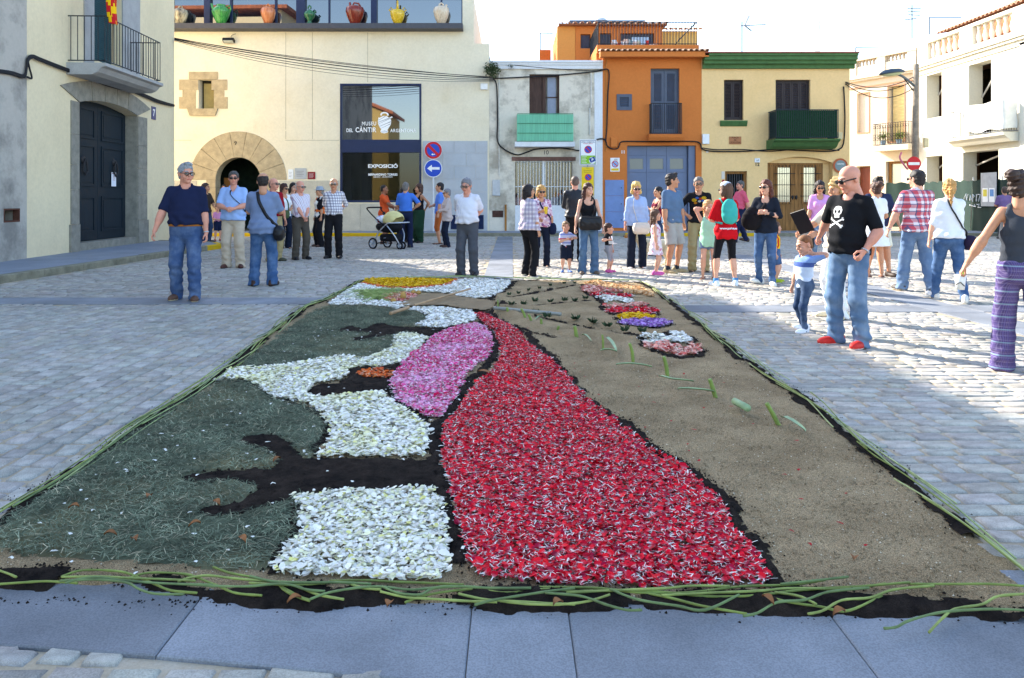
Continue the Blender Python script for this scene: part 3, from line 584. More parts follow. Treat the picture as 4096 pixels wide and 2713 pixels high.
def cable(name, pts, r, parent=None, label=None, cat=None, n=6, mat=None, group=None):
    P = [Vector(p) for p in pts]; out = []
    for i in range(len(P)-1):                       # smooth through the points
        p0, p1, p2, p3 = P[max(i-1, 0)], P[i], P[i+1], P[min(i+2, len(P)-1)]
        for k in range(n):
            t = k/n; out.append(.5*((2*p1)+(p2-p0)*t+(2*p0-5*p1+4*p2-p3)*t*t+(3*p1-p0-3*p2+p3)*t**3))
    out.append(P[-1]); o = MB().tube(out, r, 6).build(name, mat or cable_m, parent, True)
    return tag(o, label, cat, group) if label else o
def louvre(fr, u0, z0, u1, z1, w, n, mat, parent, name='louvre', tilt=.018):
    mb = MB(); h = (z1-z0)/n
    for k in range(n):
        z = z0+k*h; vs = [fr(u0, z, w+tilt), fr(u1, z, w+tilt), fr(u1, z+h*.95, w-tilt), fr(u0, z+h*.95, w-tilt), fr(u0, z+.012, w+tilt+.004), fr(u1, z+.012, w+tilt+.004), fr(u1, z+h, w-tilt+.008), fr(u0, z+h, w-tilt+.008)]
        mb.add(vs, [(0, 3, 2, 1), (4, 5, 6, 7), (0, 1, 5, 4), (1, 2, 6, 5), (2, 3, 7, 6), (3, 0, 4, 7)])
    return tag(mb.build(name, mat, parent), kind='stuff')
def frame(fr, u0, z0, u1, z1, t, w0, w1, mat, parent, name='frame'):
    return MB().solid([rloop(u0, z0, u1, z1), rloop(u0+t, z0+t, u1-t, z1-t)], fr, w0, w1).build(name, mat, parent)
def house(name, label, fr, outer, holes, mat, depth, thick=.3, cat='building', body_mat=None, lid=None):
    us = [p[0] for p in outer]; b = fr((min(us)+max(us))/2, 0, 0); e = empty(name, b, label, cat)
    w = MB().solid([outer]+holes, fr, -thick, 0).build('wall', mat, e)
    zt = max(p[1] for p in outer)-.25 if lid is None else lid
    MB().bar(fr, min(us)+.004, .0, max(us)-.004, zt, -depth, -thick-.003).build('rear_body', body_mat or mat, e)
    return e, w
# ---- museum
mus_m = plaster('museum_render', '#e9dec4', '#cbb88e', .6, .9, .9); plinth_m = stone('museum_plinth', '#c3bba9', .12, .85, 3, .25); sand_m = stone('sandstone', '#b3a283', .2, .88, 5, .6)
navy = M('navy_steel', '#1f2b4d', .45, .08); ledge_m = M('ledge_metal', '#4a4a50', .5, .1)
ac, ay = FM.uv(550.5, 416); k_ = FY/FO; rI, rO = 52*k_, 112*k_
u9 = FM.uv(1095, 0)[0]; u10 = FM.uv(1131, 0)[0]-.004; zt = 8.8
jw = .34
outer = [(-16, 0), (ac-rI-jw, 0), (ac-rI-jw, ay)]+[(x, y) for x, y in arc(ac, ay, rO, 180, 0, 28)]+[(ac+rI+jw, ay), (ac+rI+jw, 0), (u10, 0), (u10, FM.uv(0, 101)[1]), (u9, FM.uv(0, 101)[1]), (u9, zt), (-16, zt)]
up = FM.rect(330, -8, 1069, 62); up = (up[0], FM.uv(0, 61)[1], up[2], 8.68)
sw = FM.rect(459, 251.5, 496, 184); bw = FM.rect(786, 468, 974, 193.5)
sw = (sw[0], min(sw[1], sw[3]), sw[2], max(sw[1], sw[3])); bw = (bw[0], min(bw[1], bw[3]), bw[2], max(bw[1], bw[3]))
mus = empty('museum_building', (-6.5, FY, 0), 'cream rendered museum with stone arch doorway and jugs along its window ledge', 'building')
MB().solid([outer, rloop(*up), rloop(*sw), rloop(*bw)], FM, -.35, 0).build('wall', mus_m, mus)
mb = MB(); mb.bar(FM, -16, .0, u10-.003, FM.uv(0, 101)[1]-.3, -9, -3.2); mb.bar(FM, -16, FM.uv(0, 101)[1]-.3, u9-.01, zt-.05, -9, -3.2)
mb.bar(FM, -16, zt-.3, u9-.01, zt-.02, -3.2, -.353); mb.bar(FM, u9-.25, FM.uv(0, 101)[1]-.5, u9-.01, zt-.3, -3.2, -.353); mb.bar(FM, u10-.25, 0, u10-.004, FM.uv(0, 101)[1]-.3, -3.2, -.353)
mb.bar(FM, u9-.25, FM.uv(0, 101)[1]-.5, u10-.004, FM.uv(0, 101)[1]-.3, -3.2, -.353); mb.bar(FM, -16, 0, -15.8, zt-.3, -3.2, -.353); mb.build('rear_body', mus_m, mus)
# storey floors and rooms seen through the panes
room_m = plaster('olive_room', '#6b6340', '#57502f', .3); mb = MB(); z1_, z2_ = FM.uv(0, 338)[1], FM.uv(0, 80)[1]
mb.bar(FM, -15.7, z1_-.1, u10-.3, z1_+.1, -3.1, -.36); mb.bar(FM, -15.7, z2_-.1, u9-.3, z2_+.1, -3.1, -.36); mb.build('floor_slab', dark, mus)
mb = MB(); mb.bar(FM, bw[0]-.8, .1, bw[2]+.8, z1_-.12, -2.9, -2.8); mb.bar(FM, bw[0]-.9, .1, bw[0]-.75, z1_-.12, -2.8, -.36); mb.build('room_wall', room_m, mus)
MB().bar(FM, bw[0]+.25, .1, bw[0]+.6, 2.3, -2.79, -2.74).bar(FM, bw[0]-.7, .1, bw[0]-.1, 2.6, -2.6, -2.5).build('room_panel', M('room_panel', '#4b4530'), mus)
MB().bar(FM, ac-2.4, .1, ac+2.4, z1_-.12, -3.1, -3.0).build('hall_wall', M('hall', '#24352c', .9, .3), mus)
MB().bar(FM, ac-rI-.02, .12, ac-rI+.28, ay+.1, -.95, -.85).build('door_leaf', M('oak_door', '#8a5a26', .7, .3, 5, stretch=(8, 8, .6)), mus)
# arch stones
for k in range(9):
    a0, a1 = 180-20*k-.25, 180-20*(k+1)+.25; pr = .012+.012*rng.random()
    pts = arc(ac, ay, rO-.004, a0, a1, 4)+arc(ac, ay, rI, a1, a0, 4)
    v_ = MB().solid([pts[::-1]], FM, -.45, pr).build('voussoir', sand_m, mus)
for sgn in (-1, 1):
    z = .12
    while z < ay-.05:
        h = min(rng.uniform(.42, .6), ay-z); h = ay-z if ay-z-h < .2 else h
        a, b = sorted((ac+sgn*rI, ac+sgn*(rI+jw-.004-(.0)))); MB().bar(FM, a, z+.003, b, z+h-.003, -.45, .012+.01*rng.random()).build('jamb_stone', sand_m, mus); z += h
text('9', FM, *FM.uv(545, 331), .03, .15, black, mus, 'number')
# small stone window
Z = lambda x, y: FM.uv(346.7+x*.258, y*.258)
def stone_block(x0, y0, x1, y1, pr, nm='window_stone'):
    a, b = Z(x0, y1), Z(x1, y0); MB().bar(FM, a[0]+.003, a[1]+.003, b[0]-.003, b[1]-.003, -.34, pr).build(nm, sand_m, mus)
MB().bar(FM, sw[0]-.0, sw[1], sw[2], sw[3], -.62, -.36).build('window_recess', M('recess', '#1c1a16'), mus)
stone_block(350, 645, 610, 713, .03)
for a, b in (((262, 708), (436, 808)), ((292, 808), (412, 870)), ((262, 870), (412, 975))): stone_block(a[0], a[1] if a[1] != 708 else 714, b[0], b[1], .02)
for a, b in (((552, 708), (693, 808)), ((574, 808), (667, 870)), ((574, 870), (697, 975))): stone_block(a[0], a[1] if a[1] != 708 else 714, b[0], b[1], .02)
a = [Z(340, 976), Z(612, 976), Z(590, 1038), Z(362, 1038)]; MB().solid([a[::-1]], FM, -.05, .09).build('sill', sand_m, mus)
a, b = Z(456, 960), Z(570, 740); MB().bar(FM, a[0], sw[1]+.02, b[0], b[1], -.30, -.27).build('shutter', M('olive_shutter', '#8d8258', .8), mus)
# strip window with ledge
a = FM.uv(0, 73.5)[1]; b = FM.uv(0, 59.5)[1]; ue = FM.uv(1071, 0)[0]
MB().solid([[(0, a), (.42, a+.03), (.42, b), (0, b+.01)]], lambda u, v, w: Vector((w, FY-u, v)), -16, ue).build('ledge', ledge_m, mus)
MB().bar(FM, up[0], up[1], up[2], up[3], -.14, -.12).build('pane', glass_sky, mus)
for x0, x1 in ((472, 485.5), (530, 535), (634, 638.5), (685, 705), (758, 761.5), (857.5, 870.5), (915, 918), (1018, 1021.6), (1066.5, 1070.6), (395, 399)):
    a, b = FM.uv(x0, 0)[0], FM.uv(x1, 0)[0]; MB().bar(FM, a, up[1], min(b, up[2]-.004), up[3], -.119, .03 if x1-x0 > 9 else -.06).build('mullion', navy, mus)
# big shop window
wz1, wz2 = FM.uv(0, 323)[1], FM.uv(0, 352.5)[1]
frame(FM, *[x+d for x, d in zip(bw, (.003, .003, -.003, -.003))], .07, -.2, .02, navy, mus, 'window_frame')
MB().bar(FM, bw[0]+.075, wz2, bw[2]-.075, wz1, -.2, .012).build('spandrel', navy, mus)
MB().bar(FM, bw[0]+.074, wz1+.002, bw[2]-.074, bw[3]-.074, -.1, -.085).build('pane', glass_sky, mus)
MB().bar(FM, bw[0]+.074, bw[1]+.074, bw[2]-.074, wz2-.002, -.1, -.085).build('pane', glass_see, mus)
letter = M('white_lettering', '#f4f4f4', .6, .03)
def mtext(s_, x0, y0, x1, y1, **kw):
    a, b = FM.uv(x0, y1), FM.uv(x1, y0); text(s_, FM, (a[0]+b[0])/2, (a[1]+b[1])/2, -.078, b[1]-a[1], letter, mus, width=b[0]-a[0], **kw)
mtext('MUSEU', 835.7, 281, 868.5, 289.7, space=1.15, bold=.01); mtext('DEL', 799.8, 297, 815, 305.2, bold=.015); mtext('CÀNTIR', 820.8, 291.2, 868.8, 305.6, bold=.015, space=1.1)
mtext('ARGENTONA', 901.3, 297.5, 961.3, 305.6, bold=.012, space=1.15); mtext('EXPOSICIÓ', 850, 377.6, 919, 388.3, bold=.03); mtext('BERNARDINO TORRES', 850.5, 400.8, 918, 406.2, bold=.025); mtext('NEURO - QUÀNTICA', 862.5, 406.8, 906.5, 411.2, bold=.012, shear=.25)
L_ = lambda x, y: FM.uv(780.1+.1179*x, 254.3+.1179*y)
jug = [(800, 140), (785, 215), (790, 270), (815, 330), (850, 375), (833, 420), (860, 448), (905, 456), (965, 445), (988, 420), (972, 385), (1010, 330), (1040, 275), (1046, 215), (1035, 170), (1075, 138), (1060, 122), (1005, 150), (960, 118), (900, 112), (845, 135), (812, 150)]
lg = MB(); lg.solid([[L_(*p) for p in jug][::-1]], FM, -.084, -.078)
ring = [L_(915+82*math.cos(t), 88+52*math.sin(t)) for t in [R(20-220*k/14) for k in range(15)]]+[L_(915+52*math.cos(t), 92+30*math.sin(t)) for t in [R(-200+220*k/14) for k in range(15)]]
lg.solid([ring], FM, -.084, -.078); lo_ = lg.build('jug_emblem', letter, mus)
st = MB()
for (x0, y0, x1, y1, t) in ((800, 195, 930, 118, 9), (788, 236, 1015, 150, 10), (800, 268, 1060, 145, 8), (812, 318, 1040, 222, 10), (850, 355, 1035, 265, 8), (865, 440, 990, 405, 6), (845, 425, 930, 400, 5)):
    st.solid([[L_(x0, y0), L_(x1, y1), L_(x1, y1+t), L_(x0, y0+t*.4)][::-1]], FM, -.077, -.074)
st.build('emblem_stroke', M('emblem_dark', '#2a3542', .5), lo_)
# plinth panels
x_edges = [(403, 470), (470, 486)]
def panel(x0, y0, x1, y1, pr=.028, m=plinth_m): a, b = FM.uv(x0, y1), FM.uv(x1, y0); MB().bar(FM, a[0]+.004, max(.12, a[1])+.003, b[0]-.004, b[1]-.003, -.02, pr).build('stone_panel', m, mus)
zb = FM.uv(0, 417.5)[1]
for i, (x0, x1) in enumerate(((330, 400), (400, 455), (646, 690), (690, 735), (735, 783))): panel(x0, 417.5, x1, 474, .022); panel(x0+(6 if i not in (2,) else 0), 474, x1+(6 if i < 3 else 0), 536, .022)
for i in range(4): panel(786+47*i, 470.5, 786+47*(i+1), 536, .022)
ys = [326, 354, 384, 414, 444, 474, 505, 536]
for r_ in range(7):
    xs_ = [977, 1023, 1078, 1127] if r_ % 2 else [977, 1050, 1100, 1127]
    for a, b in zip(xs_, xs_[1:]): panel(a, ys[r_], b, ys[r_+1], .024+.004*rng.random(), stone('grey_panel', '#b9bcc0', .08, .8, 2, .15))
gr = FM.rect(1042, 530, 1118, 497, .03); frame(FM, gr[0], gr[3], gr[2], gr[1], .03, .03, .06, navy, mus, 'vent_frame'); louvre(FM, gr[0]+.03, gr[3]+.03, gr[2]-.03, gr[1]-.03, .045, 9, navy, mus, 'vent_slats')
for x0, y0, x1, y1, m, nm in ((666.7, 392, 678, 414.6, white_m, 'a'), (681.9, 389, 708, 414, M('alu_plaque', '#aeb1b3', .4, .05), 'b'), (711.8, 397.6, 729, 414.3, M('red_plaque', '#7f1220', .5, .05), 'c')):
    a, b = FM.uv(x0, y1), FM.uv(x1, y0); pq = MB().bar(FM, a[0], a[1], b[0], b[1], .002, .03).build('plaque', m, mus); t = MB()
    for k in range(4): t.bar(FM, a[0]+(b[0]-a[0])*.15, b[1]-(b[1]-a[1])*(.3+.15*k), b[0]-(b[0]-a[0])*(.2+.1*(k % 2)), b[1]-(b[1]-a[1])*(.27+.15*k), .03, .033)
    t.build('plaque_print', white_m if nm == 'c' else M('print_grey', '#5c5c60'), pq)
# floodlight on the wall
a = FM(*FM.uv(533, 96), .18); fl = empty('floodlight', a, 'small black floodlight fixed high on the museum wall', 'floodlight')
MB().cbox((0, 0, 0), (.42, .2, .13), Matrix.Translation(a) @ Matrix.Rotation(R(-25), 4, 'X'), .02).build('housing', black, fl); MB().cbox((0, -.02, -.066), (.34, .14, .01), Matrix.Translation(a) @ Matrix.Rotation(R(-25), 4, 'X')).build('lens', M('lamp_lens', '#b9bdb6', .2), fl)
MB().tube([a+Vector((-.12, .02, .05)), a+Vector((-.12, .19, .1))], .015).build('arm', black, fl); cable('wire', [a+Vector((.05, .1, .05)), a+Vector((.06, .12, .2)), a+Vector((.2, .17, .28))], .008, fl)
# facade joints and the box
jt = M('joint', '#8d8267', .9)
for x, y0, y1 in ((660.7, 75, 300), (722, 75, 322), (850, 75, 190), (660.7, 303, 322)): a, b = FM.uv(x, y1), FM.uv(x, y0); MB().bar(FM, a[0]-.006, a[1], a[0]+.006, b[1], -.002, .003).build('joint', jt, mus)
a, b = FM.uv(330, 324.5), FM.uv(446, 324); MB().bar(FM, a[0], a[1]-.006, FM.uv(442, 0)[0], a[1]+.006, -.002, .003).build('joint', jt, mus)
a, b = FM.uv(659, 324.5), FM.uv(784, 324); MB().bar(FM, a[0], a[1]-.006, b[0], a[1]+.006, -.002, .003).build('joint', jt, mus)
a = FM(*FM.uv(1119, 201), .05); tag(MB().cbox(a, (.26, .12, .22), None, .015).build('junction_box', white_m), 'white junction box on the museum corner by the old house', 'junction box')
# jugs on the ledge
def jug_thing(x, ytop, ybot, wpx, prof, mat, label, handles, spout=None, extra=None):
    w = .22; b = FM(*FM.uv(x, ybot, w), w); zl = FM.uv(0, 59.5)[1]; b.z = zl; h = (ybot-ytop)*(FY-w)/FO; r = wpx*(FY-w)/FO/2
    e = empty('water_jug', b, label, 'jug', 'jugs along the museum ledge'); pr = [(p[0]*r, p[1]*h) for p in prof]
    MB().lathe(pr, b, 20).build('body', mat, e, True)
    for hd in handles: MB().tube([b+Vector((px*r, 0, pz*h)) for px, pz in hd], .035*h/.8, 7).build('handle', mat, e, True)
    if spout: MB().tube([b+Vector((px*r, 0, pz*h)) for px, pz in spout], [.09*h, .06*h, .05*h], 8).build('spout', mat, e, True)
    return e
def glaze(name, c1, c2, sc=5):
    if name in _mats: return _mats[name]
    s = NT(name); v = s.vec('Object', (4, 4, .8)); s.base(s.ramp(s.noise(v, sc), [(.35, lin(c1)), (.65, lin(c2))]), .2, .5); _mats[name] = s.m; return s.m
pf1 = [(.4, 0), (.45, .03), (.75, .3), (.95, .55), (.98, .66), (.8, .78), (.5, .85), (.48, .92), (.52, .95)]; pf2 = [(.45, 0), (.5, .02), (.85, .35), (1, .6), (.92, .78), (.5, .87), (.3, .88)]
g_up = lambda s_: [(s_*.55, .72), (s_*.75, .9), (s_*.9, 1.0), (s_*.7, 1.02)]
ringh = [(-.25, .86), (-.22, .97), (0, 1.03), (.22, .97), (.25, .86)]
jug_thing(417, 18, 59, 34, pf2, glaze('glaze_cream', '#d8c9a6', '#2c2b2a', 2), 'dark and cream jug half hidden by the corner of the left house', [ringh])
jug_thing(511, 12, 59, 42, pf1, glaze('glaze_green', '#1f6b33', '#54a34c'), 'large glossy green jug with spout and handle on the museum ledge', [[(.5, .8), (1.0, .92), (1.05, .75), (.95, .6)]], [(-.7, .62), (-.95, .85), (-1.05, 1.02)])
jug_thing(620, 14, 59, 34, pf2, glaze('terracotta', '#b8663c', '#cf8352'), 'plain terracotta jug on the museum ledge', [ringh])
jug_thing(715.5, 18, 60, 26, [(.5, 0), (.55, .05), (.3, .14), (.4, .2), (.9, .42), (1, .55), (.8, .68), (.35, .76), (.3, .8)], glaze('glaze_dgreen', '#1f4a33', '#3f7d4c'), 'small dark green footed jug on the museum ledge', [ringh, [(.8, .6), (1.1, .68), (.8, .74)]])
jug_thing(820.5, 12, 60.5, 43, pf2, glaze('glaze_red', '#6a2114', '#8a3420'), 'big dark red jug with two yellow lines on the museum ledge', [[(-.25, .86), (-.1, 1.02), (.4, .98), (.6, .84)]], [(-.5, .75), (-.52, .92), (-.56, 1.04)])
jug_thing(919, 22, 61, 34, pf2, glaze('glaze_yellow', '#c79a12', '#e6c43a', 9), 'yellow and green striped jug with a pointed lid on the museum ledge', [[(-.85, .7), (-1.15, .85), (-.9, 1.0), (-.7, .86)], [(.85, .7), (1.15, .85), (.9, 1.0), (.7, .86)]], [(0, .85), (0, 1.15), (0, 1.4)])
jug_thing(1020, 14, 61.5, 37, pf2, glaze('glaze_pale', '#c2a98c', '#dccdb4', 9), 'pale cream speckled jug on the museum ledge', [ringh], [(.45, .75), (.6, .88), (.66, .96)])
# ---- old house no. 10
h10_m = plaster('old_render', '#dcd4c4', '#8a8274', .9, .95, 1.3, .47, .6); lime = plaster('lime_white', '#dfe2e6', '#a9a597', .6)
X0, X1 = FM.uv(1131, 0)[0], FM.uv(1393, 0)[0]-.004; z10 = FM.uv(0, 141)[1]
wA = FM.rect(1223.7, 325, 1293, 171.7); wA = (wA[0], wA[3], wA[2], wA[1]) if wA[1] > wA[3] else wA; wB = FM.rect(1190.6, 474.8, 1323, 372); wB = (wB[0], min(wB[1], wB[3]), wB[2], max(wB[1], wB[3])); wA = (wA[0], min(wA[1], wA[3]), wA[2], max(wA[1], wA[3]))
h10, _ = house('old_house', 'old peeling whitewashed house with a mint green balcony screen', FM, rloop(X0, 0, X1, z10), [rloop(*wA), rloop(*wB)], h10_m, 5)
for y0, y1, pr in ((141, 146, .14), (146, 151, .1), (151, 160, .06)): MB().bar(FM, X0, FM.uv(0, y1)[1], X1, FM.uv(0, y0)[1]+.002, .001, pr).build('cornice', lime, h10)
MB().bar(FM, FM.uv(1374, 0)[0], .12, X1, FM.uv(0, 166)[1], .001, .018).build('corner_strip', lime, h10)
brown = M('brown_wood', '#4d3a33', .8, .35, 4, .3, 30, stretch=(6, 6, .7))
frame(FM, *wA, .07, -.2, -.1, brown, h10, 'window_frame'); um = (wA[0]+wA[2])/2
MB().bar(FM, um-.06, wA[1]+.07, um+.06, wA[3]-.07, -.2, -.08).build('window_post', brown, h10)
MB().bar(FM, wA[0]+.07, wA[1]+.07, um-.06, wA[3]-.07, -.19, -.14).build('shutter', brown, h10)
for k in range(3):
    z0 = wA[1]+.07+(wA[3]-wA[1]-.14)*k/3; z1 = wA[1]+.07+(wA[3]-wA[1]-.14)*(k+1)/3
    MB().bar(FM, um+.12, z0+.02, wA[2]-.12, z1-.02, -.18, -.165).build('pane', M('net_curtain', '#8d95a6', .6, .1), h10); MB().bar(FM, um+.06, z0-.02, wA[2]-.07, z0+.02, -.19, -.13).build('glazing_bar', brown, h10)
mint = M('mint_cane', '#7fc9a9', .6, .2, 3, stretch=(14, 14, .3)); bl = FM.rect(1196, 327, 1324.6, 263, .55); bz0, bz1 = min(bl[1], bl[3]), max(bl[1], bl[3])
MB().bar(FM, *[FM.uv(1190, 0)[0]], FM.uv(0, 340, .3)[1], FM.uv(1326, 0)[0], bz0-.01, .001, .56).build('balcony_slab', lime, h10)
scr = MB(); n = 58
for k in range(n):
    u = bl[0]+(bl[2]-bl[0])*(k+.5)/n; c = FM(u, 0, .53); scr.tube([(c.x, c.y, bz0+.02), (c.x, c.y, bz1-.02)], (bl[2]-bl[0])/n*.52, 5)
for sd in (bl[0], bl[2]):
    for k in range(14): c = FM(sd, 0, .03+.5*k/14); scr.tube([(c.x, c.y, bz0+.02), (c.x, c.y, bz1-.02)], .019, 5)
tag(scr.build('cane_screen', mint, h10), kind='stuff')
mgreen = M('rust_green', '#4f8f70', .7, .3)
for z in (bz0, bz0+(bz1-bz0)*.3, bz0+(bz1-bz0)*.65, bz1): MB().tube([FM(bl[0], z, .03), FM(bl[0], z, .565), FM(bl[2], z, .565), FM(bl[2], z, .03)], .012, 6).build('rail', mgreen, h10)
MB().bar(FM, wB[0]-.0, .12, wB[2], wB[1]-.003, -.08, .012).build('door_panel', lime, h10)
MB().bar(FM, wB[0]-.12, wB[3]+.003, wB[2]+.12, FM.uv(0, 363)[1], -.02, .05).build('lintel', M('rust_lintel', '#6f5148', .8, .3), h10)
us_ = [wB[0]+(wB[2]-wB[0])*k/19 for k in range(1, 19)]
rail_bars(h10, FM(us_[0], 0, -.05), FM(us_[-1], 0, -.05), 18, wB[1], wB[3], .012, white_m)
MB().bar(FM, (wB[0]+wB[2])/2-.03, wB[1], (wB[0]+wB[2])/2+.03, wB[3], -.12, -.06).build('window_post', white_m, h10)
for f_ in (.42, .98): MB().bar(FM, wB[0], wB[1]+(wB[3]-wB[1])*f_-.012, wB[2], wB[1]+(wB[3]-wB[1])*f_+.012, -.075, -.062).build('rail', white_m, h10)
MB().bar(FM, wB[0]+.02, wB[1], wB[2]-.02, wB[3], -.24, -.22).build('pane', glass_dark, h10)
text('10', FM, *FM.uv(1263, 352.5), .004, .15, black, h10, 'number')
def wbox(name, x0, y0, x1, y1, pr, mat, label, cat, group=None, bev=.012):
    a, b = FM.uv(x0, y1, pr), FM.uv(x1, y0, pr); c = FM((a[0]+b[0])/2, (a[1]+b[1])/2, pr/2+.002); return tag(MB().cbox(c, (b[0]-a[0], pr, b[1]-a[1]), None, bev).build(name, mat), label, cat, group)
wbox('meter_box', 1138, 416, 1156, 452.7, .05, M('meter_grey', '#b7babd', .5), 'grey meter box low on the old house front', 'meter box')
MB().bar(FM, FM.uv(1138, 0)[0], FM.uv(0, 502.5)[1], FM.uv(1163, 0)[0], FM.uv(0, 487)[1], .001, .012).build('rusty_plate', M('rusty_plate', '#4a332c', .9, .4), h10)
pipe_m = M('pipe_pale', '#c9c7c0', .6, .2)
for x, y0, y1 in ((1153.5, 168, 408), (1366, 168, 250), (1363, 250, 312)): a, b = FM.uv(x, y1), FM.uv(x, y0); MB().tube([FM(a[0], a[1], .03), FM(a[0], b[1], .03)], .03 if x > 1300 else .018, 8).build('drain_pipe', pipe_m, h10)
MB().tube([FM(FM.uv(1169, 0)[0], .12, .06), FM(FM.uv(1169, 0)[0], FM.uv(0, 473)[1], .06)], .035).build('rust_post', M('rust_post', '#9a6a2e', .8, .3), h10)
# ---- orange house no. 11
or_m = plaster('orange_render', '#cd7a3e', '#b0602c', .55, .9, .8); slate = M('slate_paint', '#4d5668', .5, .08); garage_m = M('garage_blue', '#67748f', .5, .08, 2)
O0, O1 = FM.uv(1393, 0)[0], FM.uv(1622, 0)[0]-.004; zO = FM.uv(0, 125)[1]
def R4(fr, *a, w=0): r = fr.rect(*a, w); return (r[0], min(r[1], r[3]), r[2], max(r[1], r[3]))
vO = R4(FM, 1425.4, 255, 1460.5, 218); dO = R4(FM, 1504, 310.4, 1570.5, 158.4); gO = R4(FM, 1449.5, 532, 1608.6, 336.6); gO = (gO[0], .0, gO[2], gO[3])
outer = [(O0, 0), (gO[0], 0), (gO[0], gO[3]), (gO[2], gO[3]), (gO[2], 0), (O1, 0), (O1, zO), (O0, zO)]
h11, _ = house('orange_house', 'orange house with grey garage door and rooftop terrace', FM, outer, [rloop(*vO), rloop(*dO)], or_m, 5.5)
MB().bar(FM, FM.uv(1385, 0)[0], FM.uv(0, 136)[1], FM.uv(1632, 0)[0], FM.uv(0, 124.5)[1], .001, .42).build('eave', or_m, h11)
tl = MB(); n = 8
half = [(.085*math.cos(R(180*k/n)), .075*math.sin(R(180*k/n))) for k in range(n+1)]+[(.066*math.cos(R(180-180*k/n)), .056*math.sin(R(180-180*k/n))) for k in range(n+1)]
tl.solid([half], lambda u, v, w: Vector((u, -w, v+w*-.18)), -.3, .3); tme = tl.mesh('roof_tile'); tme.materials.append(tile_pale)
def tile_row(parent, A, B, n, rz=0, name='roof_tile'):
    for k in range(n): p = Vector(A).lerp(Vector(B), k/(n-1)); piece(name, tme, parent, Matrix.Translation(p) @ Matrix.Rotation(rz+rng.uniform(-.03, .03), 4, 'Z') @ Matrix.Scale(rng.uniform(.96, 1.04), 4))
zt_ = FM.uv(0, 124.5)[1]; tile_row(h11, FM(FM.uv(1389, 0)[0], zt_+.07, .2), FM(FM.uv(1628, 0)[0], zt_+.07, .2), 20)
und = M('tile_under', '#8a5a3e'); MB().bar(FM, FM.uv(1385, 0)[0], zt_+.001, FM.uv(1632, 0)[0], zt_+.05, -.1, .36).build('tile_bed', und, h11)
frame(FM, *vO, .12, -.12, .03, slate, h11, 'vent_frame'); louvre(FM, vO[0]+.12, vO[1]+.12, vO[2]-.12, vO[3]-.12, -.02, 6, slate, h11, 'vent_slats')
frame(FM, *dO, .05, -.25, -.12, slate, h11, 'door_frame'); um = (dO[0]+dO[2])/2
for a, b in ((dO[0]+.05, um-.004), (um+.004, dO[2]-.05)):
    lf = MB().solid([rloop(a, dO[1]+.05, b, dO[3]-.05), rloop(a+.1, dO[1]+.2, b-.1, dO[1]+1.1), rloop(a+.1, dO[1]+1.22, b-.1, dO[3]-.17)], FM, -.2, -.15).build('shutter_leaf', slate, h11)
    louvre(FM, a+.1, dO[1]+1.22, b-.1, dO[3]-.17, -.175, 24, slate, lf, 'slats'); louvre(FM, a+.1, dO[1]+.2, b-.1, dO[1]+1.1, -.175, 18, slate, lf, 'slats')
def balcony_rail(parent, fr, u0, u1, z0, z1, w, nf, ns, mat, r=.009, hand=.016):
    rail_bars(parent, fr(u0, 0, w), fr(u1, 0, w), nf, z0, z1, r, mat)
    for u in (u0, u1): rail_bars(parent, fr(u, 0, .06), fr(u, 0, w-(w-.06)/ns), ns, z0, z1, r, mat)
    for z in (z0, z1): MB().tube([fr(u0, z, .0), fr(u0, z, w), fr(u1, z, w), fr(u1, z, .0)], hand, 6).build('rail', mat, parent)
b = R4(FM, 1506, 310, 1576, 239, w=.45); balcony_rail(h11, FM, b[0], b[2], b[1]+.03, b[3], .45, 15, 4, iron)
MB().solid([[(0, b[1]-.23), (.36, b[1]-.23), (.44, b[1]-.12), (.47, b[1]+.0), (.0, b[1]+.0)]], lambda u, v, w: Vector((w, FY-u, v)), b[0]-.08, b[2]+.08).build('balcony_slab', or_m, h11)
frame_u = MB(); 
gz = [0.13, gO[3]]; gw = gO[2]-gO[0]-.3
MB().bar(FM, gO[0]+.004, .12, gO[2]-.26, gO[3]-.004, -.28, -.24).build('garage_backing', garage_m, h11)
MB().bar(FM, gO[2]-.25, .12, gO[2]-.004, gO[3]-.004, -.28, -.1).build('garage_post', garage_m, h11)
rows = [(gO[3]-.36, gO[3]-.01), (gO[3]-.98, gO[3]-.37), (gO[3]-1.62, gO[3]-.99), (gO[3]-2.26, gO[3]-1.63), (.14, gO[3]-2.27)]
for i, (z0, z1) in enumerate(rows):
    for k in range(3):
        a = gO[0]+.01+gw*k/3; b_ = gO[0]+gw*(k+1)/3
        if i == 1:
            MB().solid([rloop(a, z0, b_, z1), rloop(a+.12, z0+.12, b_-.12, z1-.1)], FM, -.24, -.205).build('garage_panel', garage_m, h11); MB().bar(FM, a+.12, z0+.12, b_-.12, z1-.1, -.235, -.225).build('pane', glass_mat('frosted', '#5d6360', .05, rough=.3), h11)
        else: MB().bar(FM, a, z0, b_, z1, -.24, -.21+.003*(k % 2)).build('garage_panel', garage_m, h11)
mb = MB(); a = FM.uv(1398.6, 0)[0]; b_ = FM.uv(1442, 0)[0]; zz = [FM.uv(0, y)[1] for y in (527, 490, 453, 416)]
cab = empty('meter_cabinet', FM(a, zz[0], 0), 'blue grey metal meter cabinet beside the garage door', 'cabinet')
for k in range(3):
    dr = MB().bar(FM, a, zz[k]+.004, b_, zz[k+1]-.004, .002, .03).build('door', M('cabinet_blue', '#7088b8', .5, .12, 3), cab); q = FM(b_-.1, (zz[k]+zz[k+1])/2, .035); MB().cbox(q, (.03, .012, .04)).build('lock', black, dr)
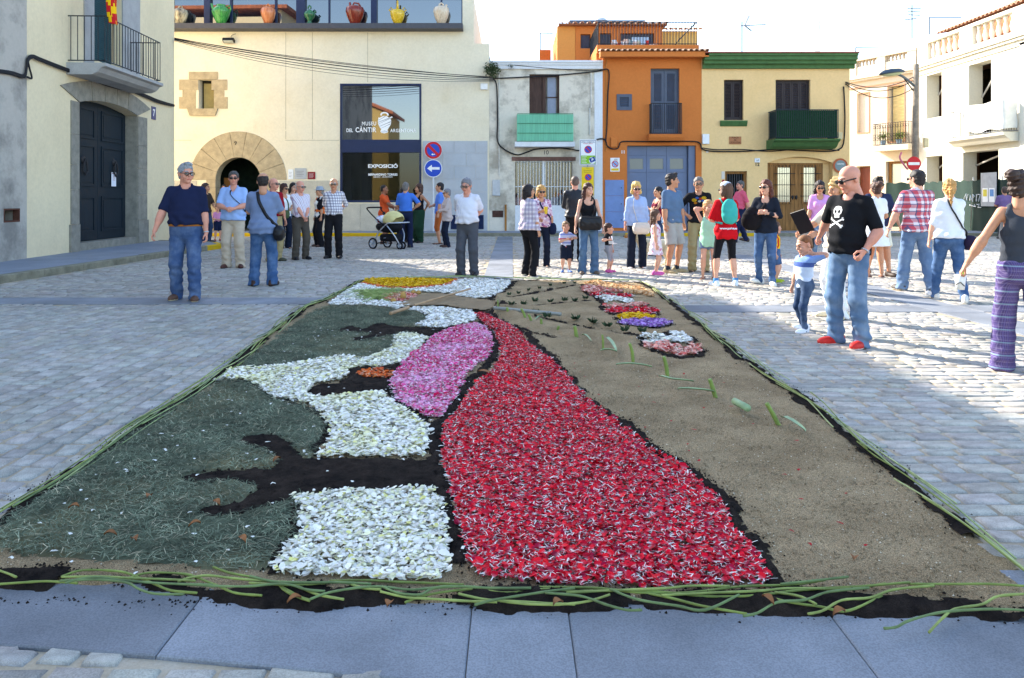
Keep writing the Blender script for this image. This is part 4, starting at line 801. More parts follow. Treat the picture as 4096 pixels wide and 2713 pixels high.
wbox('meter_box', 1412, 317, 1427, 340, .08, or_m, 'orange painted meter box under the cable on the orange house', 'meter box')
text('11', FM, *FM.uv(1440, 351.5), .02, .12, white_m, h11, 'number', bold=.03)
MB().tube([FM(FM.uv(1400.5, 0)[0], FM.uv(0, 350)[1], .03), FM(FM.uv(1400.5, 0)[0], FM.uv(0, 150)[1], .03), FM(FM.uv(1406, 0)[0], zO-.05, .03)], .02).build('drain_pipe', M('pipe_orange', '#b97a3c'), h11)
# terrace and roof room
zp0, zp1 = FM.uv(0, 114)[1]-.1, FM.uv(0, 102.5)[1]
p0, p1 = FM.uv(1381, 0)[0], FM.uv(1618, 0)[0]
MB().bar(FM, p0, zp0, p1, zp1, -.35, -.12).build('parapet', or_m, h11); MB().bar(FM, p0, 5.5, p0+.2, zp1, -5.2, -.36).build('parapet', or_m, h11); MB().bar(FM, p1-.2, 5.5, p1, zp1, -5.2, -.36).build('parapet', or_m, h11)
tr_z1 = FM.uv(0, 51.5, -.2)[1]
rail_bars(h11, FM(p0+.05, 0, -.24), FM(p1-.05, 0, -.24), 34, zp1, tr_z1, .016, iron); rail_bars(h11, FM(p0+.08, 0, -.4), FM(p0+.08, 0, -3.3), 16, zp1, tr_z1, .016, iron)
for z in (zp1+.06, tr_z1): MB().tube([FM(p0+.08, z, -3.4), FM(p0+.05, z, -.24), FM(p1-.05, z, -.24), FM(p1-.05, z, -3.4)], .018, 6).build('rail', iron, h11)
MB().tube([FM(p1-.1, tr_z1, -.24), FM(p1-.9, zp1, -.24)], .014).build('rail_stay', iron, h11)
FR = Facade((0, FY+3.4), (1, 0)); r0 = FR.uv(1330, 0)[0]; r1 = FR.uv(1531, 0)[0]; rz = FR.uv(0, 60)[1]
ho = [R4(FR, 1342, 112, 1365, 79), R4(FR, 1386, 112, 1413, 77), R4(FR, 1434, 112, 1512, 77)]
MB().solid([rloop(r0, 5, r1, rz)]+[rloop(*h) for h in ho], FR, -.25, 0).build('roof_room_wall', or_m, h11); MB().bar(FR, r0-.75, 5, r1, rz-.1, -3.5, -.26).build('roof_room_body', or_m, h11)
MB().bar(FR, r0-.75, 5, r0-.01, rz-.02, -.26, .0).build('roof_room_side', plaster('orange_sunlit', '#d9944e', '#c98745', .3), h11)  # sunlight on the room's left side, put into a paler orange render
for h in ho: louvre(FR, h[0]+.02, h[1]+.02, h[2]-.02, h[3]-.02, -.12, 14, slate, h11, 'shutter_slats')
MB().bar(FR, FR.uv(1461, 0)[0], ho[2][1], FR.uv(1500, 0)[0], ho[2][3]-.15, -.08, -.06).build('roof_window', glass_mat('roof_pane', '#8091ad', .1), h11)
tile_row(h11, FR(r0-.6, rz+.07, .12), FR(r1+.1, rz+.07, .12), 16); MB().bar(FR, r0-.7, rz-.02, r1+.15, rz+.05, -3.3, .25).build('roof', und, h11)
MB().bar(FR, r0-.2, rz+.16, r1-.6, rz+.38, -2, -.6).build('roof_parapet', slate, h11)
q = FR((r0+r1)/2-.6, rz+.38, -1.2); MB().lathe([(.3, 0), (.28, .12), (.2, .2), (.05, .26)], q, 14).build('roof_dome', M('dome_pale', '#c9ccd0'), h11, True)
# clothes airing on the rail
cl_cols = ['#e9e9e9', '#c9403f', '#dfe4ea', '#e8d9d0', '#7fa7b8', '#ffffff', '#d4d8c0']
for k in range(11):
    x = 1420+9.5*k; a = FM(FM.uv(x, 0, -.6)[0], zp1+.02, -.6); mb = MB(); w_ = rng.uniform(.06, .11); h_ = rng.uniform(.12, .3)
    vs = [a+Vector((sx*w_*(1+.2*math.sin(j+k)), .03*math.sin(2*j+sx+k), j*h_/4)) for j in range(5) for sx in (-1, 0, 1)]; mb.add(vs, [(3*j+i, 3*j+i+1, 3*j+i+4, 3*j+i+3) for j in range(4) for i in range(2)])
    tag(mb.build('laundry', M('laundry'+str(k % 7), cl_cols[k % 7]), None), ORD[k]+' piece of laundry from the left behind the terrace railing', 'laundry', 'laundry on the roof terrace')
FRy = Facade((0, FY+4.6), (1, 0)); a, b_ = FRy.uv(1530, 0)[0], FRy.uv(1612, 0)[0]; zz_ = FRy.uv(0, 72)[1]
yh = empty('rear_gable', FRy(a, 0, 0), 'yellow rear wall with tiled top behind the terrace railing', 'wall'); MB().bar(FRy, a, 5, b_, zz_, -.3, 0).build('wall', plaster('rear_yellow', '#d9b36a', '#c09a55', .3), yh); tile_row(yh, FRy(a+.1, zz_+.05, .05), FRy(b_+.05, zz_+.05, .05), 8)
# ---- yellow house no. 12
ye_m = plaster('yellow_render', '#edca92', '#cfa866', .5, .9, .7); green_m = M('cornice_green', '#466b3e', .7, .18, 5, .2); dkwood = M('dark_brown', '#322a2c', .6, .2); oak = M('oak', '#8a6236', .75, .3, 3, .3, 30, stretch=(7, 7, .5))
Y0, Y1 = FM.uv(1622, 0)[0], FM.uv(1964, 0)[0]; zY = FM.uv(0, 130)[1]
w1 = R4(FM, 1673.5, 278, 1718.5, 184.5); w2 = R4(FM, 1792.7, 330, 1873, 184.5); d1 = R4(FM, 1676, 532, 1727, 396); d1 = (d1[0], 0, d1[2], d1[3]); gt = R4(FM, 1774, 534, 1924.6, 376.6); ga = FM.uv(0, 362.7)[1]
gm = (gt[0]+gt[2])/2; gh = (gt[2]-gt[0])/2; rise = ga-gt[3]; rad = (gh*gh+rise*rise)/(2*rise); aa = math.degrees(math.asin(gh/rad)); garc = arc(gm, ga-rad, rad, 90+aa, 90-aa, 14)
outer = [(Y0, 0), (d1[0], 0), (d1[0], d1[3]), (d1[2], d1[3]), (d1[2], 0), (gt[0], 0)]+garc+[(gt[2], 0), (Y1, 0), (Y1, zY), (Y0, zY)]
h12, _ = house('yellow_house', 'yellow house with dark green cornice and wooden double gate', FM, outer, [rloop(*w1), rloop(*w2)], ye_m, 5)
for y0, y1, pr in ((128, 133, .42), (133, 142, .36), (142, 150, .26), (150, 159.6, .12)): MB().bar(FM, Y0+.02, FM.uv(0, y1)[1], Y1+.14, FM.uv(0, y0)[1]+.002, .001, pr).build('cornice', green_m, h12)
MB().bar(FM, Y0+.02, FM.uv(0, 127.9)[1], Y1+.16, FM.uv(0, 125.2)[1], -.2, .46).build('coping', M('coping_red', '#8a4a3c', .85, .25), h12)
for (wr, nl) in ((w1, 2), (w2, 4)):
    frame(FM, *wr, .035, -.22, -.12, dkwood, h12, 'window_frame')
    for k in range(nl):
        a = wr[0]+.035+(wr[2]-wr[0]-.07)*k/nl+.003; b_ = wr[0]+.035+(wr[2]-wr[0]-.07)*(k+1)/nl-.003
        lf = MB().solid([rloop(a, wr[1]+.035, b_, wr[3]-.035), rloop(a+.06, wr[1]+.12, b_-.06, wr[3]-.12)], FM, -.2, -.15).build('shutter_leaf', dkwood, h12); louvre(FM, a+.06, wr[1]+.12, b_-.06, wr[3]-.12, -.175, 24, dkwood, lf, 'slats')
sl = R4(FM, 1666, 288, 1727.6, 279, w=.1); MB().solid([[(0, sl[1]-.06), (.06, sl[1]-.04), (.14, sl[3]-.04), (.14, sl[3]), (0, sl[3])]], lambda u, v, w: Vector((w, FY-u, v)), sl[0], sl[2]).build('sill', green_m, h12)
bw_ = .85; b = R4(FM, 1795, 321, 1938, 254, w=bw_); 
MB().solid([[(0, b[1]-.33), (.45, b[1]-.33), (.62, b[1]-.25), (.75, b[1]-.12), (bw_+.04, b[1]-.06), (bw_+.06, b[1]), (0, b[1])]], lambda u, v, w: Vector((w, FY-u, v)), b[0]-.08, b[2]+.06).build('balcony_slab', green_m, h12)
balcony_rail(h12, FM, b[0], b[2], b[1]+.05, b[3], bw_, 30, 9, M('balcony_iron', '#232f36', .6, .1), .011, .018)
hg = MB(); hedge = stone('hedge_screen', '#1d4228', .45, .95, 25, 1)
hg.bar(FM, b[0]+.03, b[1]+.06, b[2]-.03, b[3]-.02, bw_-.06, bw_-.02); hg.bar(FM, b[0]+.025, b[1]+.06, b[0]+.06, b[3]-.02, .05, bw_-.065); hg.bar(FM, b[2]-.06, b[1]+.06, b[2]-.025, b[3]-.02, .05, bw_-.065); hg.build('hedge_screen', hedge, h12)
MB().bar(FM, d1[0]+.004, .12, d1[2]-.004, d1[3]-.004, -.29, -.25).build('door_backing', dark, h12); frame(FM, d1[0]+.003, .12, d1[2]-.003, d1[3]-.003, .09, -.25, -.12, oak, h12, 'door_frame')
rail_bars(h12, FM(d1[0]+.15, 0, -.2), FM(d1[2]-.15, 0, -.2), 7, .9, d1[3]-.1, .014, M('door_bar', '#4c5058', .5)); MB().bar(FM, d1[0]+.094, .13, d1[2]-.094, .9, -.24, -.18).build('door_panel', oak, h12)
ga_w = gt[2]-.26
MB().bar(FM, gt[0]+.005, gt[3]+.002, gt[2]-.005, ga-.02, -.28, -.2).build('gate_head', ye_m, h12)
nb = 14; gw = (ga_w-gt[0])
wins = [(1798.5, 1825), (1858.5, 1884)]; wz = (FM.uv(0, 468)[1], FM.uv(0, 387)[1])
wr = [R4(FM, a, 468, b_, 387, w=-.25) for a, b_ in wins]
for k in range(nb):
    a = gt[0]+.006+gw*k/nb; b_ = gt[0]+gw*(k+1)/nb-.004; ins = [w_ for w_ in wr if w_[0] < (a+b_)/2 < w_[2]]
    if ins: MB().bar(FM, a, .13, b_, ins[0][1]-.05, -.28, -.235+.004*(k % 2)).build('plank', oak, h12); MB().bar(FM, a, ins[0][3]+.05, b_, gt[3], -.28, -.235+.004*(k % 2)).build('plank', oak, h12)
    else: MB().bar(FM, a, .13, b_, gt[3], -.28, -.235+.004*(k % 2)).build('plank', oak, h12)
for w_ in wr:
    w_ = (w_[0]-.06, w_[1], w_[2]+.06, w_[3]); wf = frame(FM, w_[0]-.03, w_[1]-.05, w_[2]+.03, w_[3]+.05, .06, -.27, -.2, oak, h12, 'gate_window'); MB().bar(FM, w_[0]+.03, w_[1]+.01, w_[2]-.03, w_[3]-.01, -.27, -.262).build('pane', glass_mat('gate_glass', '#8f947f', .35), wf)
    for k in range(4): u = w_[0]+(w_[2]-w_[0])*(k+.6)/4.2; MB().tube([FM(u, w_[1]-.06, -.17), FM(u, w_[3]+.08, -.17)], .011, 6).build('bar', iron, wf)
    for k in range(3): z = w_[1]+(w_[3]-w_[1])*(.18+.32*k); MB().tube([FM(w_[0]-.12, z, -.155), FM(w_[2]+.12, z, -.155)], .013, 6).build('bar', iron, wf)
st = MB()
for k in range(24): q = FM(gt[0]+gw*(k+.5)/24, gt[3]-.1, -.225); st.lathe([(.014, 0), (.01, .006)], q, 6, Matrix.Rotation(R(90), 4, 'X'))
tag(st.build('stud', iron, h12), kind='stuff')
for u in (-.07, .07): a = (gt[0]+ga_w)/2+u; MB().lathe([(.02, 0), (.045, .02), (.02, .05)], FM(a, 1.35, -.22), 10, Matrix.Rotation(R(90), 4, 'X'), 1, 1.8).build('knocker', iron, h12)
pl = wbox('street_plaque', 1685.8, 315.8, 1713.6, 333.3, .03, M('plaque_brown', '#a9714a', .6), 'brown street name plaque on the yellow house', 'plaque', bev=.004)
for s_, y, h_, w_ in (('PLAÇA', 318.6, .075, None), ('de', 323.5, .06, None), ("L'ESGLÉSIA", 329.2, .085, .4)): text(s_, FM, *FM.uv(1699.5, y, .035), .0345, h_, M('plaque_text', '#4a2a1c'), pl, width=w_, bold=.01)
wbox('meter_box', 1624, 310, 1640, 333, .1, white_m, 'white meter box at the left edge of the yellow house', 'meter box'); wbox('meter_box', 1936, 306, 1948, 322, .1, M('cream_box', '#d2c49c'), 'cream cable box at the right edge of the yellow house', 'meter box')
wbox('small_plate', 1632.5, 347, 1637.5, 353, .03, white_m, 'tiny white plate below the white meter box', 'plate', bev=.003)
pl = wbox('number_plate', 1744.6, 366, 1756.5, 375.5, .02, M('enamel', '#dfe3e8', .3), 'white enamel plate above the number twelve', 'plate', bev=.003); text('aR', FM, *FM.uv(1750.8, 371), .0235, .07, black, pl, shear=.2)
text('12', FM, *FM.uv(1751, 380), .01, .13, black, h12, 'number', bold=.03)
q = FM(*FM.uv(1943, 383, .06), .06); rs = empty('round_sign', q, 'round orange and grey sign at the right edge of the yellow house', 'sign')
mb = MB(); disc(mb, FM, q.x, q.z, .27, .03, .05); mb.build('plate', M('sign_orange', '#a8542c', .5), rs); mb = MB(); disc(mb, FM, q.x, q.z, .2, .05, .055); mb.build('centre_disc', M('sign_grey', '#76888c', .5), rs); text('CENTRE', FM, q.x, q.z+.06, .058, .055, white_m, rs, bold=.02)
for x0, y0, x1, y1, m in ((1668, 396.5, 1675, 414, '#d8cfc4'), (1669, 416, 1674.5, 424.5, '#a02a34')): wbox('notice', x0, y0, x1, y1, .012, M('notice'+m, m), 'small printed notice left of the narrow door' if m[1] == 'd' else 'small red notice left of the narrow door', 'notice', bev=.002)
# parking sign and vado sign
vs_ = wbox('no_parking_plate', 1410.8, 365, 1432.3, 397, .012, white_m, 'white no parking plate with yellow base on the orange house', 'sign', bev=.003)
q = FM.uv(1421.8, 379.5, .014); mb = MB(); disc(mb, FM, *q, .125, .0145, .018); mb.build('ring', red_s, vs_); mb = MB(); disc(mb, FM, *q, .1, .018, .02); mb.build('disc', M('pale_blue', '#8fb1dc'), vs_)
mb = MB(); mb.solid([[(q[0]-.08, q[1]+.06), (q[0]-.06, q[1]+.08), (q[0]+.08, q[1]-.06), (q[0]+.06, q[1]-.08)][::-1]], FM, .02, .022); mb.build('slash', red_s, vs_)
a, b_ = FM.uv(1413, 394.8, .015), FM.uv(1430, 389.5, .015); MB().bar(FM, a[0], a[1], b_[0], b_[1], .0145, .017).build('yellow_band', yel_s, vs_); MB().bar(FM, FM.uv(1419.5, 0)[0], FM.uv(0, 368.6)[1], FM.uv(1427.5, 0)[0], FM.uv(0, 367.8)[1], .0145, .016).bar(FM, FM.uv(1419.5, 0)[0], FM.uv(0, 370.8)[1], FM.uv(1427.5, 0)[0], FM.uv(0, 370)[1], .0145, .016).build('print', black, vs_)
FS = Facade((0, FY-1.0), (1, 0))
q = FS.uv(1359, 382); pz = empty('parking_sign', FS(q[0], 0.12, 0), 'white and green commercial zone parking sign on a grey post', 'sign')
MB().tube([FS(q[0], .1, -.06), FS(q[0], FS.uv(0, 330)[1], -.06)], .03, 10).build('post', grey_metal, pz)
a, b_ = FS.uv(1339.8, 382), FS.uv(1379, 322.8); rot = lambda u, v, w=0: FS(u, v, w)
bd = MB().cbox(FS((a[0]+b_[0])/2, (a[1]+b_[1])/2, 0), (b_[0]-a[0], .02, b_[1]-a[1]), None, .008).build('board', white_m, pz); W_, H_ = b_[0]-a[0], b_[1]-a[1]
frame(FS, a[0]+.025, a[1]+.025, b_[0]-.025, b_[1]-.025, .014, .0105, .013, M('sign_navy', '#1c3a6e'), bd, 'border')
text('ZONA COMERCIAL', FS, (a[0]+b_[0])/2, b_[1]-.09, .013, .045, M('sign_navy', '#1c3a6e'), bd, width=W_*.8, bold=.02); text('HORARI LIMITAT', FS, (a[0]+b_[0])/2, b_[1]-.145, .013, .035, red_s, bd, width=W_*.58, bold=.01)
def noparking(fr, c, r, w, parent, cross=False, ringm=None):
    mb = MB(); disc(mb, fr, *c, r, w, w+.003); mb.build('ring', ringm or red_s, parent); mb = MB(); disc(mb, fr, *c, r*.8, w+.003, w+.006); mb.build('disc', blue_s, parent); mb = MB()
    for sg in ((1, -1) if cross else (1,)): t = .07*r*1.5; d = .58*r; mb.solid([[(c[0]-sg*d-t, c[1]+d-t), (c[0]+sg*d-t, c[1]-d-t), (c[0]+sg*d+t, c[1]-d+t), (c[0]-sg*d+t, c[1]+d+t)][::(-1 if sg < 0 else 1)]], fr, w+.006, w+.008+.001*sg)
    mb.build('slash', red_s, parent)
noparking(FS, ((a[0]+b_[0])/2, a[1]+H_*.61), .135*W_/.6, .0105, bd)
gu = lambda f: a[0]+W_*f; gv = lambda f: a[1]+H_*f
MB().bar(FS, gu(.08), gv(.055), gu(.92), gv(.375), .0105, .0125).build('green_field', M('sign_green', '#86bb22'), bd)
mb = MB(); disc(mb, FS, gu(.75), gv(.19), W_*.2, .0125, .014); mb.build('white_ring', white_m, bd); rot_ = [(gu(.75)+x*math.cos(.4)-y*math.sin(.4), gv(.21)+x*math.sin(.4)+y*math.cos(.4)) for x, y in ((-.1, -.08), (.1, -.08), (.1, .08), (-.1, .08))]; MB().solid([rot_], FS, .014, .016).build('blue_square', M('sign_navy2', '#1d418f'), bd); text('P', FS, gu(.76), gv(.21), .0165, .1, white_m, bd, bold=.03)
mb = MB()
for k in range(5): mb.bar(FS, gu(.12), gv(.32-.055*k), gu(.42-.06*(k % 2)), gv(.335-.055*k), .0126, .0142)
mb.build('print', white_m, bd)
a, b_ = FS.uv(1344.5, 452), FS.uv(1372.5, 386.5); yb = MB().bar(FS, a[0], a[1], b_[0], b_[1], -.02, -.008).build('yellow_notice', yel_s, pz); cx_ = (a[0]+b_[0])/2
text('Senyalització', FS, cx_, b_[1]-.12, -.007, .045, black, yb, width=.3); text('Excepcional', FS, cx_, b_[1]-.18, -.007, .045, black, yb, width=.26); noparking(FS, (cx_+.02, b_[1]-.36), .125, -.0075, yb, True, M('sign_orange_ring', '#d84a1c')); MB().bar(FS, cx_-.06, b_[1]-.04, cx_+.06, b_[1]-.03, -.0078, -.006).build('print', black, yb)
# round traffic signs by the museum
FT = Facade((0, FY-.45), (1, 0)); q1, q2 = FT.uv(1001.5, 347.5), FT.uv(1001.5, 389.5)
ts = empty('traffic_sign', FT(q1[0], .12, 0), 'no parking and white arrow round signs on one white post', 'sign'); MB().tube([FT(q1[0], .1, -.05), FT(q1[0], q1[1]+.3, -.05)], .032, 10).build('post', M('post_white', '#c9ccd2', .5), ts)
for (c, m) in ((q1, red_s), (q2, white_m)):
    mb = MB(); disc(mb, FT, *c, .325, -.012, .004, 40); pb = mb.build('plate', M('plate_rim', '#d8dade', .4), ts); mb = MB(); disc(mb, FT, *c, .312, .004, .007, 40); mb.build('ring', m, pb); mb = MB(); disc(mb, FT, *c, .23 if m is red_s else .30, .007, .010, 40); mb.build('disc', blue_s, pb)
    if m is red_s:
        t = .035; d = .17; MB().solid([[(c[0]-d-t, c[1]+d-t), (c[0]+d-t, c[1]-d-t), (c[0]+d+t, c[1]-d+t), (c[0]-d+t, c[1]+d+t)]], FT, .010, .013).build('slash', red_s, pb); MB().solid([[(c[0]-.07, c[1]-.15), (c[0]-.02, c[1]-.19), (c[0]-.02, c[1]-.165), (c[0]+.06, c[1]-.165), (c[0]+.06, c[1]-.135), (c[0]-.02, c[1]-.135), (c[0]-.02, c[1]-.11)]], FT, .010, .012).build('small_arrow', white_m, pb)
    else: MB().solid([[(c[0]-.22, c[1]), (c[0]-.05, c[1]-.13), (c[0]-.05, c[1]-.045), (c[0]+.23, c[1]-.045), (c[0]+.23, c[1]+.045), (c[0]-.05, c[1]+.045), (c[0]-.05, c[1]+.13)]], FT, .010, .013).build('arrow', white_m, pb)
# ---- left house no. 7 and its grey neighbour
p0, p1 = Vector((-9.76, 14.3)), Vector((-10.13, 22.5)); FLF = Facade(p0, p1-p0); LEN = (p1-p0).length
cream = plaster('cream_render', '#e8d8b4', '#b5a584', .65, .92, .7); greyp = plaster('grey_plaster', '#b9b3a9', '#6d6a66', .9, .95, .8, .46, .6); granite = stone('grey_granite', '#8f8b80', .22, .85, 6, .5); paleg = stone('pale_granite', '#a9a9a8', .12, .8, 3, .3)
ub = FLF.uv(60, 400)[0]
door_o = (FLF.uv(181, 400)[0], FLF.uv(317, 400)[0]); dzt = FLF.uv(181, 236)[1]; dmid = (door_o[0]+door_o[1])/2; dzm = dzt+.16
gh = (door_o[1]-door_o[0])/2; rise = .16; rad = (gh*gh+rise*rise)/(2*rise); aa = math.degrees(math.asin(gh/rad)); darc = arc(dmid, dzm-rad, rad, 90+aa, 90-aa, 12)
bd_ = (FLF.uv(215, 100)[0], 4.62, FLF.uv(281, 100)[0], 7.6)
outer = [(ub, 0), (door_o[0], 0)]+darc+[(door_o[1], 0), (LEN, 0), (LEN, 9.6), (ub, 9.6)]
h7 = empty('cream_house', FLF(4, 0, 0), 'tall cream house with big dark blue door and iron balcony on the left', 'building')
MB().solid([outer, rloop(*bd_)], FLF, -.4, 0).build('wall', cream, h7); MB().bar(FLF, ub+.004, 0, LEN-.004, 9.3, -9, -.403).build('rear_body', cream, h7)
MB().bar(FLF, ub-.1, 9.602, LEN+.3, 9.75, -9, .35).build('roof', tile_m, h7)
so = (FLF.uv(162.5, 400)[0], FLF.uv(338, 400)[0]); zs = .12
for sgn in (0, 1):
    z = zs; a, b_ = ((so[0], door_o[0]-.004) if sgn == 0 else (door_o[1]+.004, so[1])); k = 0
    while z < dzt-.05:
        h = rng.uniform(.55, .8) if k else .62; h = dzt-z if dzt-z-h < .3 else h
        MB().bar(FLF, a-(.05 if k == 0 and sgn == 0 else 0), z+.003, b_+(.05 if k == 0 and sgn else 0), z+h-.003, .001, .05 if k == 0 else .03).build('jamb_stone', granite, h7); z += h; k += 1
    MB().bar(FLF, *( (door_o[0]-.004, zs, door_o[0]+.012, dzt) if sgn == 0 else (door_o[1]-.012, zs, door_o[1]+.004, dzt)), -.39, .0).build('reveal_stone', granite, h7)
oarc = arc(dmid, dzm-rad, rad+.42, 90+aa+1, 90-aa-1, 10); n5 = 5
for k in range(n5):
    a0, a1 = 90+aa-2*aa*k/n5-.1, 90+aa-2*aa*(k+1)/n5+.1; ex = 5.5; o0 = a0+(ex if k == 0 else 0); o1 = a1-(ex if k == n5-1 else 0)
    MB().solid([(arc(dmid, dzm-rad, rad+.003, a0, a1, 3)+arc(dmid, dzm-rad, rad+.46, o1, o0, 3))[::-1]], FLF, .001, .03).build('arch_stone', granite, h7)
blued = M('door_blue', '#15222c', .6, .2, 3, .2, 30, stretch=(6, 6, .5)); MB().bar(FLF, door_o[0]+.01, .3, door_o[1]-.01, dzm, -.39, -.33).build('door_backing', blued, h7)
MB().bar(FLF, door_o[0]+.012, .12, door_o[1]-.012, .3, -.42, -.02).build('threshold', granite, h7)
for k, (a, b_) in enumerate(((door_o[0]+.02, dmid-.006), (dmid+.006, door_o[1]-.02))):
    lf = MB().bar(FLF, a, .32, b_, dzt+.05, -.33, -.30).build('door_leaf', blued, h7); zz = (.45, .62, 1.45, 1.75, 2.7, 2.8, dzt+.03)
    for z0, z1 in ((.5, 1.38), (1.62, 2.62), (2.76, dzt-.02)):
        frame(FLF, a+.16, z0, b_-.16, z1, .05, -.30, -.275, blued, lf, 'moulding'); MB().bar(FLF, a+.26, z0+.1, b_-.26, z1-.1, -.30, -.285).build('field_panel', blued, lf)
    q = FLF((a+b_)/2+.05*k, 2.25, -.27); kn = M('knocker_iron', '#2c2a2c', .6, .2); MB().lathe([(.1, 0), (.08, .02), (.02, .04)], q, 8, Matrix.Rotation(R(90), 4, 'Y')).build('knocker_plate', kn, lf)
    MB().tube([q+Vector((.05, dy, dz)) for dy, dz in ((0, .02), (-.07, -.12), (-.09, -.28), (0, -.36), (.09, -.28), (.07, -.12), (0, .02))], .022, 6).build('knocker_ring', kn, lf)
q = FLF.uv(259, 414, -.3); tag(MB().bar(FLF, q[0]-.12, q[1]-.19, q[0]+.12, q[1]+.17, -.26, -.255).build('paper_notice', M('paper', '#e2e4ee', .8, .02)), 'white paper notice taped to the blue door', 'notice')
qq = bpy.data.objects['paper_notice']; t = MB(); t.bar(FLF, q[0]-.1, q[1]+.135, q[0]+.1, q[1]+.15, -.2545, -.2535); [t.bar(FLF, q[0]-.06, q[1]+.07-.05*k, q[0]+.06, q[1]+.08-.05*k, -.2545, -.2535) for k in range(3)]; t.build('print', M('print_red', '#8f3a44'), qq)
q = FLF.uv(356, 261, .02); np_ = tag(MB().bar(FLF, q[0]-.13, q[1]-.19, q[0]+.13, q[1]+.17, .002, .02).build('number_plate', M('enamel_blue', '#1f2f6e', .3)), 'small blue enamel house number plate on the cream house', 'plate'); text('7', FLF, q[0], q[1], .022, .2, white_m, np_, bold=.03)
# balcony
wB_ = .8; bz = 4.6; ba, bb = FLF.uv(242.5, 142, wB_)[0], FLF.uv(370, 196, wB_)[0]; bz = (FLF.uv(242.5, 142, wB_)[1]+FLF.uv(370, 196, wB_)[1])/2
MB().solid([[(0, bz-.26), (wB_-.25, bz-.26), (wB_-.12, bz-.2), (wB_-.04, bz-.1), (wB_+.05, bz-.07), (wB_+.05, bz), (0, bz)]], lambda u, v, w: FLF(w, v, u), ba-.08, bb+.08).build('balcony_slab', paleg, h7)
rzt = FLF.uv(242.5, 37.5, wB_)[1]; balcony_rail(h7, FLF, ba, bb, bz+.06, rzt, wB_, 22, 5, M('balcony_blackiron', '#20252d', .5, .1), .009, .014)
for sgn, (a, b_) in enumerate(((FLF.uv(193, 100)[0], bd_[0]-.003), (bd_[2]+.003, FLF.uv(321, 100)[0]))): MB().bar(FLF, a, bz, b_, 7.9, .001, .035).build('window_surround', paleg, h7)
shu = M('shutter_blue', '#23474f', .6, .15); MB().bar(FLF, bd_[0]+.005, bz, bd_[2]-.005, bd_[3], -.3, -.26).build('shutter', shu, h7); louvre(FLF, bd_[0]+.08, bz+.1, bd_[2]-.08, bd_[3]-.1, -.24, 60, shu, h7, 'slats', .012)
# flag
fq = FLF((ba+bb)/2-1.1, rzt+.9, wB_+.05); flag = MB(); nu, nv = 18, 26
fa = lambda: 0
for j in range(nv+1):
    for i in range(nu+1):
        s_, t_ = i/nu, j/nv; y = (s_-.5)*(.62-.45*t_)+.05*math.sin(9*s_+4*t_)+.12*t_*s_; x = .06*math.sin(14*s_+2*t_)+.04*math.sin(6*t_); flag.v.append(tuple(fq+FLF.n*x+FLF.t*(y-.1)+Vector((0, 0, .9-1.9*t_+.25*s_-.25*t_*s_))))
fi = lambda i, j: j*(nu+1)+i
for j in range(nv):
    for i in range(nu): flag.f.append((fi(i, j), fi(i+1, j), fi(i+1, j+1), fi(i, j+1))); flag.m.append(0 if int((j+i*.55)/2.6) % 2 else 1)
fe = empty('flag', fq, 'yellow and red striped flag hanging from the iron balcony', 'flag'); flag.build('cloth', [M('flag_yellow', '#f0c400', .8, .05), M('flag_red', '#c4161c', .8, .05)], fe, True); MB().tube([FLF((ba+bb)/2-1.05, bz+.1, wB_-.03), fq+Vector((-.08, .1, 1.2))], .014).build('pole', M('flag_pole', '#8d7b60'), fe)
# grey neighbour
hg_ = empty('grey_house', FLF(-4, 0, 0), 'weathered grey plaster house at the left edge of the picture', 'building')
vn = (FLF.uv(6, 500)[0], FLF.uv(44, 500)[0]); vz = (FLF.uv(25, 514)[1], FLF.uv(25, 482)[1])
MB().solid([rloop(-9, 0, ub-.004, 9.3), rloop(vn[0], vz[0], vn[1], vz[1])], FLF, -.4, .02).build('wall', greyp, hg_); MB().bar(FLF, -9, 0, ub-.01, 9.1, -9, -.403).build('rear_body', greyp, hg_)
MB().bar(FLF, -9, 9.302, ub-.11, 9.45, -9, .35).build('roof', tile_m, hg_)
frame(FLF, vn[0]+.003, vz[0]+.003, vn[1]-.003, vz[1]-.003, .03, -.1, .022, M('rust_frame', '#5a3a2e', .9, .3), hg_, 'vent_frame'); MB().bar(FLF, vn[0]+.03, vz[0]+.03, vn[1]-.03, vz[1]-.03, -.3, -.25).build('vent_back', M('vent_dark', '#2b221c', 1, .4), hg_)
# cables on the left houses
zc = lambda x, y, w=.06: FLF(*FLF.uv(x*.25798, y*.25798, w), w)
for k, dy in enumerate((-5, 5, 14)): cable('wall_cable', [zc(-60, 632+dy), zc(0, 635+dy), zc(110, 652+dy), zc(215, 680+dy), zc(238, 610+dy), zc(250, 530+dy*1.5), zc(290, 502+dy), zc(350, 525+dy), zc(520, 592+dy), zc(690, 655+dy), zc(820, 700+dy), zc(1000, 765+dy), zc(1180, 808+dy), zc(1300, 855+dy), zc(1420, 905+dy), zc(1560, 945+dy*.5)], .022, None, ('upper', 'middle', 'lower')[k]+' strand of the black cable run clipped along the left house fronts', 'cable', group='cables on the left houses')
cable('wall_cable', [zc(245, 690), zc(285, 700), zc(262, 600), zc(255, 540), zc(300, 515)], .02, None, 'short looped black cable at the joint of the grey and cream house', 'cable')
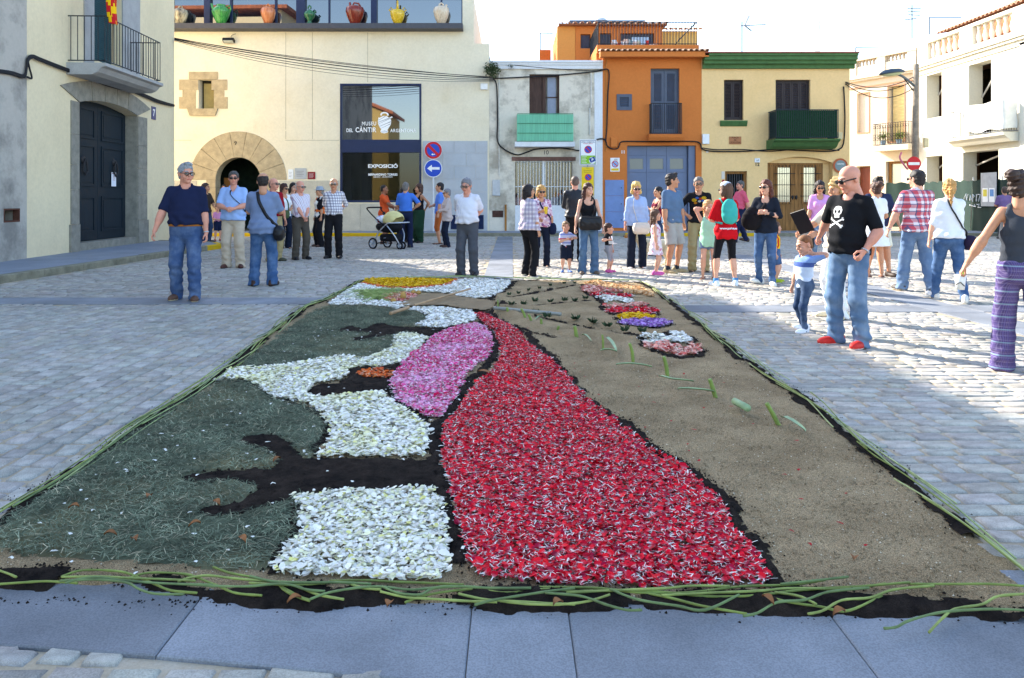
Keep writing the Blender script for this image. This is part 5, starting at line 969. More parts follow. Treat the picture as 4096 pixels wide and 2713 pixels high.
# overhead cables from the cream house to the old house
A = FLF(LEN-.05, 6.2, .1)
for k, (ya, yb, sag, r) in enumerate(((88, 178, 30, .012), (90, 181, 36, .017), (92, 184, 46, .011), (89, 180, 20, .010), (93, 186, 56, .010), (95, 188, 68, .007))):
    P = [at(403+(1140-403)*t, ya+(yb-ya)*t+sag*4*t*(1-t)*.42, 22.3+(27.4-22.3)*t) for t in [i/14 for i in range(15)]]
    cable('overhead_cable', P, r, None, ['black overhead cable, topmost of the bundle above the museum door', 'thick black overhead cable in the middle of the museum bundle', 'black overhead cable just below the thick one across the museum', 'thin black overhead cable hugging the top of the bundle', 'low sagging black overhead cable crossing the museum window top', 'thinnest and lowest wire of the overhead bundle'][k], 'cable', 2, group='overhead cables')
def wcable(pts, r, label, group=None, w=.06): return cable('wall_cable', [FM(*FM.uv(x, y, w), w) for x, y in pts], r, None, label, 'cable', group=group)
wcable([(1140, 181), (1160, 181), (1220, 178), (1300, 173), (1380, 165), (1402, 160), (1408, 172), (1405, 220), (1403, 290), (1401, 330), (1412, 343), (1428, 343), (1434, 330), (1450, 327), (1520, 328), (1600, 327), (1618, 332), (1624, 345), (1650, 350), (1720, 350), (1790, 346), (1850, 348), (1910, 350), (1938, 346), (1950, 330), (1953, 270), (1950, 200)], .025, 'long black cable run from the old house across to the yellow house')
wcable([(1624, 342), (1655, 346), (1720, 346), (1780, 350), (1850, 344), (1900, 345), (1940, 348)], .02, 'second dark cable strand sagging under the green balcony')
wcable([(1140, 182), (1148, 200), (1150, 280), (1150, 325), (1165, 345), (1195, 358), (1218, 352), (1240, 345), (1290, 342), (1320, 345), (1345, 347), (1378, 324), (1396, 322), (1402, 332)], .028, 'thick black cable dropping down the old house and over its window')
wcable([(1150, 146), (1200, 152), (1280, 159), (1360, 163), (1400, 160)], .012, 'thin black wire along the top of the old house')
def plant_tuft(c, r, n, label, name='wall_plant', col='#3c4a2c'):
    mb = MB()
    for k in range(n):
        d = Vector((rng.gauss(0, 1), rng.gauss(0, .5)-.4, rng.gauss(0, .8))).normalized(); p = c+d*r*rng.random(); a = Vector((rng.gauss(0, 1), rng.gauss(0, 1), rng.gauss(0, 1))).normalized(); b2 = a.orthogonal().normalized(); l = r*.22
        mb.add([p-a*l, p+b2*l*.4, p+a*l, p-b2*l*.4], [(0, 1, 2, 3)])
    return tag(mb.build(name, M('leaf'+col, col, .8, .4, 20)), label, 'plant')
plant_tuft(FM(*FM.uv(1138, 162), .15), .33, 260, 'dark weeds growing from the top corner of the old house'); plant_tuft(FM(*FM.uv(1181, 155), .12), .12, 60, 'small weed tuft under the old house cornice')
# ---- right hand houses
FA = Facade((16.4, 36.5), (1.55, -3.2)); LA = math.hypot(1.55, 3.2); FB_ = Facade((18, 33.25), (0, -1))
a_m = plaster('cream_white', '#dccfb8', '#c4b091', .5, .9, .8); b_m = plaster('new_white', '#dedaca', '#cbc6b0', .35, .9, .8, bump=.1); salmon = plaster('salmon_trim', '#c39274', '#a87b60', .3)
ZA_ = lambda fr, x, y, w=0: fr.uv((3400+x*.32523)/1.7305, (250+y*.32523)/1.7305, w)      # detail view
def RA(fr, x0, y0, x1, y1, w=0): a, b = ZA_(fr, x0, y0, w), ZA_(fr, x1, y1, w); c, d = ZA_(fr, x0, y1, w), ZA_(fr, x1, y0, w); return (a[0], (b[1]+c[1])/2, b[0], (a[1]+d[1])/2)
ZC = 7.0
wA1 = RA(FA, 100, 385, 230, 870); wA2 = RA(FA, 470, 285, 668, 980); dA1 = RA(FA, 80, 1275, 250, 1568); dA2 = RA(FA, 440, 1215, 700, 1568)
wA1, wA2, dA1, dA2 = [(r[0], min(r[1], r[3]), r[2], max(r[1], r[3])) for r in (wA1, wA2, dA1, dA2)]
dA1 = (dA1[0], 0, dA1[2], dA1[3]); dA2 = (dA2[0], 0, dA2[2], dA2[3])
LAe = LA
hA = empty('cream_corner_house', FA(1.7, 0, 0), 'cream house with stone balustrade behind the lamp pole', 'building')
outer = [(0, 0), (dA1[0], 0), (dA1[0], dA1[3]), (dA1[2], dA1[3]), (dA1[2], 0), (dA2[0], 0), (dA2[0], dA2[3]), (min(dA2[2], LAe-.1), dA2[3]), (min(dA2[2], LAe-.1), 0), (LAe, 0), (LAe, ZC+.6), (0, ZC+.6)]
MB().solid([outer, rloop(*wA1), rloop(wA2[0], wA2[1], min(wA2[2], LAe-.05), wA2[3])], FA, -.3, 0).build('wall', a_m, hA); MB().bar(FA, .01, 0, LAe-.01, ZC+.3, -6, -.303).build('rear_body', a_m, hA)
for z0, z1, pr in ((ZC-.42, ZC-.36, .05), (ZC-.1, ZC, .16), (ZC, ZC+.08, .24)): MB().bar(FA, 0, z0, LAe, z1-.002, .001, pr).build('cornice', salmon if pr < .1 else a_m, hA)
bal = MB().lathe([(.07, 0), (.07, .06), (.045, .1), (.06, .16), (.085, .28), (.06, .4), (.04, .48), (.05, .54), (.07, .58), (.07, .64)], (0, 0, 0), 10); bme = bal.mesh('baluster', True); bme.materials.append(M('baluster_stone', '#b8a992', .9, .2, 8)); bme2 = bme.copy(); bme2.materials.clear(); bme2.materials.append(b_m)
def balustrade(fr, u0, u1, z, bays, mat, me, parent, nb=6, h=.68, pier=.5):
    L_ = (u1-u0-pier*(bays+1))/bays; MB().bar(fr, u0, z, u1, z+.12, -.3, .02).build('balustrade_base', mat, parent); MB().bar(fr, u0-.02, z+.12+h, u1+.02, z+.12+h+.12, -.3, .05).build('balustrade_coping', mat, parent)
    for k in range(bays+1): a = u0+k*(pier+L_); MB().bar(fr, a, z+.121, a+pier, z+.12+h-.002, -.28, .03).build('pier', mat, parent)
    for k in range(bays):
        a = u0+pier+k*(pier+L_)
        for j in range(nb): p = fr(a+L_*(j+.5)/nb, z+.12, -.14); piece('baluster', me, parent, Matrix.Translation(p) @ Matrix.Scale(h/.64, 4))
balustrade(FA, 0, LAe, ZC+.08, 2, a_m, bme, hA, 6, .7, .42)
def recess(fr, r, mat, parent, w=-.29): MB().bar(fr, r[0]+.003, r[1]+.003, r[2]-.003, r[3]-.003, -.31 if w < -.28 else w-.02, w).build('recess', mat, parent)
MB().bar(FA, wA1[0]+.003, wA1[1], wA1[2]-.003, wA1[3]-.003, -.29, -.1).build('window_blind', a_m, hA); frame(FA, wA1[0]-.06, wA1[1]-.02, wA1[2]+.06, wA1[3]+.06, .05, .001, .02, salmon, hA, 'window_trim')
MB().bar(FA, wA2[0]+.1, wA2[1], min(wA2[2], LAe-.06), wA2[3]-.04, -.29, -.2).build('blind', M('cane_blind', '#d8c184', .8, .25, 3, stretch=(1, 1, 14)), hA); frame(FA, wA2[0]-.05, wA2[1]-.02, min(wA2[2]+.05, LAe-.01), wA2[3]+.06, .06, .001, .02, salmon, hA, 'window_trim')
MB().bar(FA, dA1[0]+.05, .1, dA1[2]-.05, dA1[3]-.05, -.29, -.2).build('door', M('door_brown', '#6b3524', .6, .25, 4, stretch=(5, 5, .6)), hA); MB().bar(FA, dA2[0]+.15, .1, min(dA2[2], LAe-.1)-.05, dA2[3]-.08, -.29, -.22).build('shop_pane', glass_mat('shop_pane', '#b9bdb4', .1), hA); frame(FA, dA2[0]+.06, .1, min(dA2[2], LAe-.1)-.01, dA2[3]-.01, .1, -.22, -.15, oak, hA, 'shop_frame')
bu0, bu1 = ZA_(FA, 280, 1000, .5)[0], LAe-.03; bzA = ZA_(FA, 280, 1030, .5)[1]; MB().bar(FA, bu0-.05, bzA-.25, bu1, bzA, .001, .52).build('balcony_slab', a_m, hA); bi = M('balcony_rust', '#3a2d28', .7, .3); balcony_rail(hA, FA, bu0, bu1, bzA+.04, bzA+1.0, .48, 15, 4, bi, .011, .014)
mb = MB()
for k in range(14): q = FA(bu0+(bu1-bu0)*(k+.5)/14, bzA+.3, .48); [mb.tube([q+Vector((.05*math.cos(t), .05*math.sin(t)*.3, .07*math.sin(t)+dz)) for t in [R(60*i) for i in range(6)]], .008, 5, True) for dz in (0, .15, .55)]
tag(mb.build('scrollwork', bi, hA), kind='stuff')
for k, (f_, l_) in enumerate(((.2, 'green potted plant at the left end of the rusty balcony'), (.65, 'yellow green potted plant at the right end of the rusty balcony'))):
    q = FA(bu0+(bu1-bu0)*f_, bzA, .25); e = empty('potted_plant', q, l_, 'plant'); MB().lathe([(.09, 0), (.13, .22), (.14, .24)], q, 12).build('pot', M('pot_blue', '#7f9fc0', .5), e, True); t_ = plant_tuft(q+Vector((0, 0, .42)), .28, 160, None, 'leaves', '#6f8a35'); t_.parent = e; t_.matrix_parent_inverse = _world[e.name].inverted(); del t_['category']
# white house under renovation
hB = empty('white_house', FB_(5, 0, 0), 'white house under renovation with empty dark openings on the right', 'building')
wb1 = RA(FB_, 940, 140, 1130, 680); wb2 = RA(FB_, 1460, 0, 1738, 520); wb2 = (wb2[0], 3.75, wb2[2], wb2[3]); dB1 = RA(FB_, 940, 1150, 1140, 1568); dB2 = RA(FB_, 1390, 1090, 1828, 1568); dB1 = (dB1[0], 0, dB1[2], dB1[3]); dB2 = (dB2[0], 0, dB2[2], dB2[3])
Bend = 11.2
outer = [(0, 0), (dB1[0], 0), (dB1[0], dB1[3]), (dB1[2], dB1[3]), (dB1[2], 0), (dB2[0], 0), (dB2[0], dB2[3]), (dB2[2], dB2[3]), (dB2[2], 0), (Bend, 0), (Bend, ZC+.3), (0, ZC+.3)]
MB().solid([outer, rloop(*wb1), rloop(*wb2)], FB_, -.55, 0).build('wall', b_m, hB); MB().bar(FB_, .01, 0, Bend, ZC+.2, -8, -2.6).build('rear_body', dark, hB); MB().bar(FB_, .01, ZC-.1, Bend, ZC+.25, -2.6, -.553).bar(FB_, .01, 3.35, Bend, 3.6, -2.6, -.553).bar(FB_, Bend-.2, 0, Bend-.002, ZC-.1, -2.6, -.553).bar(FB_, .012, 0, .2, ZC-.1, -2.6, -.553).build('floor_slab', M('brick_inside', '#5c4438', 1, .3), hB)
for z0, z1, pr in ((ZC-.28, ZC-.2, .06), (ZC-.2, ZC-.1, .1), (ZC-.1, ZC, .2), (ZC, ZC+.1, .28)): MB().bar(FB_, 0, z0, Bend, z1-.002, .001, pr).build('cornice', b_m, hB)
MB().bar(FB_, 6.75, .1, 7.1, ZC+.9, .002, .06).build('pilaster', b_m, hB)
balustrade(FB_, 0, 7.1, ZC+.1, 2, b_m, bme2, hB, 6, .8, .8); MB().bar(FB_, 7.12, ZC+.1, Bend, ZC+1.2, -.3, .0).build('parapet', b_m, hB)
MB().solid([[(-.9, ZC+1.3), (-7.9, ZC+5.0), (-7.9, ZC+.4), (-.9, ZC+.4)]], lambda u, v, w: FB_(w, v, u), .2, Bend-.2).build('roof', tile_m, hB)
for k in range(40):
    q = FB_(.3+k*.26, ZC+1.62, -1.15); piece('roof_tile', tme, hB, Matrix.Translation(q) @ Matrix.Rotation(R(-90), 4, 'Z') @ Matrix.Scale(1.4, 4))
MB().bar(FB_, .2, ZC+.9, Bend-.2, ZC+1.5, -1.3, -.88).build('roof_eave', tile_m, hB)
brace = M('brace_timber', '#b3b0aa', .8)
for r_ in (wb1, wb2, dB1, dB2): MB().tube([FB_(r_[0]+.05, r_[3]-(r_[3]-max(r_[1], 2))*.45, -.5), FB_(r_[2]-.08, r_[3]-.05, -.5)], .035, 6).build('brace', brace, hB)
c0, c1 = ZA_(FB_, 1205, 700, .55)[0], ZA_(FB_, 1880, 700, .55)[0]; bzB = 3.68
MB().solid([[(0, bzB-.32), (.3, bzB-.32), (.42, bzB-.2), (.55, bzB-.1), (.58, bzB), (0, bzB)]], lambda u, v, w: FB_(w, v, u), c0-.05, c1+.05).build('balcony_slab', b_m, hB); balcony_rail(hB, FB_, c0, c1, bzB+.05, bzB+1.05, .52, 22, 5, M('balcony_grey', '#6f7378', .6), .010, .014)
tp = MB(); nu = 30; us0 = c0+(c1-c0)*.32
for j in range(9):
    for i in range(nu+1):
        t_ = i/nu; L_ = (c1-us0); tot = L_+.5; s_ = t_*tot; drop = 1.06*(1-.08*math.sin(7*t_+1)**2)*(j/8)
        u = us0+min(s_, L_+.04); w = .57 if s_ <= L_ else .57-(s_-L_)
        tp.v.append(tuple(FB_(u+.0, bzB+1.14-drop+.02*math.sin(11*t_), w+.02*math.sin(23*t_+j)+(.03 if j < 1 else 0))))
for j in range(8):
    for i in range(nu): a = j*(nu+1)+i; tp.f.append((a, a+1, a+nu+2, a+nu+1)); tp.m.append(0)
tag(tp.build('dust_sheet', M('dust_sheet', '#e3e4de', .8, .1, 4), None, True), 'white dust sheet draped over the white house balcony', 'sheet')
# green site fence in front of the white house
ff0, ff1 = Vector((17.35, 31.6)), Vector((16.9, 24.3)); FF_ = Facade(ff0, ff1-ff0); LF = (ff1-ff0).length; FF0 = Facade((16.55, 33.2), (17.35-16.55, 31.6-33.2)); LF0 = math.hypot(.8, 1.6); sf = empty('site_fence', FF_(3.5, 0, 0), 'dark green fabric building site fence in front of the white house', 'fence'); netm = M('fence_net', '#15302a', .85, .15, 8)
for fr_, L0, nn_ in ((FF_, LF, 4), (FF0, LF0, 1)):
    for k in range(nn_):
        a, b_ = L0*k/nn_, L0*(k+1)/nn_-.03; mb = MB(); n = 14
        for i in range(n+1):
            for z in (.06, .7, 1.4, 1.98+.03*math.sin(i*1.3+k)): mb.v.append(tuple(fr_(a+(b_-a)*i/n, z, .03*math.sin(i*.9+z*2+k))))
        for i in range(n):
            for j in range(3): q = i*4+j; mb.f.append((q, q+4, q+5, q+1)); mb.m.append(0)
        mb.build('net_panel', netm, sf, True)
    rail_bars(sf, fr_(.02, 0, -.06), fr_(L0, 0, -.06), nn_+1, 0, 2.1, .022, grey_metal, 'post')
scr = MB(); gq = FF_.uv((3450+750*.5867)/1.7305, (620+320*.5867)/1.7305)
for pts in ([(-.5, .1), (-.35, .3), (-.3, .05), (-.22, .28)], [(-.1, .05), (-.05, .25), (.02, .08)], [(.1, 0), (.12, .28), (.22, .2), (.12, .15)], [(.35, .02), (.36, .28)], [(.45, .27), (.6, .27), (.5, .02)], [(-.1, -.12), (.3, -.18), (.22, -.1)], [(.4, -.1), (.55, -.08), (.45, -.2), (.65, -.2)]): scr.tube([FF_(gq[0]+x, gq[1]+y, .05) for x, y in pts], .016, 5)
scr.build('graffiti', white_m, sf)
q = FF_.uv((3450+860*.5867)/1.7305, (620+245*.5867)/1.7305, .06); nb_ = tag(MB().bar(FF_, q[0]-.48, q[1]-.55, q[0]+.48, q[1]+.65, .05, .07).build('notice_board', M('board_grey', '#9fa3a8', .6)), 'grey notice board with two flyers on the green fence', 'notice board')
for dx, c in ((-.2, '#d9c94a'), (.22, '#5f8fc4')): fl_ = MB().bar(FF_, q[0]+dx-.17, q[1]-.4, q[0]+dx+.17, q[1]+.1, .071, .076).build('flyer', white_m, nb_); MB().bar(FF_, q[0]+dx-.12, q[1]-.2, q[0]+dx+.12, q[1]+.05, .0765, .079).build('flyer_print', M('flyer'+c, c), fl_)
# wooden pole with street lamp
PP = at(2115.5, 400, 27.2); PP.z = 0; ztop = CAM_H-(149-HY)*27.2/FO
po = empty('utility_pole', PP, 'grey wooden utility pole carrying a street lamp', 'pole'); MB().tube([PP, PP+Vector((.01, 0, 3)), PP+Vector((.03, 0, ztop))], [.13, .115, .1], 12).build('shaft', stone('weathered_wood', '#8d8172', .3, .9, 6, .7), po, True)
la = [at(2115, 200, 27.2), at(2098, 185, 27.1), at(2085, 176, 26.9), at(2076, 172, 26.8)]; MB().tube(la, .045, 8).build('lamp_arm', M('lamp_grey', '#5b6670', .5, .1), po, True); MB().tube([at(2111, 210, 27.2), at(2090, 182, 27.0)], .02, 6).build('arm_stay', iron, po)
lc = at(2062, 169.5, 26.75); Q = Matrix.Translation(lc) @ Matrix.Rotation(R(-6), 4, 'Y'); MB().lathe([(.05, .16), (.3, .13), (.44, .04), (.46, 0), (.42, -.02)][::-1], (0, 0, 0), 20, Q, 1, .62).build('lamp_head', M('lamp_hood', '#3c4b57', .4, .1), po, True); MB().lathe([(.18, -.1), (.33, -.06), (.4, -.015)], (0, 0, 0), 18, Q, 1, .6).build('lamp_glass', M('lamp_glass', '#b8c29a', .3), po, True)
for ya, yb, sag, lb_ in ((190, 178, 40, 'shallowest'), (195, 204, 60, 'deepest'), (192, 186, 48, 'middle')): cable('overhead_cable', [Vector(FM(*FM.uv(1953, ya), .05)).lerp(at(2112, yb, 27.2), t)+Vector((0, 0, -sag*.016*4*t*(1-t)*.45)) for t in [i/10 for i in range(11)]], .016, None, lb_+' sagging black cable from the yellow house to the lamp pole', 'cable', 2, group='cables to the lamp pole')
q = at(2112.5, 378.5, 27.0); NE = Facade((0, q.y), (1, 0)); ne = empty('no_entry_sign', q, 'round red no entry sign on the utility pole', 'sign'); mb = MB(); disc(mb, NE, q.x, q.z, .255, -.01, .005, 36); mb.build('plate', red_s, ne); MB().bar(NE, q.x-.2, q.z-.05, q.x+.2, q.z+.05, .005, .009).build('bar', white_m, ne); MB().tube([q+Vector((0, .012, 0)), q+Vector((0, .2, 0))], .02).build('bracket', grey_metal, ne)
q = at(2140, 330, 27.3); tag(MB().cbox(q, (.18, .12, .35), None, .02).build('junction_box', M('cream_box', '#d2c49c')), 'cream junction box beside the utility pole', 'junction box'); cable('wall_cable', [at(2084, 352, 27.1), at(2080, 365, 27.1), at(2090, 382, 27.1), at(2098, 392, 27.1)], .03, None, 'pink cable conduit looping beside the utility pole', 'cable', mat=M('conduit_pink', '#c76a84', .5))
# aerials on the roofs
aer_m = M('aerial_metal', '#4a4d52', .6, .1)
def aerial(x, ytop, ybot, Y, booms, label):
    b = at(x, ybot, Y); e = empty('aerial', b, label, 'aerial'); t = at(x, ytop, Y); MB().tube([b, t], .026, 6).build('mast', aer_m, e)
    for (x0, y0, x1, y1, n) in booms:
        p, q = at(x0, y0, Y), at(x1, y1, Y); bo = MB().tube([p, q], .022, 5).build('boom', aer_m, e); mb = MB()
        for k in range(n): c = p.lerp(q, (k+.5)/n); d = Vector((0, 1, 0)); mb.tube([c-d*.22+Vector((0, 0, -.06)), c+d*.22+Vector((0, 0, .06))], .012, 4)
        if n: tag(mb.build('elements', aer_m, bo), kind='stuff')
aerial(1715, 50, 130, 31, [(1713, 60, 1770, 57, 12), (1722, 60, 1737, 72, 5), (1722, 58, 1732, 36, 5)], 'tall thin aerial on the yellow house roof'); aerial(1249, 76, 138, 33, [(1248, 77, 1279, 78, 9), (1249, 127, 1268, 127, 3)], 'small aerial behind the old house roof')
aerial(2108, 12, 90, 38, [(2098, 20, 2128, 20, 5), (2098, 26, 2128, 28, 5), (2100, 34, 2126, 36, 5), (2092, 46, 2118, 43, 3)], 'large grid aerial above the cream corner house'); aerial(1978, 110, 152, 38, [(1978, 110, 2040, 109, 0)], 'thin pipe frame on the cream corner house roof'); aerial(2148, 40, 80, 36, [(2148, 41, 2222, 41, 0)], 'pipe frame on the white house roof')
q = at(1252, 138, 33); tag(MB().cbox(q+Vector((.15, 0, .05)), (.5, .4, .7), None, .02).build('chimney', or_m), 'small orange chimney behind the old house roof', 'chimney')
q = at(1896, 130, 33); tag(MB().add([q, q+Vector((0, .02, 1.9)), q+Vector((-.28, 0, .1)), q+Vector((-.3, .02, 0))], [(0, 1, 2), (0, 2, 3)]).tube([q, q+Vector((0, 0, 2.6))], .012, 5).build('roof_pennant', white_m), 'white pennant on a thin pole behind the yellow house', 'pennant')
# house across the square, seen reflected in the museum panes
FO_ = Facade((-11.2, -15), (-1, 0)); ho_ = empty('reflected_house', (-15, -15, 0), 'ochre gabled house across the square mirrored in the museum window', 'building')
MB().solid([[(0.4, 0), (8, 0), (8, 8.6), (3.9, 10.6), (.4, 9.2)]], FO_, -7, 0).build('wall', plaster('ochre', '#bfa566', '#94824f', .5), ho_); MB().solid([[(-.1, 9.1), (3.9, 10.75), (8.4, 8.5), (8.4, 8.8), (3.9, 11.05), (-.1, 9.4)]], FO_, -7.2, .5).build('roof', tile_m, ho_)
# ------------------------------------------------------------------ people: smooth bodies and clothes grown from joints
class Sdf:
    def __init__(s, h): s.h = h; s.p = []
    def cap(s, a, b, ra, rb=None, k=.02, flat=None, cut=False, sub=False, cut0=False):
        a, b = np.array(a, float), np.array(b, float); rb = ra if rb is None else rb; r = max(ra, rb)
        if flat: r = r*max(1, flat[1])
        s.p.append(('c', a, b, ra, rb, k, flat, cut, cut0, sub, np.minimum(a, b)-r-k, np.maximum(a, b)+r+k)); return s
    def ell(s, c, r, k=.02, sub=False):
        c, r = np.array(c, float), np.array(r, float); s.p.append(('e', c, r, None, None, k, None, None, None, sub, c-r-k, c+r+k)); return s
    def plane(s, n, d): s.p.append(('p', np.array(n, float), d)); return s          # keeps n.x > d
    def mesh(s, wr=None, seed=0):
        add = [q for q in s.p if q[0] != 'p' and not q[9]]; h = s.h
        lo = np.min([q[10] for q in add], 0)-2*h; hi = np.max([q[11] for q in add], 0)+2*h
        n = np.ceil((hi-lo)/h).astype(int)+1; ax = [lo[i]+h*np.arange(n[i]) for i in range(3)]; D = np.full(n, .3, np.float32)
        for q in s.p:
            if q[0] == 'p':
                g = q[1][0]*ax[0][:, None, None]+q[1][1]*ax[1][None, :, None]+q[1][2]*ax[2][None, None, :]; D = np.maximum(D, (q[2]-g).astype(np.float32)); continue
            i0 = np.clip(((q[10]-lo)/h).astype(int)-1, 0, n-1); i1 = np.clip(((q[11]-lo)/h).astype(int)+3, 1, n); sl = tuple(slice(i0[i], i1[i]) for i in range(3))
            if any(i1 <= i0): continue
            X, Y, Z = ax[0][sl[0]][:, None, None], ax[1][sl[1]][None, :, None], ax[2][sl[2]][None, None, :]
            if q[0] == 'c':
                a, b, ra, rb = q[1:5]; ab = b-a; L2 = max(ab@ab, 1e-9); px, py, pz = X-a[0], Y-a[1], Z-a[2]; t = (px*ab[0]+py*ab[1]+pz*ab[2])/L2; tc = np.clip(t, 0, 1)
                qx, qy, qz = px-tc*ab[0], py-tc*ab[1], pz-tc*ab[2]
                if q[6]:
                    A, f = q[6]; c = (qx*A[0]+qy*A[1]+qz*A[2])*(1/f-1); qx = qx+c*A[0]; qy = qy+c*A[1]; qz = qz+c*A[2]
                d = np.sqrt(qx*qx+qy*qy+qz*qz)-(ra+(rb-ra)*tc)
                if q[7]: d = np.maximum(d, (t-1)*math.sqrt(L2))
                if q[8]: d = np.maximum(d, -t*math.sqrt(L2))
            else:
                c, r = q[1], q[2]; k0 = np.sqrt(((X-c[0])/r[0])**2+((Y-c[1])/r[1])**2+((Z-c[2])/r[2])**2); k1 = np.sqrt(((X-c[0])/r[0]**2)**2+((Y-c[1])/r[1]**2)**2+((Z-c[2])/r[2]**2)**2)+1e-6; d = k0*(k0-1)/k1
            k = q[5]; o = D[sl]
            if q[9]: hh = np.clip(.5-.5*(o+d)/k, 0, 1); D[sl] = o*(1-hh)-d*hh+k*hh*(1-hh)
            else: hh = np.clip(.5+.5*(d-o)/k, 0, 1); D[sl] = d*(1-hh)+o*hh-k*hh*(1-hh)
        if wr:
            X, Y, Z = ax[0][:, None, None], ax[1][None, :, None], ax[2][None, None, :]; r = np.random.default_rng(seed); ph = r.random(8)*6.28
            amp, fq = wr[:2]; a2 = np.sin(fq*(X*.9+Z*1.3)+ph[0]+1.7*np.sin(fq*.45*Z+ph[1]))*np.sin(fq*(Z*.8-X*.7+Y*.5)+ph[2])+.6*np.sin(fq*1.9*(Z+.5*X)+ph[3]+1.2*np.sin(fq*.6*(X+Y)+ph[4]))*np.sin(fq*.7*(Y-X)+ph[5])
            D = D+(amp*a2).astype(np.float32)*(wr[2](X, Y, Z) if len(wr) > 2 else 1)
        return nets(D, lo, h)
def nets(D, lo, h):
    S = D < 0; nx, ny, nz = (k-1 for k in D.shape); sl = lambda A, o: A[o[0]:o[0]+nx, o[1]:o[1]+ny, o[2]:o[2]+nz]
    co = [(i, j, k) for i in (0, 1) for j in (0, 1) for k in (0, 1)]; cnt = sum(sl(S, o).astype(np.int8) for o in co); act = (cnt > 0) & (cnt < 8)
    idx = np.full(act.shape, -1, np.int64); n = int(act.sum()); idx[act] = np.arange(n); base = np.argwhere(act); vals = {o: sl(D, o)[act] for o in co}; P = np.zeros((n, 3)); C = np.zeros(n)
    for o in co:
        for a in range(3):
            if o[a]: continue
            o2 = list(o); o2[a] = 1; o2 = tuple(o2); da, db = vals[o], vals[o2]; m = (da < 0) != (db < 0); t = np.where(m, da/(da-db+1e-12), 0); q = np.array(o, float)[None].repeat(n, 0); q[:, a] += t; P[m] += q[m]; C[m] += 1
    V = lo+h*(base+P/np.maximum(C, 1)[:, None]); F = []
    for a in range(3):
        b, c = (a+1) % 3, (a+2) % 3; A = np.moveaxis(S, (a, b, c), (0, 1, 2)); I = np.moveaxis(idx, (a, b, c), (0, 1, 2)); e = A[:-1, 1:-1, 1:-1] != A[1:, 1:-1, 1:-1]; w = np.argwhere(e)
        if not len(w): continue
        i, j, k = w[:, 0], w[:, 1]+1, w[:, 2]+1; q = np.stack([I[i, j-1, k-1], I[i, j, k-1], I[i, j, k], I[i, j-1, k]], 1); flip = A[i, j, k]; q[~flip] = q[~flip][:, ::-1]; F.append(q)
    F = np.concatenate(F); F = F[(F >= 0).all(1)]
    # one smoothing pass
    e = np.concatenate([F[:, [0, 1]], F[:, [1, 2]], F[:, [2, 3]], F[:, [3, 0]]]); acc = np.zeros_like(V); ct = np.zeros(len(V)); np.add.at(acc, e[:, 0], V[e[:, 1]]); np.add.at(ct, e[:, 0], 1); V = .55*V+.45*acc/np.maximum(ct, 1)[:, None]
    return V, F
def head_template(h):
    s = Sdf(h); s.ell((0, .014, .036), (.075, .094, .082), .03).ell((0, -.03, -.04), (.058, .06, .072), .035).ell((0, -.074, -.098), (.022, .018, .016), .03)
    for q in (-1, 1): s.ell((q*.042, -.062, -.03), (.024, .026, .03), .02); s.cap((q*.012, -.088, .024), (q*.045, -.074, .026), .010, .008, .014)
    s.cap((0, -.088, .012), (0, -.108, -.026), .008, .0125, .010); s.ell((0, -.1, -.031), (.017, .011, .009), .006)
    for q in (-1, 1): s.ell((q*.031, -.1, .002), (.017, .016, .012), .012, True); s.ell((q*.030, -.079, .002), (.0135, .013, .0125), .003); s.ell((q*.077, .012, -.008), (.010, .021, .033), .008)
    s.cap((-.018, -.087, -.058), (.018, -.087, -.058), .0075, None, .006); s.cap((-.014, -.085, -.068), (.014, -.085, -.068), .008, None, .006)
    s.cap((0, .02, -.06), (0, .032, -.16), .053, .056, .035)
    V, F = s.mesh(); c = V[F].mean(1); mi = np.zeros(len(F), np.int32)
    for q in (-1, 1):
        mi[(np.hypot((c[:, 0]-q*.0305)/.0125, (c[:, 2]-.002)/.0072) < 1) & (c[:, 1] < -.072)] = 1
        mi[(np.abs(c[:, 0]-q*.031) < .019) & (np.abs(c[:, 2]-.026-.004*np.cos((c[:, 0]-q*.031)*80)) < .0058) & (c[:, 1] < -.066)] = 3
    mi[(np.abs(c[:, 0]) < .022) & (np.abs(c[:, 2]+.0635) < .0085) & (c[:, 1] < -.082)] = 2
    return V, F, mi
def hand_template(h, curl):
    s = Sdf(h); fz = ((0, 0, 1), .45); s.cap((.0, .004, 0), (.07, .014, 0), .026, .028, .015, fz); s.cap((.0, -.006, 0), (.068, -.018, 0), .024, .024, .015, fz); s.cap((-.045, 0, 0), (.01, 0, 0), .0265, .026, .02, ((0, 0, 1), .78))
    for y, L in ((.029, .066), (.010, .074), (-.010, .069), (-.029, .054)):
        p = np.array((.078-.1*abs(y)*.6, y, 0)); a = curl*.35
        for i, f in enumerate((.45, .32, .26)):
            q = p+L*f*np.array((math.cos(a), 0, -math.sin(a))); s.cap(p, q, .0092-.0007*i, .0085-.0007*i, .004); p = q; a += curl*(.75-.1*i)
    s.cap((.012, .025, -.004), (.045, .05, -.012-.012*curl), .014, .011, .012); s.cap((.045, .05, -.012-.012*curl), (.08, .052-.012*curl, -.02-.02*curl), .0105, .0085, .004); return s.mesh()
def shoe_template(h):
    s = Sdf(h); s.ell((0, -.085, .03), (.044, .1, .042), .03).ell((0, .035, .035), (.036, .05, .055), .03).cap((0, .0, .04), (0, .02, .075), .036, .036, .03).plane((0, 0, 1), .001); V, F = s.mesh(); c = V[F].mean(1); return V, F, (c[:, 2] < .018).astype(np.int32)
LOD = {}
def lod(kind, f, *a):
    if (kind,)+a not in LOD: LOD[(kind,)+a] = f(*a)
    return LOD[(kind,)+a]
def xf(V, M4): M_ = np.array(M4); return V@M_[:3, :3].T+M_[:3, 3]
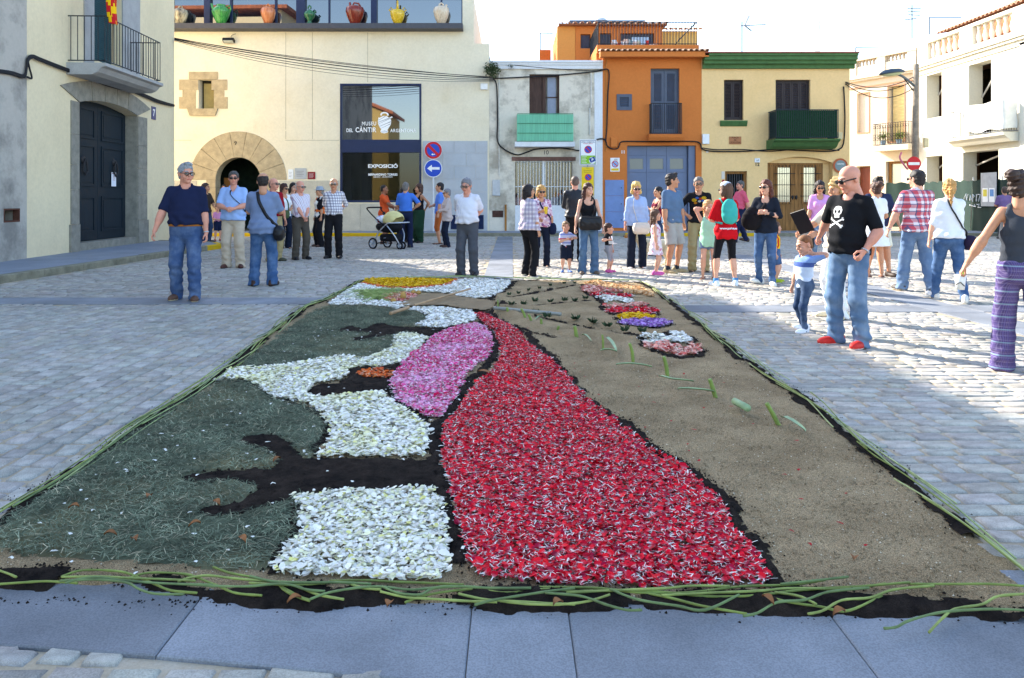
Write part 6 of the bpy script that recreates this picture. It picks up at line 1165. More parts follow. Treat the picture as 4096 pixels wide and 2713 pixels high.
def ik(S, T, l1, l2, pole):
    S, T, pole = Vector(S), Vector(T), Vector(pole); d = T-S; L = min(d.length, (l1+l2)*.999); d.normalize(); T = S+d*L; x = (l1*l1-l2*l2+L*L)/(2*L); y = math.sqrt(max(l1*l1-x*x, 0)); p = (pole-d*pole.dot(d)); p = p.normalized() if p.length > 1e-5 else d.orthogonal(); return S+d*x+p*y, T
ARM = {'down': ((.255, -.06, .80), (0, 1, .1)), 'wide': ((.36, -.1, .86), (.3, 1, 0)), 'walkf': ((.27, -.24, .88), (.3, 1, -.1)), 'walkb': ((.27, .16, .84), (.3, 1, 0)), 'belly': ((.05, -.25, 1.07), (1, .5, -.5)), 'clasp': ((.03, -.22, .93), (1, .6, 0)),
       'photo': ((.07, -.30, 1.22), (.8, .1, -1)), 'hip': ((.19, -.05, 1.03), (1, .5, .1)), 'back': ((.05, .20, 1.0), (1, .7, 0)), 'cross': ((-.12, -.21, 1.20), (1, .2, -.6)), 'head': ((.05, .09, 1.63), (1, -.2, .3)), 'face': ((.10, -.12, 1.48), (.7, -.3, -1)), 'chest': ((.02, -.24, 1.20), (.9, .2, -.6)), 'fwd': ((.15, -.42, 1.08), (.5, .3, -1))}
cloth_cache = {}
def fabric(name, col, var=.1, rough=.9, bump=.25): return M('fabric_'+name, col, rough, var, 7, bump, 320, spec=.12)
def denim(name, col, fade='#8fa6c4'):
    nm = 'denim_'+name
    if nm in _mats: return _mats[nm]
    s = NT(nm); v = s.vec(); f1 = s.noise(v, 5, 4, .6); f2 = s.noise(s.vec('Object', (1, 1, .35)), 26, 3, .7); c, d = lin(col), lin(fade)
    k = s.mix(1.0, s.ramp(f1, [(.42, (0,)*3), (.72, (.55,)*3)]), s.ramp(f2, [(.3, (.5,)*3), (.7, (1,)*3)]), 'MULTIPLY'); s.base(s.mix(k, c, d), .9, .1); s.bump(s.noise(v, 260, 2), .2, .002); _mats[nm] = s.m; return s.m
def plaid(name, base, bands, rough=.9):
    nm = 'plaid_'+name
    if nm in _mats: return _mats[nm]
    s = NT(nm); sep = s.n('ShaderNodeSeparateXYZ'); s.l(s.vec(), sep.inputs[0]); col = lin(base)
    ux = s.n('ShaderNodeMath', operation='MULTIPLY_ADD'); s.l(sep.outputs[1], ux.inputs[0]); ux.inputs[1].default_value = .75; s.l(sep.outputs[0], ux.inputs[2]); prev = None
    for axis, per, off, wd, c, op in bands:
        src = ux.outputs[0] if axis == 'x' else sep.outputs[2]; a = s.n('ShaderNodeMath', operation='MULTIPLY_ADD'); s.l(src, a.inputs[0]); a.inputs[1].default_value = 1/per; a.inputs[2].default_value = off+50
        fr = s.n('ShaderNodeMath', operation='FRACT'); s.l(a.outputs[0], fr.inputs[0]); lt = s.n('ShaderNodeMath', operation='LESS_THAN'); s.l(fr.outputs[0], lt.inputs[0]); lt.inputs[1].default_value = wd; m = s.n('ShaderNodeMath', operation='MULTIPLY'); s.l(lt.outputs[0], m.inputs[0]); m.inputs[1].default_value = op
        col = s.mix(m.outputs[0], col, lin(c))
    s.base(col, rough, .1); s.bump(s.noise(s.vec(), 300, 2), .2, .002); _mats[nm] = s.m; return s.m
def floral(name, base, cols, sc=22):
    nm = 'floral_'+name
    if nm in _mats: return _mats[nm]
    s = NT(nm); vo = s.n('ShaderNodeTexVoronoi'); vo.inputs['Scale'].default_value = sc; s.l(s.vec(), vo.inputs['Vector']); sep = s.n('ShaderNodeSeparateColor'); s.l(vo.outputs['Color'], sep.inputs[0]); n = len(cols)
    rp = s.ramp(sep.outputs[0], [(i/n*.6, lin(c)) for i, c in enumerate(cols)]+[(.62, lin(base))]); rp.node.color_ramp.interpolation = 'CONSTANT'; s.base(rp, .9, .1); _mats[nm] = s.m; return s.m
SKIN = {'fair': '#d6a085', 'tan': '#c18a6a', 'red': '#cf9079', 'brown': '#8f5f46', 'olive': '#b98562'}
def skin_mats(tone, haircol):
    sk = M('skin_'+tone, SKIN[tone], .55, .1, 12, .1, 200, spec=.35); return [sk, M('eye', '#2a211d', .3, .1), M('lip_'+tone, tuple(x*y for x, y in zip(lin(SKIN[tone]), (.8, .5, .5))), .5, .05), M('brow_'+haircol, haircol, .8, .1)]
def hair_mat(c): return M('hair_'+c, c, .6, .35, 30, .7, 120, stretch=(2, 2, .4), spec=.35)
def hair_sdf(style, h, seed):
    s = Sdf(h); t = .009
    hl = .75; 
    if style == 'ring':
        s.ell((0, .02, .03), (.079, .098, .085), .01).ell((0, .04, -.035), (.066, .06, .06), .03); s.plane((0, .9, -.75), -.024); s.plane((0, 0, -1), -.062); s.plane((0, 0, 1), -.09)
    elif style == 'stubble':
        s.ell((0, .015, .037), (.0772, .0965, .0845), .01).ell((0, .04, -.03), (.066, .06, .06), .03); s.plane((0, .74, .67), .004); s.plane((0, 0, 1), -.08)
    else:
        s.ell((0, .016, .04), (.083, .103, .09), .02).ell((0, .045, -.03), (.07, .066, .07), .03); s.plane((0, .78, .63), -.021 if style != 'fringe' else -.05)
        if style in ('short', 'recede', 'fringe'): s.plane((0, 0, 1), -.095)
        if style == 'recede': s.plane((0, .9, -.1), -.05)
        if style in ('long', 'wavy'):
            for q in (-1, 1): s.cap((q*.06, .02, .05), (q*.079, .03, -.08), .034, .034, .03); s.cap((q*.079, .03, -.08), (q*.082, -.005 if style == 'wavy' else .03, -.24), .036, .022, .03)
            s.cap((0, .075, 0), (0, .085, -.22), .068, .055, .04, ((0, 1, 0), .6))
        if style in ('bob', 'curly'):
            for q in (-1, 1): s.cap((q*.055, .02, .06), (q*.08, .02, -.07), .036, .036, .03)
            s.cap((0, .07, .02), (0, .075, -.1), .07, .06, .04, ((0, 1, 0), .7))
        if style == 'curly': s.ell((0, .02, .07), (.085, .095, .075), .03)
        if style == 'quiff': s.cap((-.03, -.06, .115), (.035, -.055, .118), .024, .02, .03); s.plane((0, 0, 1), -.09)
        if style == 'pony': s.cap((0, .1, .01), (0, .135, -.03), .02, .028, .02); s.cap((0, .135, -.03), (0, .125, -.22), .032, .014, .02); s.plane((0, 0, 1), -.25)
        if style == 'bun': s.ell((0, .125, .085), (.055, .052, .052), .012); s.plane((0, 0, 1), -.09)
    wr = (.0065 if style not in ('curly', 'wavy', 'bun') else .008, 55 if style in ('curly', 'wavy') else 80)
    if style == 'stubble': wr = None
    return s.mesh(wr, seed)
people = {}
def person(key, x, yf, yh, label, yaw=0, head=(0, 0), fem=False, child=False, belly=0.0, w=1.0, armL='down', armR='down', top=None, bot=None, shoe=('#2b2320', None), hair=('short', '#3a3029'), skin='tan', glasses=None, step=0.0, spread=.118, lean=0.0, toe=(14, -14), Y=None, Hh=None, z0=0.0, belt=None, watch=None, socks=None, sandal=False, cap_hat=None, collar=None, group=None, X=None):
    if Y is None: X_, Y = gp(x, yf)
    X_ = (x-CX)*Y/FO if X is None else X
    H = Hh or (yf-yh)*Y/FO-.012; k = H/1.75; fine = Y < 10.5; hc = .0135 if fine else .02; hh = .007 if fine else .0098; hd = .0068 if fine else .0094; far = Y > 15.5
    if far: hc, hh, hd = .024, .0115, .0115
    if child: hk = .215/.228*max(.86, min(1, H/1.3)); leg = .93; arm = .93
    else: hk = 1.09*(k if k < 1 else 1+.3*(k-1)); leg = 1; arm = 1
    Zh = H-.124*hk*1.0                                     # head centre
    zs = (1.43 if not child else 1.33)*k; zhip = .905*k*leg; sh = (.166 if not fem else .148)*k*w**.5*(1 if not child else .92); hipx = .088*k
    e = empty('person', (X_, Y, z0), label, 'person', group, R(yaw)); seed = abs(hash(key)) % 1000 if False else sum(map(ord, key))*7 % 997
    def L(o): o.parent = e; o.matrix_parent_inverse = Matrix(); return o
    def put(name, V, F, mats, mi=None, parent=None, smooth=True):
        me = np_mesh(name, V, F, smooth)
        for m in (mats if isinstance(mats, (list, tuple)) else [mats]): me.materials.append(m)
        if mi is not None: me.polygons.foreach_set('material_index', mi)
        o = bpy.data.objects.new(name, me); COL.objects.link(o); o.parent = parent or e; _world[o.name] = _world[e.name]; return o
    ln = math.sin(lean); tilt = lambda p: Vector((p[0], p[1]-max(0, (p[2]-zhip))*ln, p[2]-max(0, p[2]-zhip)*(1-math.cos(lean))))
    # joints
    J = {}
    for sgn, nm, am in ((1, 'L', armL), (-1, 'R', armR)):
        S = tilt((sgn*sh, .01*k, zs-.035*k)); tg, pl = ARM[am] if isinstance(am, str) else am; T = Vector((sgn*tg[0]*k, tg[1]*k-belly*.05*(1 if am in ('clasp', 'belly') else 0), tg[2]*k*(1 if not child else .95)))
        if isinstance(am, str) and tg[2] > .9: T = tilt(T)
        E, Wp = ik(S, T, .295*k*arm, .25*k*arm, (sgn*pl[0], pl[1], pl[2])); J[nm] = (S, E, Wp)
        st = step*(1 if nm == 'L' else -1); ft = Vector((sgn*spread*k*1.0, -st, .085*k)); hp = Vector((sgn*hipx, 0, zhip)); lift = max(0, -st)*.12
        ft.z += lift; K, A = ik(hp, ft, .43*k*leg, .405*k*leg, (sgn*.12, -1, 0)); J['leg'+nm] = (hp, K, A)
    bt, tp = bot or {}, top or {}; btype = bt.get('t', 'trousers'); bare = {'shorts': .55, 'capri': .9, 'skirt': .2}.get(btype)
    skinm = skin_mats(skin, hair[1]); fy = lambda f: ((0, 1, 0), f)
    # body
    b = Sdf(hc); nb = tilt((0, .02*k, zs-.06*k)); hcn = tilt((0, 0, Zh)); 
    b.cap(nb, hcn+Vector((0, .02, -.08*hk)), .056*k*(.9 if fem else 1)*w**.5, .05*hk, .03); c0, c1 = tilt((0, 0, zhip+.05*k)), tilt((0, .0, zs-.12*k)); b.cap(c0, c1, .125*k*w, .13*k*w, .05, fy(.6)); [b.cap(tilt((0, .02*k, zs-.02*k)), tilt((q*sh*.85, .01, zs-.05*k)), .045*k, .042*k, .04) for q in (-1, 1)]
    for nm in 'LR':
        S, E, Wp = J[nm]; aw = (.9 if fem else 1.05)*w**.5; b.cap(S, E, .048*k*aw, .039*k*aw, .03); b.cap(E, Wp, .041*k*aw, .0255*k*aw, .02); b.cap(E.lerp(Wp, .1), E.lerp(Wp, .4), .043*k*aw, .04*k*aw, .03)
        hp, K, A = J['leg'+nm]; lw = 1 if btype in ('shorts', 'capri', 'skirt') else .72; b.cap(hp, K, .08*k*lw, .055*k*lw, .03); b.cap(K, A, .052*k*lw, .035*k*lw, .03); b.cap(K.lerp(A, .18)+Vector((0, .012*k, 0)), K.lerp(A, .42)+Vector((0, .014*k, 0)), .056*k*lw, .05*k*lw, .03)
        if sandal: f = A+Vector((0, 0, -.05*k)); b.cap(f+Vector((0, .03*k, -.01*k)), f+Vector((0, -.12*k, -.018*k)), .035*k, .03*k, .03, ((0, 0, 1), .6))
    V, F = b.mesh(); mi = np.zeros(len(F), np.int32); Vs, Fs, Ms = [V], [F], [mi]; off = len(V)
    Mh = Matrix.Translation(hcn) @ Matrix.Rotation(R(head[0]), 4, 'Z') @ Matrix.Rotation(R(head[1]), 4, 'X') @ Matrix.Scale(hk, 4) @ Matrix.Diagonal((.94 if fem else 1, 1, 1, 1))
    hv, hf, hm = lod('head', head_template, hd); Vs.append(xf(hv, Mh)); Fs.append(hf+off); Ms.append(hm); off += len(hv)
    for sgn, nm, am in ((1, 'L', armL), (-1, 'R', armR)):
        S, E, Wp = J[nm]; d = (Wp-E).normalized(); fw = Vector((0, -1, .0)) if abs(d.z) > .6 else Vector((-sgn*.3, -.2, 1)); ty = (fw-d*fw.dot(d)).normalized(); tz = ty.cross(d)*(1 if sgn > 0 else -1)
        tz = d.cross(ty); 
        if tz.dot(Vector((sgn, 0, .2))) < 0: tz = -tz
        Mm = Matrix(((d.x, ty.x, tz.x, Wp.x), (d.y, ty.y, tz.y, Wp.y), (d.z, ty.z, tz.z, Wp.z), (0, 0, 0, 1))) @ Matrix.Scale((.96 if not fem else .88)*k*(1.05 if child else 1), 4)
        curl = 1.0 if am in ('down', 'walkf', 'walkb', 'wide') else (1.6 if am in ('clasp', 'belly', 'back', 'hip', 'chest') or not isinstance(am, str) else 1.2); tv, tf = lod('hand', hand_template, hh, curl); tf = tf if Mm.to_3x3().determinant() > 0 else tf[:, ::-1]; Vs.append(xf(tv, Mm)); Fs.append(tf+off); Ms.append(np.zeros(len(tf), np.int32)); off += len(tv)
    body = put('body', np.concatenate(Vs), np.concatenate(Fs), skinm, np.concatenate(Ms))
    # hair
    if hair[0] != 'none':
        V, F = hair_sdf(hair[0], .0078 if fine else (.0145 if far else .0118), seed); put('hair', xf(V, Mh), F, hair_mat(hair[1]))
    # trousers or skirt
    bm_ = bt.get('m'); wf = bt.get('w', 1.0); waist = bt.get('waist', .985)*k; hb = .0125 if fine else (.022 if far else .0185)
    if btype != 'none':
        s = Sdf(hb); be = belly*.05*k
        s.ell((0, .008*k, .93*k*leg), (.165*k*w, .118*k+be*.5, .14*k), .05); s.cap((0, -be*.5, waist-.06*k), (0, -be*.5, waist+.02*k), .158*k*w+be*.3, .152*k*w+be*.3, .04, fy(.74))
        for q in (-1, 1): s.ell((q*.07*k, .058*k, .89*k*leg), (.085*k, .075*k, .1*k), .04)
        for nm in 'LR':
            hp, K, A = J['leg'+nm]; r0, r1, r2 = {'trousers': (.093, .071, .069), 'skinny': (.092, .062, .046), 'capri': (.09, .06, .056), 'shorts': (.096, .092, .09), 'flare': (.096, .07, .088), 'wide': (.11, .1, .11), 'harem': (.14, .15, .07), 'skirt': (.1, .08, .08)}[btype]; r0, r1, r2 = (x*k*wf*(w**.4) for x in (r0, r1, r2))
            if btype == 'skirt': continue
            if btype == 'shorts': q = hp.lerp(K, bt.get('len', .86)); s.cap(hp, q, r0, r1, .04, cut=True)
            elif btype == 'capri': q = K.lerp(A, .28); s.cap(hp, K, r0, r1, .04); s.cap(K, q, r1, r2, .02, cut=True)
            else: s.cap(hp, K, r0, r1, .022); e_ = A+Vector((0, .008*k, -.062*k)); s.cap(K, e_, r1, r2, .03, cut=True)
        if btype == 'skirt':
            s = Sdf(hb); zh = bt.get('hem', .55)*k
            for i, (za, zb_, ra, rb) in enumerate(bt.get('tiers', [(waist/k, zh/k, .15, .24)])): s.cap((0, 0, za*k), (0, 0, zb_*k), ra*k, rb*k, .01, fy(.8), cut=True, cut0=True)
        s.plane((0, 0, -1), -waist)
        wfun = lambda X, Y, Z: .5+1.1*np.clip((.55*k-Z)/(.5*k), 0, 1)+0*X+0*Y
        V, F = s.mesh((.0075*wf*k, 30/k**.5, wfun) if btype != 'capri' else (.002, 40), seed); tro = put({'skirt': 'skirt', 'shorts': 'shorts'}.get(btype, 'trousers'), V, F, bm_)
    # top
    if tp:
        s = Sdf(hb); lo_ = tp.get('loose', 1.0); be = belly*.085*k; hem = tp.get('hem', .87)*k; sl = tp.get('sleeve', .45); tx = 1.0
        s.ell(tilt((0, .005, 1.27*k if not child else 1.18*k)), (.156*k*w**.8*lo_**.6, .118*k*lo_**.6*(1.05 if w > 1 else 1), .2*k), .06)
        s.cap(tilt((0, -be*.55, hem-.02)), tilt((0, -be*.4, 1.22*k)), .16*k*w**.9*lo_**.8*tp.get('flare', 1.0)+be*.45, .148*k*w**.9*lo_**.8+be*.25, .05, fy(.74+belly*.1))
        if hem < .92*k and not child:
            s.ell((0, .008*k, .93*k), (.184*k*w*lo_**.5, .142*k+belly*.04, .17*k), .05)
            for q in (-1, 1): s.ell((q*.07*k, .06*k, .89*k), (.1*k, .098*k, .13*k), .04)
        if belly > .2: s.ell(tilt((0, -.05*k-be*.4, 1.07*k)), (.15*k*w, .1*k+be*.6, .16*k), .06)
        if fem and not child:
            for q in (-1, 1): s.ell(tilt((q*.068*k, -.088*k, 1.255*k)), (.062*k, .055*k, .062*k), .04)
        [s.cap(tilt((0, .018*k, zs-.002*k)), tilt((q*sh*.86, .012, zs-.045*k)), .058*k, .058*k, .05) for q in (-1, 1)]; s.cap(tilt((0, .03*k, zs-.02*k)), tilt((0, .022*k, zs+.035*k)), .06*k, .052*k, .035)
        for nm in 'LR':
            S, E, Wp = J[nm]; sr = .057*k*lo_**.5*(1 if not fem else .9)*w**.3
            if sl <= 0: continue
            if sl <= .55: q = S.lerp(E, min(1, sl/.5)); s.cap(S, q, sr*1.05, sr*1.05, .04, cut=True)
            else: s.cap(S, E, sr, sr*.9, .04); q = E.lerp(Wp, (sl-.55)/.42); s.cap(E, q, sr*.88, sr*.72, .025, cut=True)
        nk = tp.get('neck', 'crew')
        if sl <= 0:
            for nm in 'LR': S = J[nm][0]; s.cap(S+Vector(((.03 if nm == 'L' else -.03)*k, 0, .06*k)), S+Vector(((.025 if nm == 'L' else -.025)*k, 0, -.10*k)), .07*k, .062*k, .012, sub=True)
            s.ell(tilt((0, -.09*k, 1.42*k)), (.105*k, .12*k, .115*k), .012, True); s.ell(tilt((0, .11*k, 1.44*k)), (.1*k, .1*k, .09*k), .012, True)
        s.cap(tilt((0, -.02*k, zs+.015*k)), tilt((0, -.03*k, zs+.12*k)), .06*k, .075*k, .008, sub=True)
        if nk == 'v': s.cap(tilt((0, -.13*k, 1.33*k)), tilt((0, -.07*k, 1.47*k)), .012*k, .062*k, .01, sub=True)
        if nk == 'scoop': s.ell(tilt((0, -.1*k, 1.43*k)), (.085*k, .09*k, .09*k), .012, True)
        if lean: s.plane((0, 0, 1), hem-.01)
        else: s.plane((0, 0, 1), hem)
        V, F = s.mesh((tp.get('wr', .0085)*k, 27/k**.5, (lambda X, Y, Z: .35+1.2*np.clip((1.25*k-Z)/(.3*k), 0, 1)+0*X+0*Y)), seed+3); sho = put(tp.get('name', 'shirt'), V, F, tp['m'])
        bvh = BVHTree.FromPolygons([Vector(v) for v in V], [tuple(f) for f in F]); people[key+'_bvh'] = bvh
        if collar:
            cp = []
            for t in range(-70, 71, 10):
                a = R(t); cp.append(tilt((math.sin(-a+math.pi)*.066*k if False else math.sin(R(180-t*2))*.066*k, .012*k+math.cos(R(t*2))*.055*k, zs+(.055-.06*(abs(t)/70)**3)*k)))
            mb = MB(); mb.tube(cp, .019*k, 6, flat=.55); cm = mb.mesh('collar', True); cm.materials.append(collar if not isinstance(collar, str) else tp['m']); o = bpy.data.objects.new('collar', cm); COL.objects.link(o); o.parent = sho
    # shoes
    sv, sf_, smi = lod('shoe', shoe_template, .01 if fine else .0145); sc = k*(1.15 if not child else 1.22)*(.94 if fem else 1); me = np_mesh('shoe', sv, sf_, True); me.materials.append(M('shoe_'+shoe[0], shoe[0], .6, .15, 20)); me.materials.append(M('sole_'+(shoe[1] or '#1f1a17'), shoe[1] or '#1f1a17', .8, .1)); me.polygons.foreach_set('material_index', smi)
    for nm, tt in (('L', toe[0]), ('R', toe[1])):
        A = J['leg'+nm][2]; o = bpy.data.objects.new('shoe' if not sandal else 'sandal', me); COL.objects.link(o); o.parent = e; pit = .18 if A.z > .095*k else 0; o.matrix_basis = Matrix.Translation((A.x, A.y+.0, max(0, A.z-.085*k)*.75)) @ Matrix.Rotation(R(tt), 4, 'Z') @ Matrix.Rotation(-pit, 4, 'X') @ Matrix.Diagonal((sc, sc, sc*(1 if not sandal else .42), 1))
        if socks: mb = MB(); mb.tube([A+Vector((0, 0, -.05*k)), A+Vector((0, .0, .06*k))], [.046*k, .044*k], 10); so = mb.mesh('sock', True); so.materials.append(socks); oo = bpy.data.objects.new('sock', so); COL.objects.link(oo); oo.parent = e
    # small worn things
    def small(mb, name, mat, parent=None):
        me_ = mb.mesh(name, True); me_.materials.append(mat); o = bpy.data.objects.new(name, me_); COL.objects.link(o); o.parent = parent or e; return o
    if glasses:
        mb = MB(); lm = M('sunglass', '#0d0c0c', .12, 0, spec=.6) if glasses == 'sun' else glass_mat('spec_lens', refl=.02, see=.9); fr_ = M('spec_frame', '#191615', .4, .1)
        for q in (-1, 1): mb.lathe([(.024, -.004), (.027, 0), (.024, .004)], (0, 0, 0), 10, Mh @ Matrix.Translation((q*.032, -.106, .001)) @ Matrix.Rotation(R(q*10), 4, 'Z') @ Matrix.Rotation(R(90), 4, 'X'), 1.05, .8 if glasses == 'sun' else .7)
        g = small(mb, 'glasses', lm if glasses == 'sun' else lm); mb = MB(); T = lambda p: Mh @ Vector(p)
        for q in (-1, 1): mb.tube([T((q*.055, -.1, .006)), T((q*.08, -.05, .006)), T((q*.083, .01, .003))], .0035 if glasses != 'sun' else .006, 5)
        mb.tube([T((-.012, -.112, .006)), T((.012, -.112, .006))], .004, 5)
        if glasses != 'sun':
            for q in (-1, 1): mb.tube([T((q*.032+.028*math.cos(t), -.108+abs(math.cos(t))*.004, .001+.02*math.sin(t))) for t in [R(36*i) for i in range(10)]], .0032, 5, True)
        small(mb, 'glasses_frame', fr_, g)
    def ring(z, mat, name, hgt_=.02, bv=None, off=.006, c=(0, 0)):
        pts = []
        for i in range(36):
            a = 2*math.pi*i/36; d = Vector((math.cos(a), math.sin(a), 0)); o = Vector((c[0], c[1], z))+d*.6; best = None
            for tb in bv:
                hit = tb.ray_cast(o, -d)
                if hit[0] is not None: best = hit[0] if best is None or (hit[0]-o).length < (best-o).length else best
            if best is not None: pts.append(best+d*off)
        if len(pts) > 20: mb = MB(); mb.tube(pts, .008, 6, True, flat=hgt_/.008); return small(mb, name, mat)
    if belt:
        tb = BVHTree.FromPolygons([v.co.copy() for v in tro.data.vertices], [tuple(p.vertices) for p in tro.data.polygons]); ring(waist-.02*k, belt, 'belt', .019*k, [tb])
    if watch:
        S, E, Wp = J[watch]; d = (Wp-E).normalized(); p = Wp-d*.015; a = d.orthogonal().normalized(); b2 = d.cross(a); mb = MB(); mb.tube([p+a*.031*k*math.cos(t)+b2*.031*k*math.sin(t) for t in [R(30*i) for i in range(12)]], .008, 6, True); w_ = small(mb, 'watch', M('steel', '#b9bcc0', .3, .05, metal=.8))
    people[key] = dict(e=e, J=J, k=k, H=H, W=_world[e.name], Mh=Mh, hk=hk, small=small, ring=ring, sh=sh, zs=zs); return people[key]
def wpt(p, v): return p['W'] @ Vector(v)
def strap(key, seq, width, name_label, mat, bag=None, cat='bag', name='shoulder_bag', ends=None):
    """bag strap laid on the clothes: seq of (angle from front, height in 1.75 m scale); bag = (centre, size, mat)"""
    p = people[key]; bv = people[key+'_bvh']; k = p['k']; pts = []; n = 10
    for (a0, z0), (a1, z1) in zip(seq, seq[1:]):
        for i in range(n):
            t = i/n; a = R(a0+(a1-a0)*t); z = (z0+(z1-z0)*t)*k; d = Vector((math.sin(a), -math.cos(a), 0)); hit = bv.ray_cast(Vector((0, 0, z))+d*.7, -d); r = hit[0] if hit[0] is not None else None
            pts.append((r+d*.008) if r is not None else Vector((0, 0, z))+d*(.09 if z > 1.38*k else .19)*k)
    P = [pts[0]]+[(pts[i-1]+pts[i]*2+pts[i+1])/4 for i in range(1, len(pts)-1)]+[pts[-1]]; P = P+[Vector(q)*k for q in (ends or [])]
    W = p['W']; b = bag[0] if bag else seq[-1]; e = empty(name, W @ (Vector(bag[0])*k if bag else P[-1]), name_label, cat)
    MB().tube([W @ q for q in P], .006, 6, flat=width/.012).build('strap', mat, e, True)
    if bag:
        c, sz, bmat, rot = bag; Q = W @ Matrix.Translation(Vector(c)*k) @ Matrix.Rotation(R(rot), 4, 'Z'); s = Sdf(.012); hx, hy, hz = (q/2*k for q in sz); r = min(hy, .05*k)*.95
        for zz in np.linspace(-1, 1, int(2*hz/r)+2): s.cap((-hx+r, 0, zz*(hz-r)), (hx-r, 0, zz*(hz-r)*1), r*(1.15-.25*zz*zz), None, .05, ((0, 1, 0), hy/r if hy/r < 1.4 else 1.4))
        if sz[1] >= .2 and sz[0] > .3: s = Sdf(.012); s.ell((0, 0, -.1*hz), (hx*1.1, hy, hz*.9), .05).ell((0, 0, hz*.4), (hx*.7, hy*.8, hz*.8), .08)
        V, F = s.mesh((.003, 35), 5); o = np_mesh('bag_body', xf(V, Q), F, True); mobj('bag_body', o, bmat, e); fl = MB(); sz[1] < .2 and fl.cbox((0, -hy-.004 if rot == 0 else -hy-.004, hz*.35), (sz[0]*k*.92, .012, hz*1.2), Q, .004); sz[1] < .2 and fl.build('flap', bmat, e)
    return e
def decal(key, shape, cx, cz, back, mat, name, parent=None, lift=.004):
    """print on a shirt: shape is a mesh in metres; thrown on to the cloth"""
    p = people[key]; bv = people[key+'_bvh']; s = 1 if back else -1
    bm = bmesh.new(); bm.from_mesh(shape); bmesh.ops.triangulate(bm, faces=bm.faces); bmesh.ops.subdivide_edges(bm, edges=[e for e in bm.edges if e.calc_length() > .03], cuts=2); bm.to_mesh(shape); bm.free()
    for v in shape.vertices:
        o = Vector((-s*v.co.x+cx, s*.8, cz+v.co.y)); hit = bv.ray_cast(o, Vector((0, -s, 0))); v.co = (hit[0] if hit[0] is not None else Vector((o.x, s*.12, o.z)))+Vector((0, s*lift, 0))
    shape.materials.clear(); shape.materials.append(mat); o = bpy.data.objects.new(name, shape); COL.objects.link(o); o.parent = p['e']; return o
def flat_mesh(polys):
    mb = MB()
    for lp in polys: mb.solid(lp if isinstance(lp[0], list) else [lp], lambda u, v, w: Vector((u, v, w)), 0, 0)
    return mb.mesh('print')
def zsplit(name, stops):
    nm = 'zsplit_'+name; s = NT(nm); sep = s.n('ShaderNodeSeparateXYZ'); s.l(s.vec(), sep.inputs[0]); rp = s.ramp(sep.outputs[2], [(z, lin(c)) for z, c in stops]); rp.node.color_ramp.interpolation = 'CONSTANT'; s.base(rp, .9, .1); return s.m
JE = denim('mid', '#3a4f74', '#7f92ad'); JL = denim('light', '#56708f', '#a3b4c6'); JD = denim('dark', '#2a3a55', '#5c6f8c'); JB = denim('blue', '#3a557c', '#7d97b8')
BLK = fabric('black', '#1b1b1f'); NVY = fabric('navy', '#1d2440'); KHK = fabric('khaki', '#a1926c'); BEI = fabric('beige', '#b9ab98'); CHA = fabric('charcoal', '#3c3d40'); WHT = fabric('white', '#e4e6ea', .05); DKN = fabric('darknavy', '#1b2233')
leather = M('leather_black', '#17161a', .45, .15, 12, .15, 90); LB = fabric('lightblue', '#93aedb', .06)
p_str = plaid('stripe_mauve', '#d9d3d9', [('x', .035, 0, .3, '#9b8fae', .7), ('x', .07, .4, .12, '#a2747c', .6)]); p_chk = plaid('check_navy', '#dfdde2', [('x', .06, 0, .4, '#4a4765', .55), ('z', .06, 0, .4, '#4a4765', .55)])
p_fine = plaid('fine_blue', '#dcdde4', [('x', .022, 0, .14, '#8f96bb', .7), ('z', .022, 0, .14, '#8f96bb', .7)]); p_lila = plaid('lilac', '#dcd3da', [('x', .075, 0, .35, '#8d7f9e', .5), ('z', .075, 0, .35, '#8d7f9e', .5), ('x', .075, .6, .1, '#6b5f80', .6), ('z', .075, .6, .1, '#6b5f80', .6)])
p_red = plaid('red', '#d8d2da', [('x', .1, 0, .45, '#b8233a', .75), ('z', .1, 0, .45, '#b8233a', .6), ('x', .1, .55, .14, '#39406a', .8), ('z', .1, .55, .14, '#39406a', .75), ('z', .1, .2, .06, '#e8e4ea', .9)])
p_boy = plaid('boy_stripe', '#c9cbe2', [('z', .15, .1, .25, '#c8323c', .95), ('z', .15, .5, .2, '#6f7fc0', .8)])
p_cat = plaid('senyera', '#e8bf12', [('x', .06, 0, .5, '#c4202a', .95)])
p_ben = plaid('purple_band', '#54486f', [('z', .034, 0, .3, '#463d70', .6), ('z', .034, .6, .2, '#8d84a8', .35), ('x', .03, 0, .3, '#574a80', .5), ('x', .012, .3, .3, '#8a80aa', .35), ('z', .1, .7, .1, '#8fb0bd', .5)])
# left group
person('polo', 430, 695, 375, 'grey haired man in a navy polo shirt and tan belt walking on the left', 14, (32, 4), belly=.75, w=1.12, armR='wide', armL='down', top=dict(m=NVY, sleeve=.46, hem=.965, loose=1.04), bot=dict(m=JE, t='trousers', w=1.08), shoe=('#5a4033', '#cbbf9f'), hair=('quiff', '#8d9196'), skin='red', glasses='clear', step=.08, belt=M('belt_tan', '#a5651f', .5, .1), collar='y', watch='L', toe=(6, -16))
person('blueshirt', 540, 620, 394, 'man in a light blue shirt, beige trousers and sunglasses with forearms raised', 8, (10, 2), belly=.8, w=1.12, armR='belly', armL='belly', top=dict(m=LB, sleeve=.46, hem=.86, neck='v', loose=1.06), bot=dict(m=BEI, w=1.15), shoe=('#4a2c28', None), hair=('short', '#4a4644'), skin='red', glasses='sun', collar='y')
strap('blueshirt', [(-30, 1.44), (0, 1.3), (45, 1.15), (80, 1.0)], .04, 'black shoulder strap across the light blue shirt', leather, name='bag_strap', cat='strap')
